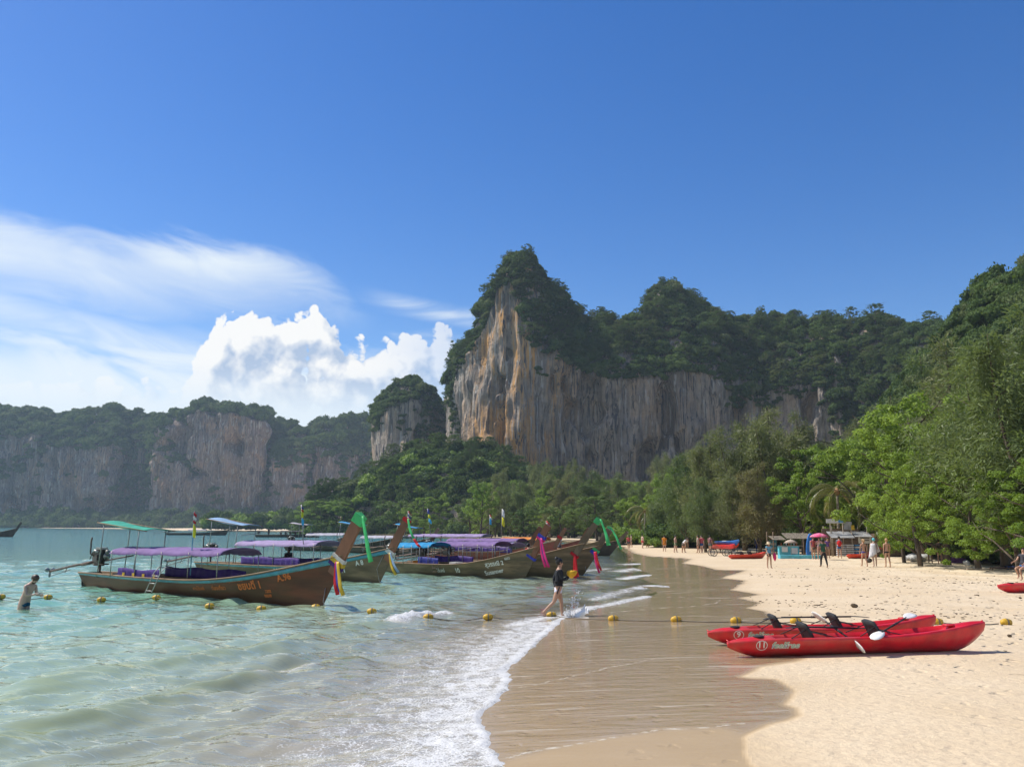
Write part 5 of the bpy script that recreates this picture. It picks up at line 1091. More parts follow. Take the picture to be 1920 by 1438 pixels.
CAS_L = [(1246, 118, 890, 1.0, 1, 'small green casuarina just right of the coconut palms behind the far beach'), (1288, 108, 848, 1.0, 1, 'green casuarina left of the tall olive casuarina clump'), (1338, 101, 815, 1.0, 0, 'olive casuarina on the left flank of the tallest clump'),
         (1396, 96, 792, 1.05, 0, 'olive casuarina standing left beside the tallest one'), (1452, 93, 762, 1.1, 0, 'tallest olive casuarina in the clump behind the parked kayaks'), (1506, 100, 778, 0.9, 0, 'olive casuarina right of the tallest one against the grey cliff'),
         (1424, 84, 868, 1.1, 0, 'lower olive casuarina in front of the tallest clump'), (1322, 90, 892, 1.0, 1, 'lower green casuarina above the trolley of kayaks'), (1374, 87, 880, 1.05, 0, 'lower brownish casuarina above the red kayaks'),
         (1808, 78, 640, 1.15, 0, 'tall olive casuarina rising below the hillside skyline'), (1882, 54, 640, 1.15, 1, 'big green casuarina high over the wooden kiosk'), (1965, 47, 580, 1.2, 1, 'big green casuarina cut by the picture edge'),
         (1756, 92, 668, 1.1, 1, 'green casuarina between the broad leaved trees and the hillside'), (1690, 100, 742, 1.0, 1, 'green casuarina at the foot of the hillside behind the huts'), (1850, 66, 700, 1.1, 1, 'green casuarina in the middle of the trees behind the rightmost kayak')]
for i, (px, Y, tp_, wd_, gr, lb) in enumerate(CAS_L): tree('casuarina_tree', CASU[i % 3], px, Y, tp_, lb, GC, wd_, LEAF_CASG if gr else None)
BR_L = [(1505, 84, 880, .85, 'broad leaved tree beside the thatched drink stall'), (1556, 88, 838, .9, 'broad leaved tree with the bright crown behind the coconut palm'), (1622, 86, 822, 1.0, 'broad leaved tree between palm and hillside with rounded top'), (1676, 78, 806, 1.0, 'tall broad leaved tree behind the open front hut'),
        (1728, 70, 745, .9, 'bright broad leaved tree reaching highest under the hillside'), (1692, 63, 880, .7, 'low broad leaved tree shading the menu board'), (1722, 57, 862, .85, 'leaning broad leaved tree over the sand bags'), (1772, 60, 800, .9, 'broad leaved tree over the purple table'),
        (1830, 52, 862, .95, 'low spreading tree over the seated people'), (1905, 47, 880, .95, 'low spreading tree above the wooden kiosk'), (1985, 43, 830, 1.0, 'spreading tree at the picture edge over the kiosk'), (1628, 84, 890, .7, 'small broad leaved tree behind the paper signs'), (1350, 89, 985, .8, 'bright green small tree beside the red kayaks on trolley')]
for i, (px, Y, tp_, wd_, lb) in enumerate(BR_L): tree('broadleaf_tree', BROAD[i % 3], px, Y, tp_, lb, GB, wd_, LEAF_LIME if 'bright green small' in lb else None)
MID = [('c', 935, 235, 925, 1.1, 0, 'pale casuarina at the right end of the wooded headland'), ('c', 975, 225, 900, 1.2, 1, 'grey green casuarina below the orange pinnacle'), ('c', 1020, 215, 895, 1.2, 1, 'casuarina below the cliff above the red ribboned prow'), ('c', 1066, 205, 886, 1.1, 0, 'brown casuarina below the cliff wall'),
       ('c', 1110, 200, 880, 1.1, 1, 'casuarina below the cliff left of the lime tree'), ('c', 1160, 195, 888, 1.2, 1, 'casuarina below the cliff behind the lime tree'), ('c', 1205, 180, 905, 1.2, 1, 'casuarina below the cliff behind the coconut palms'),
       ('l', 1186, 165, 930, 1.1, 0, 'lime green tree behind the far end of the beach'), ('b', 1120, 172, 928, 1.2, 0, 'dark broad leaved tree behind the far end of the beach'), ('b', 1050, 178, 945, 1.2, 0, 'broad leaved tree on the shore above the boats'), ('b', 985, 190, 948, 1.2, 0, 'broad leaved tree on the shore left above the boats'),
       ('l', 796, 268, 930, 1.1, 0, 'lime green tree at the foot of the headland'), ('b', 745, 276, 935, 1.2, 0, 'round green tree at the foot of the headland'), ('l', 640, 322, 938, 1.3, 0, 'bright lime tree at the tip of the headland'), ('l', 596, 334, 936, 1.3, 0, 'yellow green tree at the very tip of the headland'), ('b', 880, 245, 940, 1.2, 0, 'dark tree on the shore right of the headland')]
for i, (k, px, Y, tp_, wd_, gr, lb) in enumerate(MID):
    tree('shore_tree', CASU[i % 3] if k == 'c' else BROAD[i % 3], px, Y, tp_, lb, 'trees on the far shore', wd_, (LEAF_CASG if gr else None) if k == 'c' else LEAF_LIME if k == 'l' else LEAF_MID)
# wood filling the flat land behind the first trees
WOOD_M = [join_mesh('wood_broad', *BROAD[0]), join_mesh('wood_casuarina', *CASU[0]), join_mesh('wood_broad_low', *BROAD[2])]
rg = np.random.default_rng(77); pts = []; sc = []
for k in range(420):
    px = rg.uniform(900, 2150); Y = rg.uniform(110, 300)
    if px < 1240 and Y < 205: Y = rg.uniform(205, 300)
    p = PY(px, 1000, Y); top_py = 905 if px < 1240 else 880 if px < 1560 else 840
    H = min(max((PY(px, top_py + rg.uniform(0, 60), Y)[2]), 5), 19); pts.append((p[0], Y, 0.2)); sc.append(H / 14.0)
scatter('wood', pts, sc, WOOD_M, 'dense wood on the flat land below the tall cliff', tilt=0.03)
pts = []; sc = []
for k in range(520):
    px = rg.uniform(1235, 2100); t_ = rg.uniform(0, 1); Y = 104 - 50 * sm(px, 1400, 1900) + t_ * 30 + 4
    p = PY(px, 1000, Y); pts.append((p[0], Y, 0.1)); sc.append(rg.uniform(1.6, 3.6))
scatter('undergrowth', pts, sc, BUSH, 'dark shrubs in the shade under the beach trees', tilt=0.05)
pts = []; sc = []
for k in range(70):
    px = rg.uniform(1215, 1330); Y = rg.uniform(112, 120); p = PY(px, 1000, Y); pts.append((p[0], Y, 0.2)); sc.append(rg.uniform(0.7, 1.3))
for k in range(150):
    px = rg.uniform(1150, 1260); Y = rg.uniform(135, 150); p = PY(px, 1000, Y); pts.append((p[0], Y, 0.2)); sc.append(rg.uniform(0.9, 2.0))
scatter('creeper', pts, sc, BUSH_L, 'bright green ground creeper along the top of the far sand')

RIDGE_M = [join_mesh('ridge_broad', *BROAD[1]), join_mesh('ridge_broad_low', *BROAD[2])]
for me_ in RIDGE_M: me_.materials[1] = LEAF_DARK
scatter('ridge_forest', p1b, s1b * 0.125, RIDGE_M, 'taller dark trees standing out of the forest on the tall cliff', tilt=0.12, zscale=(0.85, 1.3))
sel = np.random.default_rng(4).uniform(size=len(p4)) < 0.10
scatter('headland_trees', p4[sel], s4[sel] * 0.20, RIDGE_M, 'taller trees standing out of the wooded headland', tilt=0.08)

# ---- coconut palms
def palm(px, Y, crown_py, label, nf=16, fl=3.6, droop=0.9, lean=(0.0, 0.0), seed=0, trunk_r=0.13):
    rg = np.random.default_rng(seed); x = PY(px, 1000, Y)[0]; z0 = gz(x, Y) - 0.1; H = PY(px, crown_py, Y)[2] - z0
    r_ = empty('coconut_palm', (x, Y, z0)); tag(r_, label, 'palm', 'coconut palms behind the beach')
    tt = np.linspace(0, 1, 10); tr_ = np.stack([lean[0] * H * (1 - tt) ** 2 * -1, lean[1] * H * tt, tt * H], 1); tr_[:, 0] = -lean[0] * H * (1 - tt) ** 1.5
    MB().tube(tr_, trunk_r * (1.35 - 0.55 * tt), 8).build('trunk', BARK_PALE, r_)
    MB().ball((0, lean[1] * H, H), trunk_r * 2.0, 8, (1, 1, 1.3)).build('heart', pmat('palm_heart', (0.30, 0.15, 0.06), 0.8), r_)
    for k in range(nf):
        a = k * 2.399 + rg.uniform(-0.2, 0.2); up_ = 1.15 - 1.5 * (k / nf) + rg.uniform(-0.15, 0.15); L = fl * rg.uniform(0.8, 1.1); dr = droop * rg.uniform(0.8, 1.2)
        s_ = np.linspace(0, 1, 12); hd_ = np.array([math.cos(a), math.sin(a)])
        th = up_ - dr * 1.9 * s_; ds = L / 11; rp = np.zeros((12, 3)); 
        for i in range(1, 12): rp[i] = rp[i - 1] + ds * np.array([math.cos(th[i]) * hd_[0], math.cos(th[i]) * hd_[1], math.sin(th[i])])
        rp += np.array([0, lean[1] * H, H + 0.1]); tg = np.gradient(rp, axis=0); tg /= np.linalg.norm(tg, axis=1)[:, None]
        sv = np.array([-hd_[1], hd_[0], 0]); V = []; nl = 34
        for j in range(nl):
            u_ = 0.10 + 0.90 * j / (nl - 1); p = np.array([np.interp(u_, s_, rp[:, q_]) for q_ in range(3)]); g_ = np.array([np.interp(u_, s_, tg[:, q_]) for q_ in range(3)]); ll = 0.75 * math.sin(math.pi * (0.12 + 0.80 * u_)) * fl / 3.6 + 0.12
            for sd_ in (-1, 1):
                d = sv * sd_ * 0.8 + g_ * 0.65 + np.array([0, 0, -0.55 - 0.3 * rg.uniform()]); d /= np.linalg.norm(d); wv = g_ * 0.032
                V += [p - wv, p + wv, p + d * ll * 0.55 + wv * 0.8 + [0, 0, 0.03], p + d * ll - [0, 0, 0.08 * ll]]
        V = np.array(V); rb = MB().tube(rp, 0.03 * (1.2 - s_), 5); me_r = rb
        n0 = len(V); RV = np.concatenate(rb.V); RF = np.array([f for f in rb.F if len(f) == 4]); 
        me = mesh_np('frond', np.concatenate([V, RV]), np.concatenate([np.arange(n0).reshape(-1, 4), RF + n0]), False, dict(v=np.concatenate([np.repeat(rg.uniform(0.1, 1.0, n0 // 4), 4), np.full(len(RV), 0.9)])), [LEAF_PALMDRY if k > nf - 3 else LEAF_PALM])
        link('frond', me, r_)
    return r_
palm(1574, 79, 922, 'coconut palm with hanging fronds in front of the broad leaved trees', 15, 4.6, 1.35, (0.02, 0), 5, 0.14)
palm(1210, 128, 958, 'coconut palm standing alone above the far beach', 15, 3.6, 0.8, (0.05, 0), 6)
palm(1232, 132, 975, 'smaller coconut palm right of the lone one above the far beach', 13, 3.2, 0.9, (0.0, 0), 7)
palm(1262, 124, 985, 'slim coconut palm before the green casuarinas', 12, 3.0, 0.9, (-0.03, 0), 8)
# ------------------------------------------------------------------ kayaks, paddles
K_RED = pmat('kayak_red', (0.56, 0.012, 0.022), 0.33, 0.5, var=0.22, scale=2.6, dirt=(0.44, 0.10, 0.07), dirt_amt=0.45, bump=0.05, bscale=30)
K_BLUE = pmat('kayak_blue', (0.02, 0.16, 0.50), 0.35, 0.5, var=0.15, scale=2.0); K_ORNG = pmat('kayak_orange', (0.62, 0.055, 0.02), 0.35, 0.5, var=0.15, scale=2.0); K_WHITE = pmat('kayak_white', (0.7, 0.7, 0.68), 0.4, 0.5)
BLACK = pmat('seat_black', (0.022, 0.023, 0.025), 0.65, 0.35, var=0.4, scale=6, bump=0.2, bscale=25); DECAL = pmat('decal_white', (0.72, 0.70, 0.66), 0.5, 0.4, var=0.1, scale=30); DECAL_G = pmat('decal_green', (0.10, 0.32, 0.16), 0.5, 0.4)
P_WHITE = pmat('blade_white', (0.74, 0.73, 0.70), 0.4, 0.45, var=0.08, scale=6, dirt=(0.55, 0.5, 0.42), dirt_amt=0.4)

def kayak_shape(L, hb):
    """functions of x in 0..L: half beam, sheer height, keel height"""
    def f(x):
        u_ = np.clip(np.asarray(x, float) / L, 0, 1)
        b = hb * (np.sin(np.pi * np.clip(u_ * 0.985 + 0.006, 0, 1)) ** 0.55) * (1 - 0.12 * (u_ > 1.1)); b = np.maximum(b, 0.012)
        sh = 0.305 - 0.055 * np.maximum(0, (0.22 - u_) / 0.22) ** 1.6 + 0.21 * np.maximum(0, (u_ - 0.5) / 0.5) ** 2.0
        kl = 0.0 + 0.20 * np.maximum(0, (0.13 - u_) / 0.13) ** 1.7 + 0.40 * np.maximum(0, (u_ - 0.84) / 0.16) ** 2.2
        return b, sh, kl
    return f
def kayak(label, a, b_, mat_, group='kayaks drawn up on the sand', seats=(0.34, 0.60), detail=2, name='kayak', decal=None):
    """a: ground point under the blunt end; b_: ground point under the upturned end"""
    a = np.array(a, float); b_ = np.array(b_, float); L = float(np.linalg.norm(b_[:2] - a[:2])); hd_ = math.atan2(b_[1] - a[1], b_[0] - a[0])
    root = empty(name, tuple(a), hd_); root.rotation_euler = (0, -math.atan2(b_[2] - a[2], L), hd_); tag(root, label, 'kayak', group)
    f = kayak_shape(L, 0.40); nx = 64 if detail > 1 else 28; xs = L * (0.5 - 0.5 * np.cos(np.linspace(0, math.pi, nx))); B, S, K = f(xs); ring = []
    for x, b, s, k in zip(xs, B, S, K):
        u_ = x / L; well = float(sm(u_, 0.16, 0.24) * (1 - sm(u_, 0.80, 0.88))); crown = 0.07 * (1 - well); lip = 0.045 * min(1, b / 0.2)
        prof = []
        for q_ in np.linspace(-1, 1, 15):                      # hull, rail to rail under the keel
            yy = b * math.sin(q_ * math.pi / 2) ; e = abs(math.sin(q_ * math.pi / 2)); zz = k + (s - k) * (e ** 3.4 * 0.78 + 0.22 * e) if abs(q_) < 1 else s
            prof.append((x, yy, zz + 0.03 * (abs(q_) < 0.12) * -1))
        for y_, d in ((0.96, 0.035), (0.84, 0.045), (0.76, 0.03 - 0.10 * well), (0.66, 0.0 - 0.17 * well), (0.35, crown * 0.8 - 0.19 * well), (0.0, crown - 0.19 * well), (-0.35, crown * 0.8 - 0.19 * well), (-0.66, -0.17 * well), (-0.76, 0.03 - 0.10 * well), (-0.84, 0.045), (-0.96, 0.035)):
            prof.append((x, b * y_, s + d * min(1, b / 0.16)))
        ring.append(prof)
    G = np.array(ring); n, m = G.shape[:2]; F = [tuple(f_[::-1]) for f_ in grid_faces(n, m, True)] + [tuple(range(m)), tuple(range((n - 1) * m, n * m))[::-1]]
    MB().raw(G.reshape(-1, 3), F, True).build('hull', mat_, root)
    if detail > 1:
        for i, u_ in enumerate((0.44, 0.47, 0.50, 0.68, 0.71, 0.74, 0.77)):   # foot rests moulded in the well
            b, s, k = [float(v) for v in f(u_ * L)]
            for sd_ in (-1, 1): MB().box((u_ * L, sd_ * b * 0.50, s - 0.09), (0.06, b * 0.3, 0.10)).build('foot_rest', mat_, root)
        for u_ in (0.12, 0.86): b, s, k = [float(v) for v in f(u_ * L)]; MB().lathe([(0.10, 0), (0.11, 0.02), (0.09, 0.03)], (u_ * L, 0, s + 0.055), 16).build('hatch', BLACK if u_ < 0.5 else mat_, root)
        for u_, e in ((0.01, -1), (0.985, 1)): b, s, k = [float(v) for v in f(u_ * L)]; MB().tube([(u_ * L, -0.03, s), (u_ * L + 0.06 * e, 0, s + 0.05), (u_ * L, 0.03, s)], 0.012, 6).build('grab_loop', mat_, root)
    for u_ in seats:
        b, s, k = [float(v) for v in f(u_ * L)]; x = u_ * L
        G = np.array([[(x - 0.10 - 0.16 * r_ ** 1.3 - 0.05 * (1 - q_ * q_), q_ * 0.27 * (1 - 0.12 * r_), s - 0.06 + 0.38 * r_ - 0.03 * q_ * q_ * r_) for q_ in np.linspace(-1, 1, 7)] for r_ in np.linspace(0, 1, 5)])
        st = MB().sheet(G, 0.05).box((x + 0.12, 0, s - 0.12), (0.36, 0.46, 0.05)).build('seat', BLACK, root)
        for sd_ in (-1, 1): MB().tube([(x - 0.2, sd_ * 0.22, s + 0.14), (x + 0.35, sd_ * b * 0.85, s + 0.02)], 0.010, 5).tube([(x - 0.24, sd_ * 0.2, s + 0.2), (x - 0.6, sd_ * b * 0.8, s + 0.04)], 0.010, 5).build('seat_strap', BLACK, st)
    if decal:
        num, word = decal
        def put(me, x, z, m__, nm):
            n_ = len(me.vertices); co = np.zeros(n_ * 3, np.float32); me.vertices.foreach_get('co', co); co = co.reshape(-1, 3).astype(float); xx = x + co[:, 0]; zz = z + co[:, 1]
            b, s, k = f(xx); e = np.linspace(0, 1, 60); h_ = e ** 3.4 * 0.78 + 0.22 * e
            yy = b * np.interp((zz - k) / (s - k), h_, e) + 0.006; me.vertices.foreach_set('co', np.stack([xx, -yy, zz], 1).astype(np.float32).ravel()); me.materials.clear(); me.materials.append(m__); me.update(); link(nm, me, root)
        put(text_mesh(num, 0.16, 0.004), 0.60, 0.222, DECAL, 'number')
        V = []; F = []
        for i in range(28):
            a_ = 2 * math.pi * i / 28; V += [(0.105 * math.cos(a_), 0.095 * math.sin(a_), 0), (0.092 * math.cos(a_), 0.083 * math.sin(a_), 0)]; F.append((2 * i, (2 * i + 2) % 56, (2 * i + 3) % 56, 2 * i + 1))
        put(MB().raw(V, F).mesh('number_ring'), 0.60, 0.219, DECAL, 'number_ring')
        me = text_mesh(word, 0.17, 0.007)
        for v in me.vertices: v.co.x += 0.28 * v.co.y
        me2 = text_mesh(word, 0.17, -0.001)
        for v in me2.vertices: v.co.x += 0.28 * v.co.y
        put(me, 1.05, 0.215, DECAL, 'logo_outline')
        for v in me2.vertices: pass
        put(me2, 1.05, 0.215, DECAL_G, 'logo'); o_ = root.children[-1]; o_.location = (0, -0.007, 0)
    return root, f, L
def paddle(label, p0, p1, mat_=None, blade=P_WHITE, w0=0.10, w1=0.10, roll0=0.3, roll1=1.2, group='paddles left on the kayaks'):
    """p0, p1: the two blade tips"""
    p0 = np.array(p0, float); p1 = np.array(p1, float); d = p1 - p0; L = np.linalg.norm(d); d /= L; root = empty('paddle', tuple(p0)); tag(root, label, 'paddle', group)
    MB().tube([d * 0.40, d * (L / 2), d * (L - 0.40)], 0.017, 8).tube([d * (L / 2 - 0.12), d * (L / 2 + 0.12)], 0.022, 8).build('shaft', mat_ or BLACK, root)
    for s0, sg, rl, wd_ in ((0.0, 1, roll0, w0), (L, -1, roll1, w1)):
        u_ = np.cross(d, [0, 0, 1]); u_ /= np.linalg.norm(u_); v_ = np.cross(d, u_); a = u_ * math.cos(rl) + v_ * math.sin(rl); nn = np.cross(d, a)
        tt = np.linspace(0, 1, 9); G = np.array([[d * (s0 + sg * 0.46 * t_) + a * q_ * wd_ * (math.sin(math.pi * min(1, 0.06 + 0.62 * t_ ** 0.7 + 0.28 * t_)) ** 0.6 if t_ < 1 else 0.18) + nn * 0.03 * (1 - t_) ** 2 for q_ in (-1, -0.4, 0.4, 1)] for t_ in tt])
        MB().sheet(G, 0.010).build('blade', blade, root)
    return root
def gp(px, py, dz=0.0):
    z = 0.25
    for _ in range(5): p = P(px, py, z); z = gz(p[0], p[1])
    p[2] = z + dz; return p
ka = gp(1392, 1231); kb = gp(1822, 1221); kb[2] += 0.02; v = (kb - ka); v /= np.linalg.norm(v); ka = ka - v * 0.28; kb = kb + v * 0.30
k1, kf1, kL1 = kayak('red kayak number 11 with black seats lying nearest on the sand', ka + [0, 0, 0.01], kb + [0, 0, 0.01], K_RED, decal=('11', 'feelfree'))
ja = gp(1353, 1209); jb = gp(1738, 1203); v = (jb - ja); v /= np.linalg.norm(v); ja = ja - v * 0.28; jb = jb + v * 0.22
k2, kf2, kL2 = kayak('red kayak number 9 lying behind the kayak numbered 11', ja + [0, 0, 0.01], jb + [0, 0, 0.01], K_RED, decal=('9', 'feelfree'))
bpy.context.view_layer.update()
def onk(k, x, y, z): return np.array(k.matrix_world @ Vector((x, y, z)))
paddle('black shafted paddle with white blades resting across kayak 11', onk(k1, 0.505 * kL1, -0.58, 0.36), onk(k1, 0.795 * kL1, 0.62, 0.66), roll0=0.2, roll1=0.25, w0=0.105, w1=0.105)
paddle('paddle standing steeply over the side of kayak 11', onk(k1, 0.475 * kL1, -0.60, 0.13), onk(k1, 0.40 * kL1, 0.80, 0.70), roll0=1.0, roll1=0.9, w0=0.09, w1=0.10)
paddle('black paddle lying along kayak number 9', onk(k2, 0.24 * kL2, -0.1, 0.55), onk(k2, 0.72 * kL2, 0.12, 0.52), blade=BLACK, roll0=0.0, roll1=0.0, w0=0.08, w1=0.08)
paddle('black paddle lying along the stern seat of kayak 11', onk(k1, 0.23 * kL1, 0.05, 0.53), onk(k1, 0.60 * kL1, 0.22, 0.42), blade=BLACK, roll0=0.0, roll1=0.0, w0=0.07, w1=0.07)
ra = gp(1872, 1111); rb = ra + np.array([4.3, 0.35, 0.0])
k3, kf3, kL3 = kayak('red kayak cut by the picture edge with a person beside it', ra, rb, K_RED, seats=())
qa = gp(1366, 1048); k4, _, _ = kayak('long red kayak lying alone before the trolley', qa, gp(1436, 1047), K_ORNG, detail=1, seats=(0.4, 0.62))
ta = gp(1332, 1036); tb = gp(1378, 1038)
k5, _, _ = kayak('red kayak lowest in the pile on the trolley', ta + [0, 0, .45], tb + [0, 0, .40], K_RED, detail=1, seats=()); k6, _, _ = kayak('red kayak in the middle of the pile on the trolley', ta + [0.4, 0.7, .50], tb + [0.6, 0.7, .5], K_ORNG, detail=1, seats=()); k7, _, _ = kayak('blue and white kayak on top of the pile on the trolley', ta + [0.5, 0.2, .85], tb + [0.5, 0.2, .80], K_BLUE, detail=1, seats=())
MB().box((kL2 * 0 + float(np.linalg.norm(tb - ta)) * 0.48, 0, 0.37), (0.9, 0.42, 0.06)).build('deck_panel', K_WHITE, k7)
tr_ = empty('kayak_trolley', tuple(gp(1358, 1043))); tag(tr_, 'two axle trolley with spoked wheels carrying piled kayaks', 'trolley')
for dx, dy in ((-0.9, 0), (-0.9, 1.0), (0.35, 0), (0.35, 1.0), (0.95, 0.0), (0.95, 1.0)):
    wl = MB().tube([(dx + 0.30 * math.cos(a), dy, 0.32 + 0.30 * math.sin(a)) for a in np.linspace(0, 2 * math.pi, 21)], 0.032, 6, False).build('wheel', BLACK, tr_); sp = MB()
    for k in range(6): a = k * math.pi / 6; sp.tube([(dx + 0.29 * math.cos(a), dy, 0.32 + 0.29 * math.sin(a)), (dx - 0.29 * math.cos(a), dy, 0.32 - 0.29 * math.sin(a))], 0.008, 4)
    sp.build('spokes', METAL_PALE, wl)
MB().bar((-1.3, 0.3, 0.42), (1.3, 0.3, 0.42), 0.05, 0.05).bar((-1.3, 0.8, 0.42), (1.3, 0.8, 0.42), 0.05, 0.05).bar((-0.9, 0, 0.36), (-0.9, 1, 0.36), 0.05, 0.05).bar((0.35, 0, 0.36), (0.35, 1, 0.36), 0.05, 0.05).bar((0.95, 0, 0.36), (0.95, 1, 0.36), 0.05, 0.05).build('frame', METAL, tr_)
kayak('red kayak lying in front of the open front hut', gp(1588, 1047), gp(1632, 1047), K_ORNG, detail=1, seats=()); 
kk_ = gp(1638, 1044); kayak('red kayak raised on stands below the menu board', kk_ + [0, 0, .45], kk_ + [2.0, 0.2, .50], K_ORNG, detail=1, seats=())

# ------------------------------------------------------------------ buoy line
BUOY = pmat('buoy_yellow', (0.62, 0.36, 0.02), 0.5, 0.4, var=0.2, scale=9, dirt=(0.22, 0.17, 0.05), dirt_amt=0.6); ROPE = pmat('rope_dark', (0.16, 0.14, 0.11), 0.85, 0.2)
BP = [(-40, 1120), (2, 1121), (90, 1122), (190, 1127), (293, 1123), (393, 1139), (490, 1144), (592, 1141), (697, 1149), (803, 1160), (915, 1160), (1034, 1156), (1150, 1163), (1268, 1165), (1380, 1167), (1492, 1168), (1758, 1170), (1887, 1171)]
where = ['cut by the left picture edge', 'beside the bather at the left edge', 'right of the bather', 'below the stern of the orange lettered boat', 'below the purple cloth of the orange lettered boat', 'below the boarding ladder', 'below the painted name of the brown boat', 'at the bow of the brown boat', 'below the white lettered boat', 'in the small breaking wave', 'between the breaking wave and the walking woman', 'in front of the walking woman', 'half sunk in the thin swash', 'standing in the wet sand mirror', 'beside the bow of kayak 9', 'behind the front seat of kayak 9', 'behind the upturned end of kayak 9', 'on the dry sand at the right edge']
rp_ = []
for (px, py), wh in zip(BP, where):
    z = 0.0; 
    for _ in range(4): p = P(px, py, z); z = max(gz(p[0], p[1]), 0.0)
    z += 0.03; r_ = empty('buoy', (p[0], p[1], z), 0.15); tag(r_, 'yellow rope buoy ' + wh, 'buoy', 'yellow buoys on the swimming line')
    MB().lathe([(0.025, -0.15), (0.07, -0.12), (0.098, -0.04), (0.098, 0.04), (0.07, 0.12), (0.025, 0.15)], (0, 0, 0.02), 14, [(0, 0, 1), (0, 1, 0), (-1, 0, 0)]).build('float', BUOY, r_)
    MB().lathe([(0.100, -0.02), (0.103, 0.0), (0.100, 0.02)], (0, 0, 0.02), 14, [(0, 0, 1), (0, 1, 0), (-1, 0, 0)]).build('band', ROPE, r_)
    rp_.append(np.array([p[0], p[1], z + 0.03]))
pth = []
for a, b_ in zip(rp_[:-1], rp_[1:]):
    for q_ in np.linspace(0, 1, 9)[:-1]:
        p = a + (b_ - a) * q_; p[2] -= 0.10 * math.sin(q_ * math.pi); p[1] -= 0.10 * math.sin(q_ * math.pi)
        p[2] = max(p[2], gz(p[0], p[1]) + 0.012); pth.append(p)
ro = MB().tube(pth, 0.014, 5).build('rope', ROPE); tag(ro, 'dark rope joining the yellow buoys from sea to sand', 'rope')
# ------------------------------------------------------------------ stalls and clutter at the back of the beach
THATCH = pmat('thatch', (0.20, 0.17, 0.13), 0.95, 0.1, var=0.4, scale=4, bump=0.8, bscale=18, stretch=(4, 1, 1)); ROOFM = pmat('roof_sheet', (0.30, 0.30, 0.30), 0.6, 0.3, var=0.25, scale=3); PLANK = pmat('plank', (0.17, 0.12, 0.08), 0.85, 0.2, var=0.4, scale=3, stretch=(1, 1, 4)); PLANK_L = pmat('plank_light', (0.36, 0.30, 0.23), 0.85, 0.2, var=0.3, scale=3)
SIGN_W = pmat('sign_white', (0.62, 0.61, 0.58), 0.6, 0.3, var=0.1); SIGN_B = pmat('sign_blue', (0.06, 0.26, 0.55), 0.6, 0.3); SIGN_C = pmat('sign_cyan', (0.10, 0.42, 0.50), 0.6, 0.3, var=0.2); SIGN_O = pmat('sign_orange', (0.55, 0.16, 0.05), 0.6, 0.3); SIGN_G = pmat('sign_green', (0.07, 0.26, 0.13), 0.6, 0.3); TOWEL = cloth('towel_white', (0.66, 0.66, 0.68), 0.9, 0.15)
def thing(name, px, py, label, cat, rz=0.0, group=None):
    r_ = empty(name, tuple(gp(px, py)), rz); tag(r_, label, cat, group); return r_
def posts(root, pts, h, rad=0.05, mat_=PLANK):
    for x, y in pts: MB().tube([(x, y, -0.2), (x, y, h)], rad, 6).build('post', mat_, root)
def slatroof(root, x0, x1, y0, y1, z0, z1, n, mat_, name='roof_board'):
    for i in range(n):
        a = x0 + (x1 - x0) * i / n; b_ = x0 + (x1 - x0) * (i + 0.92) / n
        MB().sheet(np.array([[(a, y0, z0), (b_, y0, z0)], [(a, y1, z1 + 0.015 * (i % 2)), (b_, y1, z1 + 0.015 * (i % 2))]]), 0.03, False).build(name, mat_, root)
s = thing('drink_stall', 1481, 1044, 'drink stall with grey board roof and cyan counter', 'stall')
posts(s, [(-1.3, 0.2), (1.9, 0.2), (-1.3, 2.0), (1.9, 2.0)], 2.1); slatroof(s, -1.5, -0.35, -0.4, 1.0, 1.45, 1.75, 4, THATCH); slatroof(s, -0.2, 2.1, 0.0, 1.4, 1.55, 2.0, 7, THATCH)
MB().box((0.0, 0.3, 0.45), (1.7, 0.5, 0.9)).build('counter', SIGN_C, s); MB().box((-0.4, 0.02, 0.62), (0.5, 0.04, 0.42)).box((0.45, 0.03, 0.5), (0.5, 0.04, 0.5)).build('menu_panel', SIGN_W, s); MB().box((0.2, 0.3, 0.93), (2.0, 0.6, 0.05)).build('counter_top', PLANK_L, s)
for i in range(7): MB().lathe([(0.05, 0), (0.055, 0.12), (0.02, 0.18), (0.02, 0.24)], (-0.6 + i * 0.22, 0.3, 0.955), 8).build('bottle', (SIGN_O, SIGN_G, SIGN_W)[i % 3], s)
s2_ = thing('parasol', 1484, 1046, 'faded beige parasol over the drink stall counter', 'parasol'); MB().tube([(0, 0, 0), (0, 0, 1.55)], 0.025, 6).build('pole', METAL, s2_); MB().lathe([(0.62, 1.22), (0.35, 1.42), (0.03, 1.52)], (0, 0, 0), 10).build('canopy', cloth('beige_canopy', (0.55, 0.45, 0.36)), s2_)
t_ = MB().box((0, 0, 0.14), (3.4, 0.7, 0.28)).build('plinth', SIGN_C); t_.location = tuple(gp(1500, 1047)); tag(t_, 'long low cyan box in front of the drink stall', 'box')
bd = thing('paddle_board', 1516, 1045, 'upright blue paddle board leaning beside the drink stall', 'board', 0.15); xs_ = np.linspace(0, 1, 12)
MB().sheet(np.array([[(0.35 * u_ + sd_ * 0.26 * math.sin(math.pi * (0.05 + 0.9 * u_)) ** 0.5, 0.15 * u_, 2.0 * u_) for sd_ in (-1, -0.3, 0.3, 1)] for u_ in xs_]), 0.09).build('board', K_BLUE, bd); MB().bar((0.17, -0.02, 0.5), (0.26, 0.06, 1.4), 0.10, 0.03).build('stripe', SIGN_W, bd)
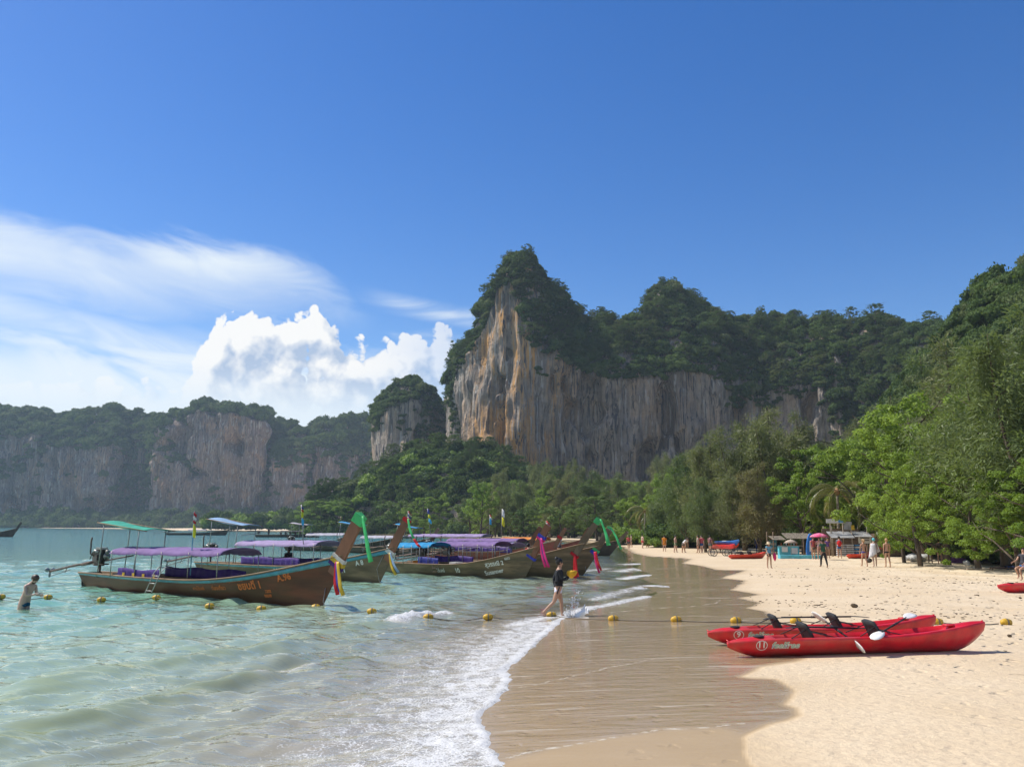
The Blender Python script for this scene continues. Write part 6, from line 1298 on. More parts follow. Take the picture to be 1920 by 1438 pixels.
sg = thing('sandwich_board', 1450, 1037, 'small cyan notice board with orange top', 'sign', 0.1); MB().box((0, 0, 0.75), (0.75, 0.06, 1.1)).build('panel', SIGN_C, sg); MB().box((0, -0.005, 1.42), (0.62, 0.07, 0.24)).build('top_panel', SIGN_O, sg); MB().box((0, -0.04, 0.9), (0.6, 0.02, 0.25)).box((0, -0.04, 0.5), (0.6, 0.02, 0.2)).build('notice', SIGN_W, sg); posts(sg, [(-0.33, 0.05), (0.33, 0.05)], 0.5, 0.03)
hb_ = thing('open_hut', 1592, 1043, 'open front hut with grey awnings and white sign banner', 'hut')
posts(hb_, [(-1.4, 0), (0.35, 0), (1.7, 0), (-1.4, 2), (1.7, 2)], 2.6, 0.05, PLANK_L)
slatroof(hb_, -1.75, 0.3, -0.9, 0.4, 1.62, 2.15, 6, ROOFM); slatroof(hb_, 0.4, 1.9, -0.7, 0.4, 1.72, 2.15, 5, ROOFM); MB().box((0.1, 1.9, 1.2), (3.4, 0.08, 2.4)).build('back_wall', PLANK, hb_)
bn_ = MB().box((-1.05, -0.05, 3.05), (1.6, 0.04, 0.36)).build('banner', SIGN_W, hb_); MB().box((-0.55, -0.08, 3.05), (0.5, 0.02, 0.24)).build('banner_print', SIGN_B, bn_); posts(hb_, [(-1.5, 0.02), (-0.4, 0.02)], 3.2, 0.03, PLANK_L); MB().box((0.05, 0.0, 2.65), (0.7, 0.05, 0.7)).build('grey_sign', ROOFM, hb_); MB().box((0.45, -0.06, 2.5), (0.28, 0.04, 0.42)).build('yellow_sign', C_RIBY, hb_)
for x in (-0.75, 0.05, 0.8):
    for k in range(6): MB().box((x, -0.1, 0.12 + k * 0.17), (0.62, 0.36, 0.11)).build('folded_towel', TOWEL if x < 0.5 else (SIGN_B if k % 2 else TOWEL), hb_)
    MB().bar((x - 0.36, 0.1, 0), (x - 0.36, 0.1, 1.3), 0.04, 0.04).bar((x + 0.36, 0.1, 0), (x + 0.36, 0.1, 1.3), 0.04, 0.04).build('rack', PLANK, hb_)
mn = thing('menu_hut', 1668, 1044, 'brown hut front with round green emblem and white fascia', 'hut')
MB().box((0, 0.5, 1.0), (2.3, 1.0, 2.0)).build('wall', PLANK, mn); MB().box((0, -0.03, 1.95), (2.0, 0.06, 0.42)).build('fascia', SIGN_W, mn); pn = MB().box((0.05, -0.05, 1.18), (1.5, 0.06, 1.0)).build('panel', pmat('panel_brown', (0.25, 0.12, 0.06), 0.7), mn); MB().lathe([(0.36, 0), (0.36, 0.03)], (0.05, -0.09, 1.18), 20, [(1, 0, 0), (0, 0, 1), (0, -1, 0)]).build('emblem', SIGN_G, pn); MB().lathe([(0.24, 0), (0.24, 0.03)], (0.05, -0.125, 1.18), 20, [(1, 0, 0), (0, 0, 1), (0, -1, 0)]).build('emblem_centre', SIGN_C, pn)
MB().box((-2.0, 0.2, 1.5), (1.1, 0.05, 0.7)).build('price_board', SIGN_W, mn); posts(mn, [(-2.5, 0.25), (-1.5, 0.25)], 1.8, 0.04)
MB().box((-2.0, 0.15, 1.62), (0.8, 0.02, 0.09)).build('price_print', BLACK, mn); MB().box((-2.0, 0.15, 1.42), (0.7, 0.02, 0.07)).build('price_print', BLACK, mn)
mt_ = text_mesh('MENU', 0.26, 0.004); mt_.materials.append(BLACK); mo = link('lettering', mt_, mn, (0, -0.065, 1.95)); mo.rotation_euler = (R(90), 0, 0)
bb = thing('banner', 1708, 1040, 'blue and white banner hung between trees behind the sand bags', 'banner'); MB().box((0, 0, 1.55), (2.2, 0.04, 0.5)).build('cloth', SIGN_W, bb); MB().box((0.1, -0.03, 1.4), (1.4, 0.03, 0.4)).build('print', SIGN_B, bb); posts(bb, [(-1.1, 0.05), (1.1, 0.05)], 1.9, 0.03)
BAG = pmat('sandbag', (0.42, 0.42, 0.40), 0.9, 0.2, var=0.25, scale=3, bump=0.5, bscale=10)
for i, (px, py, r_, wh) in enumerate([(1708, 1051, .34, 'leftmost of the pile under the leaning tree'), (1718, 1053, .40, 'second from left in the pile'), (1716, 1047, .36, 'behind the pile on top'), (1727, 1053, .34, 'low one in the middle of the pile'), (1735, 1052, .46, 'largest at the right end of the pile'), (1722, 1049, .32, 'wedged in the back of the pile')]):
    p = gp(px, py); o_ = MB().ball((0, 0, r_ * 0.55), r_, 12, (1.15, 0.9, 0.72), 0.35, i).build('sandbag', BAG, None, tuple(p)); tag(o_, 'grey filled sand bag ' + wh, 'sandbag', 'sand bags piled under the trees')
tb_ = thing('stall_table', 1788, 1056, 'table covered by purple cloth under the trees', 'table'); n = 26
per_ = [(-0.72 + 1.44 * i / 12, -0.35) for i in range(13)] + [(0.72, -0.35 + 0.7 * i / 6) for i in range(1, 7)]
MB().sheet(np.array([[(x + 0.02 * math.sin(k * 2.1) * r_, y - 0.03 * math.cos(k * 2.1) * r_, 0.80 - 0.76 * r_) for k, (x, y) in enumerate(per_)] for r_ in (0, .5, 1.0)]), 0.01).box((0, 0, 0.81), (1.46, 0.72, 0.03)).build('tablecloth', pmat('purple_cloth', (0.22, 0.10, 0.36), 0.8, 0.2, var=0.25, scale=4), tb_)
for sx in (-0.6, 0.6):
    for sy in (-0.28, 0.28): MB().box((sx, sy, 0.4), (0.05, 0.05, 0.8)).build('leg', PLANK, tb_)
for i, (x, c_) in enumerate(((-0.5, C_RIBY), (-0.3, SIGN_O), (-0.1, PLANK_L), (0.35, SIGN_W), (0.5, SIGN_G))): MB().ball((x, -0.05, 0.93), 0.10, 8, (1, 1, 1.1)).build('fruit', c_, tb_)
kw = thing('wooden_kiosk', 1898, 1052, 'weathered wooden kiosk with shingled side at the edge of the beach', 'kiosk', -0.1)
for i in range(9): MB().box((-1.0 + 0.02 * (i % 2), 0.0, 0.11 + i * 0.17), (0.06, 0.9, 0.16)).build('plank', PLANK_L, kw)
for i in range(14): MB().box((-0.85 + i * 0.2, -0.42 + 0.01 * (i % 3), 0.75), (0.185, 0.05, 1.45 + 0.03 * (i % 2))).build('plank', PLANK, kw)
MB().box((0.4, 0, 1.62), (3.2, 1.5, 0.10)).build('roof', PLANK, kw); MB().box((-1.0, -0.2, 1.05), (0.5, 0.4, 0.06)).build('shelf', PLANK_L, kw)
wb = MB().ball((0, 0, 0.18), 0.2, 10, (1.1, 0.8, 1.0), 0.5, 4).build('bag', SIGN_W, None, tuple(gp(1813, 1060))); tag(wb, 'white plastic bag left on the sand', 'bag')
for i, (a, b_, lb) in enumerate([((1733, 1062), (1786, 1063), 'long bare driftwood pole on the sand below the purple table'), ((1813, 1069), (1862, 1069), 'thin driftwood pole left of the sunbather')]):
    p, q_ = gp(*a), gp(*b_); pts_ = np.array([p + (q_ - p) * u_ + [0, 0.1 * math.sin(u_ * 5), 0.06] for u_ in np.linspace(0, 1, 9)]) - p; o_ = MB().tube(pts_, np.linspace(0.06, 0.03, 9), 6).build('driftwood', PLANK_L, None, tuple(p)); tag(o_, lb, 'driftwood', 'driftwood on the beach')
# low fence and dark stools under the trees
for i, px in enumerate((1748, 1765, 1820, 1845, 1860)):
    st = thing('plastic_stool', px, 1050, 'stool in the shade ' + ('left of the purple table', 'just left of the purple table edge', 'right of the purple table', 'second right of the purple table', 'nearest the wooden kiosk')[i], 'stool', 0.2 * i, 'stools under the trees'); MB().box((0, 0, 0.45), (0.36, 0.36, 0.04)).build('seat', HULL_DARK, st)
    for sx in (-.15, .15):
        for sy in (-.15, .15): MB().tube([(sx * 1.15, sy * 1.15, 0), (sx, sy, 0.44)], 0.02, 5).build('leg', HULL_DARK, st)
# ------------------------------------------------------------------ people
SKIN = pmat('skin_tan', (0.42, 0.235, 0.15), 0.5, 0.4, var=0.06, scale=5); SKIN_P = pmat('skin_pale', (0.52, 0.33, 0.245), 0.5, 0.4, var=0.06, scale=5); SKIN_D = pmat('skin_dark', (0.22, 0.115, 0.07), 0.5, 0.4, var=0.06, scale=5)
HAIR = pmat('hair_black', (0.012, 0.010, 0.009), 0.45, 0.4, var=0.3, scale=20, bump=0.4, bscale=60); HAIR_B = pmat('hair_blond', (0.38, 0.24, 0.11), 0.5, 0.4, var=0.25, scale=20, bump=0.4, bscale=60); HAIR_N = pmat('hair_brown', (0.06, 0.035, 0.02), 0.5, 0.4, var=0.3, scale=20)
FAB = {}
def fab(c_):
    if c_ not in FAB: FAB[c_] = pmat('fabric_%d' % len(FAB), c_, 0.85, 0.2, var=0.18, scale=9, bump=0.25, bscale=14)
    return FAB[c_]
def skin_mesh(name, verts, edges, rad, root_i, mat_, sub=1):
    me = bpy.data.meshes.new(name); me.from_pydata([tuple(v) for v in verts], edges, []); ob = bpy.data.objects.new(name, me)
    md = ob.modifiers.new('skin', 'SKIN'); md.use_smooth_shade = True; md.branch_smoothing = 0.2
    for i, sv in enumerate(me.skin_vertices[0].data): r_ = rad[i]; sv.radius = (r_, r_) if np.isscalar(r_) else r_; sv.use_root = (i == root_i)
    s_ = ob.modifiers.new('sub', 'SUBSURF'); s_.levels = sub; s_.render_levels = sub
    out_ = bake(ob); bpy.data.objects.remove(ob); bpy.data.meshes.remove(me)
    out_.materials.clear(); out_.materials.append(mat_); out_.name = name; return out_
def person(label, loc, rz, H=1.7, lean=0.0, arms=((0, .1, .2), (0, .1, .2)), legs=((0, 0), (0, 0)), skin=SKIN, hair=HAIR, top=None, sleeves=False, bottom=None, legs_len=0.5, head=0.0, turn=0.0, cut=None, hairstyle='short', group='people on the beach', sub=1, fat=1.0, female=False, bra=None, long_trousers=None, hem=0.45, dz=0.0):
    """standing or walking figure facing local +y; arms: swing, abduct, elbow; legs: swing, knee bend"""
    v = {}; sh = 0.165 if female else 0.19; hp = 0.085
    up_ = np.array([0, math.sin(lean), math.cos(lean)]); ff = np.array([0, math.cos(lean), -math.sin(lean)]); pel = np.array([0, 0, 0.94])
    def T(x, f_, h): return pel + np.array([x, 0, 0]) + up_ * h + ff * f_
    V = []; E = []; Rd = []; idx = {}
    def A(n, p, r_, par=None):
        idx[n] = len(V); V.append(np.array(p, float)); Rd.append(r_ if not np.isscalar(r_) else r_ * 1.0)
        if par is not None: E.append((idx[par], idx[n]))
        return V[-1]
    A('pel', pel, (0.125 * fat, 0.100 * fat)); A('waist', T(0, 0, 0.16), (0.112 * fat, 0.085 * fat), 'pel'); A('chest', T(0, 0.01, 0.36), (0.135 * fat, 0.100 * fat), 'waist'); A('up', T(0, 0, 0.46), (0.10, 0.08), 'chest'); A('neck', T(0, 0.0, 0.54), 0.052, 'up')
    hu = np.array([0, math.sin(lean + head), math.cos(lean + head)]); hf = np.array([0, math.cos(lean + head), -math.sin(lean + head)]); n0 = V[-1]
    A('jaw', n0 + hu * 0.085 + hf * 0.022, 0.062, 'neck'); A('skull', n0 + hu * 0.165 + hf * 0.008, 0.086, 'jaw'); A('crown', n0 + hu * 0.215 - hf * 0.004, 0.06, 'skull')
    A('nose', n0 + hu * 0.125 + hf * 0.108, 0.012, 'skull')
    hc = n0 + hu * 0.165
    for sd_, nm, ar, lg in ((-1, 'l', arms[0], legs[0]), (1, 'r', arms[1], legs[1])):
        s_ = A('sh' + nm, T(sd_ * sh, 0, 0.46), 0.055, 'up'); a, b, c_ = ar
        d = np.array([sd_ * math.sin(b), math.sin(a) * math.cos(b), -math.cos(a) * math.cos(b)]); A('ua' + nm, s_ + d * 0.14, 0.047, 'sh' + nm); el_ = A('el' + nm, s_ + d * 0.28, 0.037, 'ua' + nm)
        ib = b * 0.4 if c_ < 1.2 else -0.35
        d2 = np.array([sd_ * math.sin(ib), math.sin(a + c_) * math.cos(ib), -math.cos(a + c_) * math.cos(ib)]); wr = A('wr' + nm, el_ + d2 * 0.245, 0.025, 'el' + nm); hd_ = A('hd' + nm, wr + d2 * 0.075, (0.036, 0.016), 'wr' + nm)
        sidev = np.cross(d2, np.array([sd_, 0, 0.01])); sidev /= np.linalg.norm(sidev) + 1e-9; cu = np.array([-sd_, 0, 0.0])
        for k, (of, ln) in enumerate(((-0.030, 0.062), (-0.010, 0.075), (0.011, 0.070), (0.030, 0.054))):
            A('f%s%d' % (nm, k), hd_ + d2 * 0.03 + sidev * of, 0.0088, 'hd' + nm); A('g%s%d' % (nm, k), hd_ + d2 * (0.03 + ln * 0.6) + sidev * of * 1.15 + cu * 0.008, 0.0082, 'f%s%d' % (nm, k)); A('h%s%d' % (nm, k), hd_ + d2 * (0.03 + ln) + sidev * of * 1.15 + cu * 0.026, 0.0070, 'g%s%d' % (nm, k))
        A('th' + nm, wr + d2 * 0.045 - sidev * 0.048 + cu * 0.012, 0.0105, 'wr' + nm); A('ti' + nm, wr + d2 * 0.085 - sidev * 0.062 + cu * 0.028, 0.0085, 'th' + nm)
        h_ = A('hip' + nm, pel + np.array([sd_ * hp, 0, -0.07]), 0.088 * fat, 'pel'); a, kb_ = lg[:2]; ab = lg[2] if len(lg) > 2 else 0.04
        d = np.array([sd_ * math.sin(ab), math.sin(a) * math.cos(ab), -math.cos(a) * math.cos(ab)]); A('thi' + nm, h_ + d * 0.19, 0.076 * fat, 'hip' + nm); kn = A('kn' + nm, h_ + d * 0.40, 0.052, 'thi' + nm)
        d2 = np.array([sd_ * 0.01, math.sin(a - kb_), -math.cos(a - kb_)]); A('ca' + nm, kn + d2 * 0.14 - np.array([0, 0.012, 0]), 0.052, 'kn' + nm); an = A('an' + nm, kn + d2 * 0.39, 0.033, 'ca' + nm)
        fd = np.array([sd_ * 0.12, math.cos(a - kb_), math.sin(a - kb_)]); A('he' + nm, an + d2 * 0.045 - fd * 0.03, 0.030, 'an' + nm); A('ball' + nm, an + d2 * 0.055 + fd * 0.10, (0.040, 0.024), 'an' + nm); A('toe' + nm, an + d2 * 0.06 + fd * 0.155, (0.034, 0.016), 'ball' + nm)
    V = np.array(V); k = H / 1.70; zmin = V[:, 2].min() - 0.02
    if cut is not None: zmin = cut
    root = empty('person', (loc[0], loc[1], loc[2] + dz), rz); tag(root, label, 'person', group)
    VV = (V - np.array([0, 0, zmin])) * k; RR = [(r_ * k if np.isscalar(r_) else (r_[0] * k, r_[1] * k)) for r_ in Rd]
    link('body', skin_mesh('body', VV, E, RR, 0, skin, sub), root)
    def garment(nm, names, grow, mat_, base, shrink=None):
        ids = [idx[n_] for n_ in names if n_ in idx]; mp = {j: i for i, j in enumerate(ids)}; ee = [(mp[a], mp[b]) for a, b in E if a in mp and b in mp]
        rr_ = [((RR[j] + grow * k) if np.isscalar(RR[j]) else (RR[j][0] + grow * k, RR[j][1] + grow * k)) for j in ids]
        vv = [VV[j].copy() for j in ids]
        if shrink:
            for n_, (fr, q_) in shrink.items(): vv[mp[idx[n_]]] = VV[idx[fr]] + (VV[idx[n_]] - VV[idx[fr]]) * q_
        link(nm, skin_mesh(nm, vv, ee, rr_, mp[idx[base]], mat_, sub), root)
    if top is not None:
        nm = ['pel', 'waist', 'chest', 'up', 'shl', 'shr', 'ual', 'uar'] + (['ell', 'elr', 'wrl', 'wrr'] if sleeves else []); garment('shirt', nm, 0.020, fab(top), 'waist', {'pel': ('waist', hem)} if bottom is not None else None)
    if bra is not None: garment('bikini_top', ['chest', 'waist'], 0.006, fab(bra), 'chest', {'waist': ('chest', 0.3)})
    if long_trousers is not None: garment('trousers', ['waist', 'pel', 'hipl', 'hipr', 'thil', 'thir', 'knl', 'knr', 'cal', 'car', 'anl', 'anr'], 0.016, fab(long_trousers), 'pel', {'waist': ('pel', 0.5)})
    elif bottom is not None: garment('shorts', ['waist', 'pel', 'hipl', 'hipr', 'thil', 'thir'], 0.020, fab(bottom), 'pel', {'waist': ('pel', 0.45), 'thil': ('hipl', legs_len), 'thir': ('hipr', legs_len)})
    HC = (hc - np.array([0, 0, zmin])) * k; hm = MB()
    if hairstyle != 'bald': hm.ball(HC + (hu * 0.022 - hf * 0.024) * k, 0.107 * k, 14, (0.92, 1.05, 1.0), 0.08, 3)
    if hairstyle == 'bun': hm.ball(HC + (hu * 0.09 - hf * 0.115) * k, 0.058 * k, 10, (1, 1, 1), 0.15, 5)
    if hairstyle == 'long': hm.ball(HC + (-hu * 0.09 - hf * 0.075) * k, 0.085 * k, 10, (1.05, 0.6, 1.7), 0.15, 5)
    if hairstyle == 'tail': hm.tube([HC + (hu * 0.05 - hf * 0.11) * k, HC + (-hu * 0.03 - hf * 0.16) * k, HC + (-hu * 0.14 - hf * 0.14) * k], [0.035 * k, 0.04 * k, 0.01], 8)
    if hairstyle == 'beard': hm.ball(HC + (-hu * 0.095 + hf * 0.045) * k, 0.058 * k, 10, (1, 0.9, 0.8))
    if hm.V: hm.build('hair', hair, root)
    if sub > 1:
        for sd_ in (-1, 1):
            MB().ball(HC + (hf * 0.083 + np.array([sd_ * 0.031, 0, 0]) - hu * 0.012) * k, 0.013 * k, 8).build('eye', BLACK, root); MB().ball(HC + (np.array([sd_ * 0.088, 0, 0]) - hu * 0.02) * k, 0.024 * k, 8, (0.4, 0.8, 1.2)).build('ear', skin, root)
        MB().ball(HC + (hf * 0.085 - hu * 0.085) * k, 0.02 * k, 8, (1.3, 0.5, 0.4)).build('mouth', pmat('lips', (0.32, 0.12, 0.10), 0.5), root)
    root['height'] = H; del root['height']
    return root, {n_: VV[i] for n_, i in idx.items()}, k
def face(dx, dy): return math.atan2(-dx, dy)          # heading so that local +y points along (dx, dy)

# woman striding through the shallows
wp = P(1047, 1157, -0.02); wr_, J, k = person('woman striding through the shallows in a black top and white shorts', (wp[0], wp[1], -0.06), face(1, 0.12), 1.74, 0.05, ((-0.45, .12, .65), (0.25, .10, 1.75)), ((0.28, 0.20), (-0.40, 0.42)), SKIN, HAIR, (0.022, 0.024, 0.028), True, (0.62, 0.62, 0.70), 0.95, 0.08, hairstyle='bun', sub=2, female=True, fat=1.18, hem=0.05, group='people in the water')
for sd_ in ('l', 'r'): pass
MB().bar(J['hipr'] + [0.105, 0.0, 0.08], J['thir'] + [0.10, 0.0, 0.06], 0.03, 0.012, (1, 0, 0)).build('side_stripe', BLACK, wr_)
hm_ = (J['hdr'] + J['hdl']) * 0.5
wbg = MB().ball((0, 0, 0), 0.12, 14, (1.0, 1.3, 0.9), 0.6, 9).ball((0.02, 0.10, 0.06), 0.06, 10, (1, 1.3, 0.8), 0.5, 3); bo = wbg.build('dry_bag', cloth('bag_yellow', (0.72, 0.42, 0.03), 0.5, 0.1)); bpy.context.view_layer.update(); bo.location = wr_.matrix_world @ Vector(tuple(J['hdr'] + np.array([-0.03, 0.03, 0.05]))); bo.rotation_euler = wr_.rotation_euler; tag(bo, 'crumpled yellow bag carried by the striding woman', 'bag')
# splash in front of her
sp = MB(); rg = np.random.default_rng(5); spx = wp + np.array([0.32, -0.02, 0.0])
for i in range(150):
    u_ = rg.uniform(0, 1); a = rg.uniform(-0.35, 0.35); h_ = abs(rg.normal(0, 0.2)) + 0.04 + 0.35 * u_ * rg.uniform(0, 1); p = spx + np.array([0.42 * u_ + 0.05 * rg.normal() - 0.1, 0.2 * a + 0.06 * rg.normal(), h_ * (0.6 + u_)]); sp.ball(p, rg.uniform(0.008, 0.022), 5, (rg.uniform(0.7, 1.6), 1, rg.uniform(0.7, 1.8)))
for s_ in range(3):
    n = 12; G = np.array([[spx + np.array([0.08 + 0.40 * u_ + 0.06 * s_, 0.12 * (s_ - 1) + 0.10 * q_, 0.0 + (0.38 - 0.08 * s_) * u_ ** 1.4 * (0.4 + 0.6 * q_) + 0.03 * math.sin(9 * u_ + 5 * q_)]) for q_ in np.linspace(0, 1, 6)] for u_ in np.linspace(0, 1, n)]); sp.sheet(G, 0.008)
m_ = bpy.data.materials.new('splash_water'); m_.use_nodes = True; b_ = m_.node_tree.nodes['Principled BSDF']; b_.inputs['Base Color'].default_value = (0.92, 0.93, 0.92, 1); b_.inputs['Roughness'].default_value = 0.2; b_.inputs['Transmission Weight'].default_value = 0.12; b_.inputs['IOR'].default_value = 1.33
so = sp.build('splash', m_); tag(so, 'white water splash thrown up by the striding woman', kind='stuff')

# bather at the left
sw = P(44, 1141, 0.0); sr_, J, k = person('bearded bather with bare back standing waist deep beside the buoy line', (sw[0], sw[1], -0.02), face(1.0, -0.25), 1.86, 0.36, ((0.15, .10, 1.45), (0.35, .10, 1.35)), ((0.05, 0.1), (-0.05, 0.1)), SKIN_P, HAIR_N, None, False, (0.02, 0.10, 0.16), 0.7, 0.45, cut=0.70, hairstyle='beard', sub=2, group='people in the water', fat=1.3)

def bp(px, py): p = gp(px, py); return p
h_, J, k = person('woman in a straw hat, blue top and black shorts holding the pink bag', bp(1443, 1066), face(0.2, -1), 1.58, 0.0, ((0.1, .15, .2), (0.2, .1, .6)), ((0.06, 0.05), (-0.06, 0.05)), SKIN, HAIR_N, (0.13, 0.30, 0.42), False, (0.02, 0.02, 0.025), 0.6, 0.1, hairstyle='long', female=True)
MB().lathe([(0.21, 1.47), (0.20, 1.485), (0.11, 1.50), (0.10, 1.60), (0.05, 1.63)], (0, 0.0, 0), 16).build('straw_hat', pmat('straw', (0.55, 0.44, 0.28), 0.9, 0.1, var=0.2, scale=20), h_)
pb = MB().ball((0, 0, 0), 0.2, 10, (0.5, 0.6, 1.25), 0.2, 2).build('shoulder_bag', fab((0.60, 0.03, 0.14))); q_ = bp(1443, 1066); pb.location = (q_[0] + 0.33, q_[1] - 0.05, q_[2] + 0.72); tag(pb, 'pink shoulder bag of the woman in the straw hat', 'bag')
person('man in a green shirt and dark trousers walking up the beach', bp(1545, 1064), face(-0.15, 1), 1.70, 0.02, ((0.1, .12, .3), (-0.1, .12, .3)), ((0.20, 0.05, 0.10), (-0.20, 0.15, 0.10)), SKIN_D, HAIR, (0.025, 0.085, 0.055), False, None, long_trousers=(0.03, 0.03, 0.032), fat=1.15)
person('fair haired woman in a purple bikini walking away, leftmost of three', bp(1621, 1063), face(-0.1, 1), 1.68, 0.0, ((0.15, .1, .2), (-0.15, .1, .2)), ((0.15, 0.05), (-0.15, 0.2)), SKIN, HAIR_B, None, False, (0.10, 0.08, 0.28), 0.05, hairstyle='tail', female=True, bra=(0.10, 0.08, 0.28), group='three walkers on the dry sand')
tw, J, k = person('walker wrapped in a white towel with a turquoise cap, middle of three', bp(1641, 1063), face(0.15, 1), 1.74, 0.03, ((0.1, .1, .5), (0.1, .1, .9)), ((-0.15, 0.2), (0.15, 0.05)), SKIN_P, fab((0.10, 0.40, 0.45)), None, False, (0.60, 0.42, 0.38), 0.9, group='three walkers on the dry sand')
G = np.array([[(math.cos(a) * (0.17 + 0.16 * r_) * 1.05, math.sin(a) * (0.13 + 0.07 * r_) - 0.02, 1.47 - 0.70 * r_ * (1 - 0.30 * math.cos(a)) + 0.02 * math.sin(a * 7) * r_) for a in np.linspace(-0.5, math.pi * 2 - 1.3, 22)] for r_ in np.linspace(0, 1, 7)]); MB().sheet(G, 0.02).build('towel', TOWEL, tw)
hbag = MB().ball((0, 0, 0), 0.17, 10, (1.1, 0.8, 0.9), 0.3, 6).build('beach_bag', HULL_DARK); q_ = bp(1632, 1063); hbag.location = (q_[0] - 0.05, q_[1], q_[2] + 0.42); tag(hbag, 'dark beach bag hanging between the three walkers', 'bag')
person('woman in a dark bikini walking away, rightmost of three', bp(1665, 1064), face(0.05, 1), 1.72, 0.0, ((-0.1, .12, .3), (0.1, .12, .3)), ((0.05, 0.05), (-0.1, 0.1)), SKIN, HAIR_B, None, False, (0.03, 0.03, 0.03), 0.03, hairstyle='short', female=True, bra=(0.10, 0.08, 0.07), group='three walkers on the dry sand')
person('person in a red checked shirt beside the pink parasol', bp(1526, 1049), face(0.2, -1), 1.7, 0, top=(0.40, 0.10, 0.10), bottom=(0.10, 0.09, 0.08), legs_len=0.9)
u1, J, k = person('person holding the pink umbrella overhead', bp(1537, 1049), face(-0.2, -1), 1.68, 0, ((0.1, .1, .2), (0.7, .1, 1.6)), top=(0.55, 0.38, 0.42), bottom=(0.25, 0.10, 0.12), legs_len=1.0)
um = empty('umbrella', tuple(bp(1536, 1049) + np.array([0, -0.25, 0]))); tag(um, 'pink patterned umbrella open above the group by the stall', 'umbrella'); cc_ = pmat('umbrella_pink', (0.60, 0.07, 0.18), 0.6, 0.3, var=0.35, scale=4, dirt=(0.65, 0.40, 0.45), dirt_amt=0.7)
MB().tube([(0, 0, 1.1), (0, 0, 2.05)], 0.015, 6).build('shaft', METAL, um); MB().lathe([(0.72, 1.72), (0.60, 1.86), (0.32, 1.99), (0.02, 2.05)], (0, 0, 0), 16).build('canopy', cc_, um)
person('person in a purple top right of the pink umbrella', bp(1553, 1047), face(0, -1), 1.66, 0, top=(0.14, 0.07, 0.22), bottom=(0.30, 0.24, 0.20), legs_len=0.8, female=True)
bk, J, k = person('walker with a red backpack and blue shorts', bp(1575, 1047), face(0.3, 1), 1.74, 0.03, legs=((0.2, 0.05), (-0.2, 0.2)), top=(0.20, 0.22, 0.26), bottom=(0.05, 0.12, 0.28), legs_len=0.9); MB().ball((0, -0.17, 1.22), 0.2, 10, (0.9, 0.55, 1.25), 0.1).build('backpack', fab((0.55, 0.03, 0.03)), bk)
person('person in blue overalls near the small cyan notice board', bp(1421, 1037), face(0, 1), 1.7, 0, top=(0.03, 0.04, 0.22), long_trousers=(0.03, 0.04, 0.18), sleeves=True)
person('dark dressed person standing under the trees left of the purple table', bp(1745, 1056), face(-0.5, -1), 1.72, 0, ((0.3, .2, .6), (0, .1, .2)), top=(0.03, 0.03, 0.035), bottom=(0.05, 0.05, 0.05), legs_len=0.9, skin=SKIN_D)
person('person in black shorts standing next to the purple table', bp(1763, 1057), face(0.3, 1), 1.68, 0, top=(0.10, 0.07, 0.06), bottom=(0.04, 0.04, 0.04), legs_len=0.9)
for i, (px, py, tc_, bc, ps, lb) in enumerate([(1246, 1034, (0.70, 0.25, 0.03), (0.55, 0.20, 0.03), 0, 'distant person in orange on the far beach'), (1309, 1037, (0.50, 0.42, 0.36), (0.3, 0.25, 0.2), 0, 'distant person in pale clothes, left of a standing pair'), (1316, 1037, (0.40, 0.08, 0.10), (0.05, 0.10, 0.25), 0, 'distant person in red and blue, right of a standing pair'),
                                            (1282, 1036, (0.75, 0.75, 0.75), (0.1, 0.1, 0.1), 0.9, 'distant person in white stooping over the sand'), (1205, 1028, None, (0.4, 0.05, 0.05), 0, 'distant bather in red trunks walking on the far beach'), (1214, 1026, None, (0.05, 0.1, 0.3), 0, 'distant bather in blue trunks on the far beach'), (1184, 1026, None, (0.05, 0.05, 0.05), 0, 'distant bather in black standing by the last boat'), (1179, 1030, (0.5, 0.1, 0.1), (0.1, 0.1, 0.1), 0.2, 'distant person in red by the water edge'), (1267, 1036, None, (0.1, 0.2, 0.1), 0, 'distant bather in green by the creeper'), (1332, 1037, (0.2, 0.1, 0.1), (0.1, 0.1, 0.1), 0, 'distant person in brown left of the trolley')]):
    person(lb, bp(px, py), i * 1.3, 1.68, ps, legs=((0.12, 0.05), (-0.12, 0.1)), top=tc_, bottom=bc, legs_len=0.8, skin=SKIN if i % 2 else SKIN_P, sub=0, group='distant people on the far beach')
# sitters at the right edge
person('person seated on the sand in dark clothes leaning against the rightmost kayak', bp(1921, 1088), face(-1, -0.4), 1.72, -0.15, ((0.5, .15, .5), (0.6, .15, .6)), ((1.25, 1.5), (1.4, 1.9)), SKIN, HAIR_N, (0.05, 0.05, 0.06), False, (0.03, 0.16, 0.40), 0.9, group='seated people by the kiosk')
person('person in white seated before the wooden kiosk', bp(1912, 1060), face(-1, -0.2), 1.7, 0.25, ((0.7, .1, .5), (0.7, .1, .5)), ((1.45, 1.5), (1.35, 1.4)), SKIN, HAIR, (0.62, 0.62, 0.62), False, (0.10, 0.10, 0.12), 0.9, group='seated people by the kiosk', dz=0.12)
sb, J, k = person('sunbather in dark blue lying flat on the sand', bp(1876, 1069), 0.0, 1.7, 0.0, ((0, .15, .1), (0, .15, .1)), ((0.05, 0.05), (0.05, 0.05)), SKIN_D, HAIR, (0.03, 0.05, 0.16), False, (0.03, 0.03, 0.05), 0.9, group='seated people by the kiosk'); sb.rotation_euler = (R(-90), 0, R(-88)); sb.location.z += 0.16; sb.location.x -= 0.6
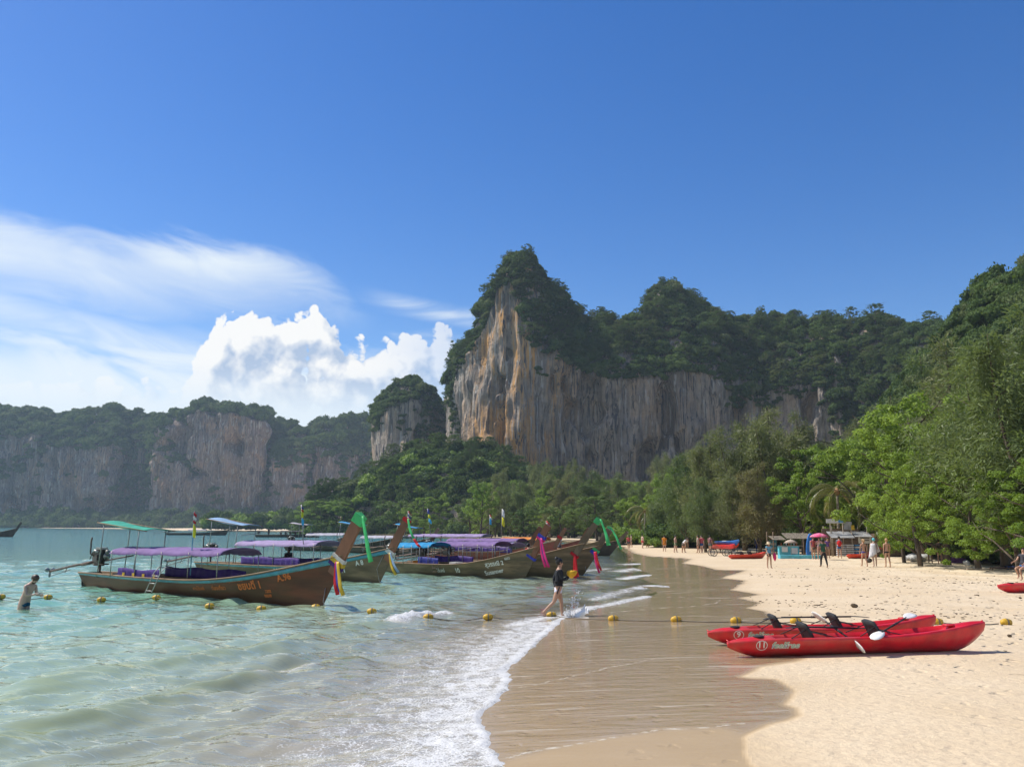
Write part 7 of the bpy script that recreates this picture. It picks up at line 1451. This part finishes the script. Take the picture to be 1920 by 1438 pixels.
# boat people
bpy.context.view_layer.update()
def aboard(label, boat, x, y, z, rz=0, **kw):
    p = boat.matrix_world @ Vector((x, y, z)); person(label, (p.x, p.y, p.z), rz, group='people in the boats', sub=0, **kw)
aboard('dark silhouetted passenger sitting under the lilac roof behind the brown boat', b2, 7.2, 0.2, 0.12, 1.0, H=1.7, legs=((1.4, 1.4), (1.4, 1.4)), top=(0.03, 0.03, 0.035), bottom=(0.05, 0.05, 0.06), skin=SKIN_D)
aboard('boatman standing at the stern of the distant passenger boat', b14, 3.0, 0, 0.35, 0, H=1.75, top=(0.02, 0.02, 0.025), long_trousers=(0.02, 0.02, 0.02), skin=SKIN_D)
for i in range(5): aboard('dark seated passenger %s in the distant passenger boat' % ('nearest its stern', 'second from its stern', 'in the middle', 'second from its bow', 'nearest its bow')[i], b14, 6.0 + i * 1.2, 0, 0.1, 0, H=1.7, legs=((1.4, 1.4), (1.4, 1.4)), top=(0.03 + 0.02 * i, 0.03, 0.03), bottom=(0.05, 0.05, 0.06), skin=SKIN_D)
aboard('boatman in red sitting near the bow of the green clothed boat', b4, 8.2, 0, 0.35, -1.0, H=1.7, legs=((1.4, 1.4), (1.4, 1.4)), top=(0.5, 0.04, 0.05), bottom=(0.1, 0.1, 0.12))
aboard('boatman in white standing in the row of boats', b6, 7.0, 0, 0.3, -1.0, H=1.7, top=(0.6, 0.6, 0.6), bottom=(0.1, 0.1, 0.12))

# ------------------------------------------------------------------ small litter on the sand
rg = np.random.default_rng(12); DEB = pmat('debris', (0.12, 0.09, 0.06), 0.95, 0.1, var=0.5, scale=3); mb = MB()
for i in range(620):
    if i < 330: u_ = rg.uniform(0, 1); px = 1400 + 540 * u_; py = 1076 + 22 * u_ + rg.normal(0, 1.6 + 2 * rg.uniform()) if i < 200 else 1125 + 35 * u_ + rg.normal(0, 5)
    else: px = rg.uniform(1420, 1980); py = 1058 + abs(rg.normal(0, 1)) * 60 + rg.uniform(0, 8)
    if py > 1430: continue
    p = P(px, py, 0.28); z = gz(p[0], p[1]); d = math.hypot(p[0], p[1])
    if float(shore_sd(np.array([p[0]]), np.array([p[1]]))[0]) < 3.5: continue
    r_ = rg.uniform(0.006, 0.022) * (1 + d / 60) * (1.6 if rg.uniform() < 0.08 else 1); mb.ball((p[0], p[1], z + r_ * 0.2), r_, 5, (rg.uniform(0.8, 2.2), rg.uniform(0.8, 1.6), 0.45), 0.5, i)
do = mb.build('beach_debris', DEB); tag(do, 'scattered bits of leaf, shell and coral on the sand', kind='stuff')
for px, py, r_, lb in ((1602, 1139, 0.085, 'brown coconut husk lying alone on the open sand'), (1893, 1194, 0.04, 'small dark pebble on the sand right of the kayaks'), (1913, 1122, 0.04, 'small grey stone below the rightmost kayak')):
    p = gp(px, py); o_ = MB().ball((0, 0, r_ * 0.7), r_, 12, (1.15, 1, 0.85), 0.25, 3).build('coconut_husk' if r_ > 0.05 else 'pebble', DEB, None, tuple(p)); tag(o_, lb, 'husk' if r_ > 0.05 else 'pebble')

bpy.data.scenes.remove(TMP)
# ------------------------------------------------------------------ haze: sea air round the whole scene
hz = MB().box((0, 0, 80), (5000, 5000, 176)); hzo = hz.build('haze', None)
tag(hzo, 'thin blue sea haze in the air', kind='stuff')
m_ = bpy.data.materials.new('haze'); m_.use_nodes = True; t = NT(m_.node_tree); t.n.clear()
pv = t.add('ShaderNodeVolumePrincipled'); pv.inputs['Color'].default_value = (0.66, 0.82, 1.0, 1); pv.inputs['Density'].default_value = 0.00013; pv.inputs['Anisotropy'].default_value = 0.2
out = t.add('ShaderNodeOutputMaterial'); t.l.new(pv.outputs[0], out.inputs['Volume']); hzo.data.materials.append(m_)
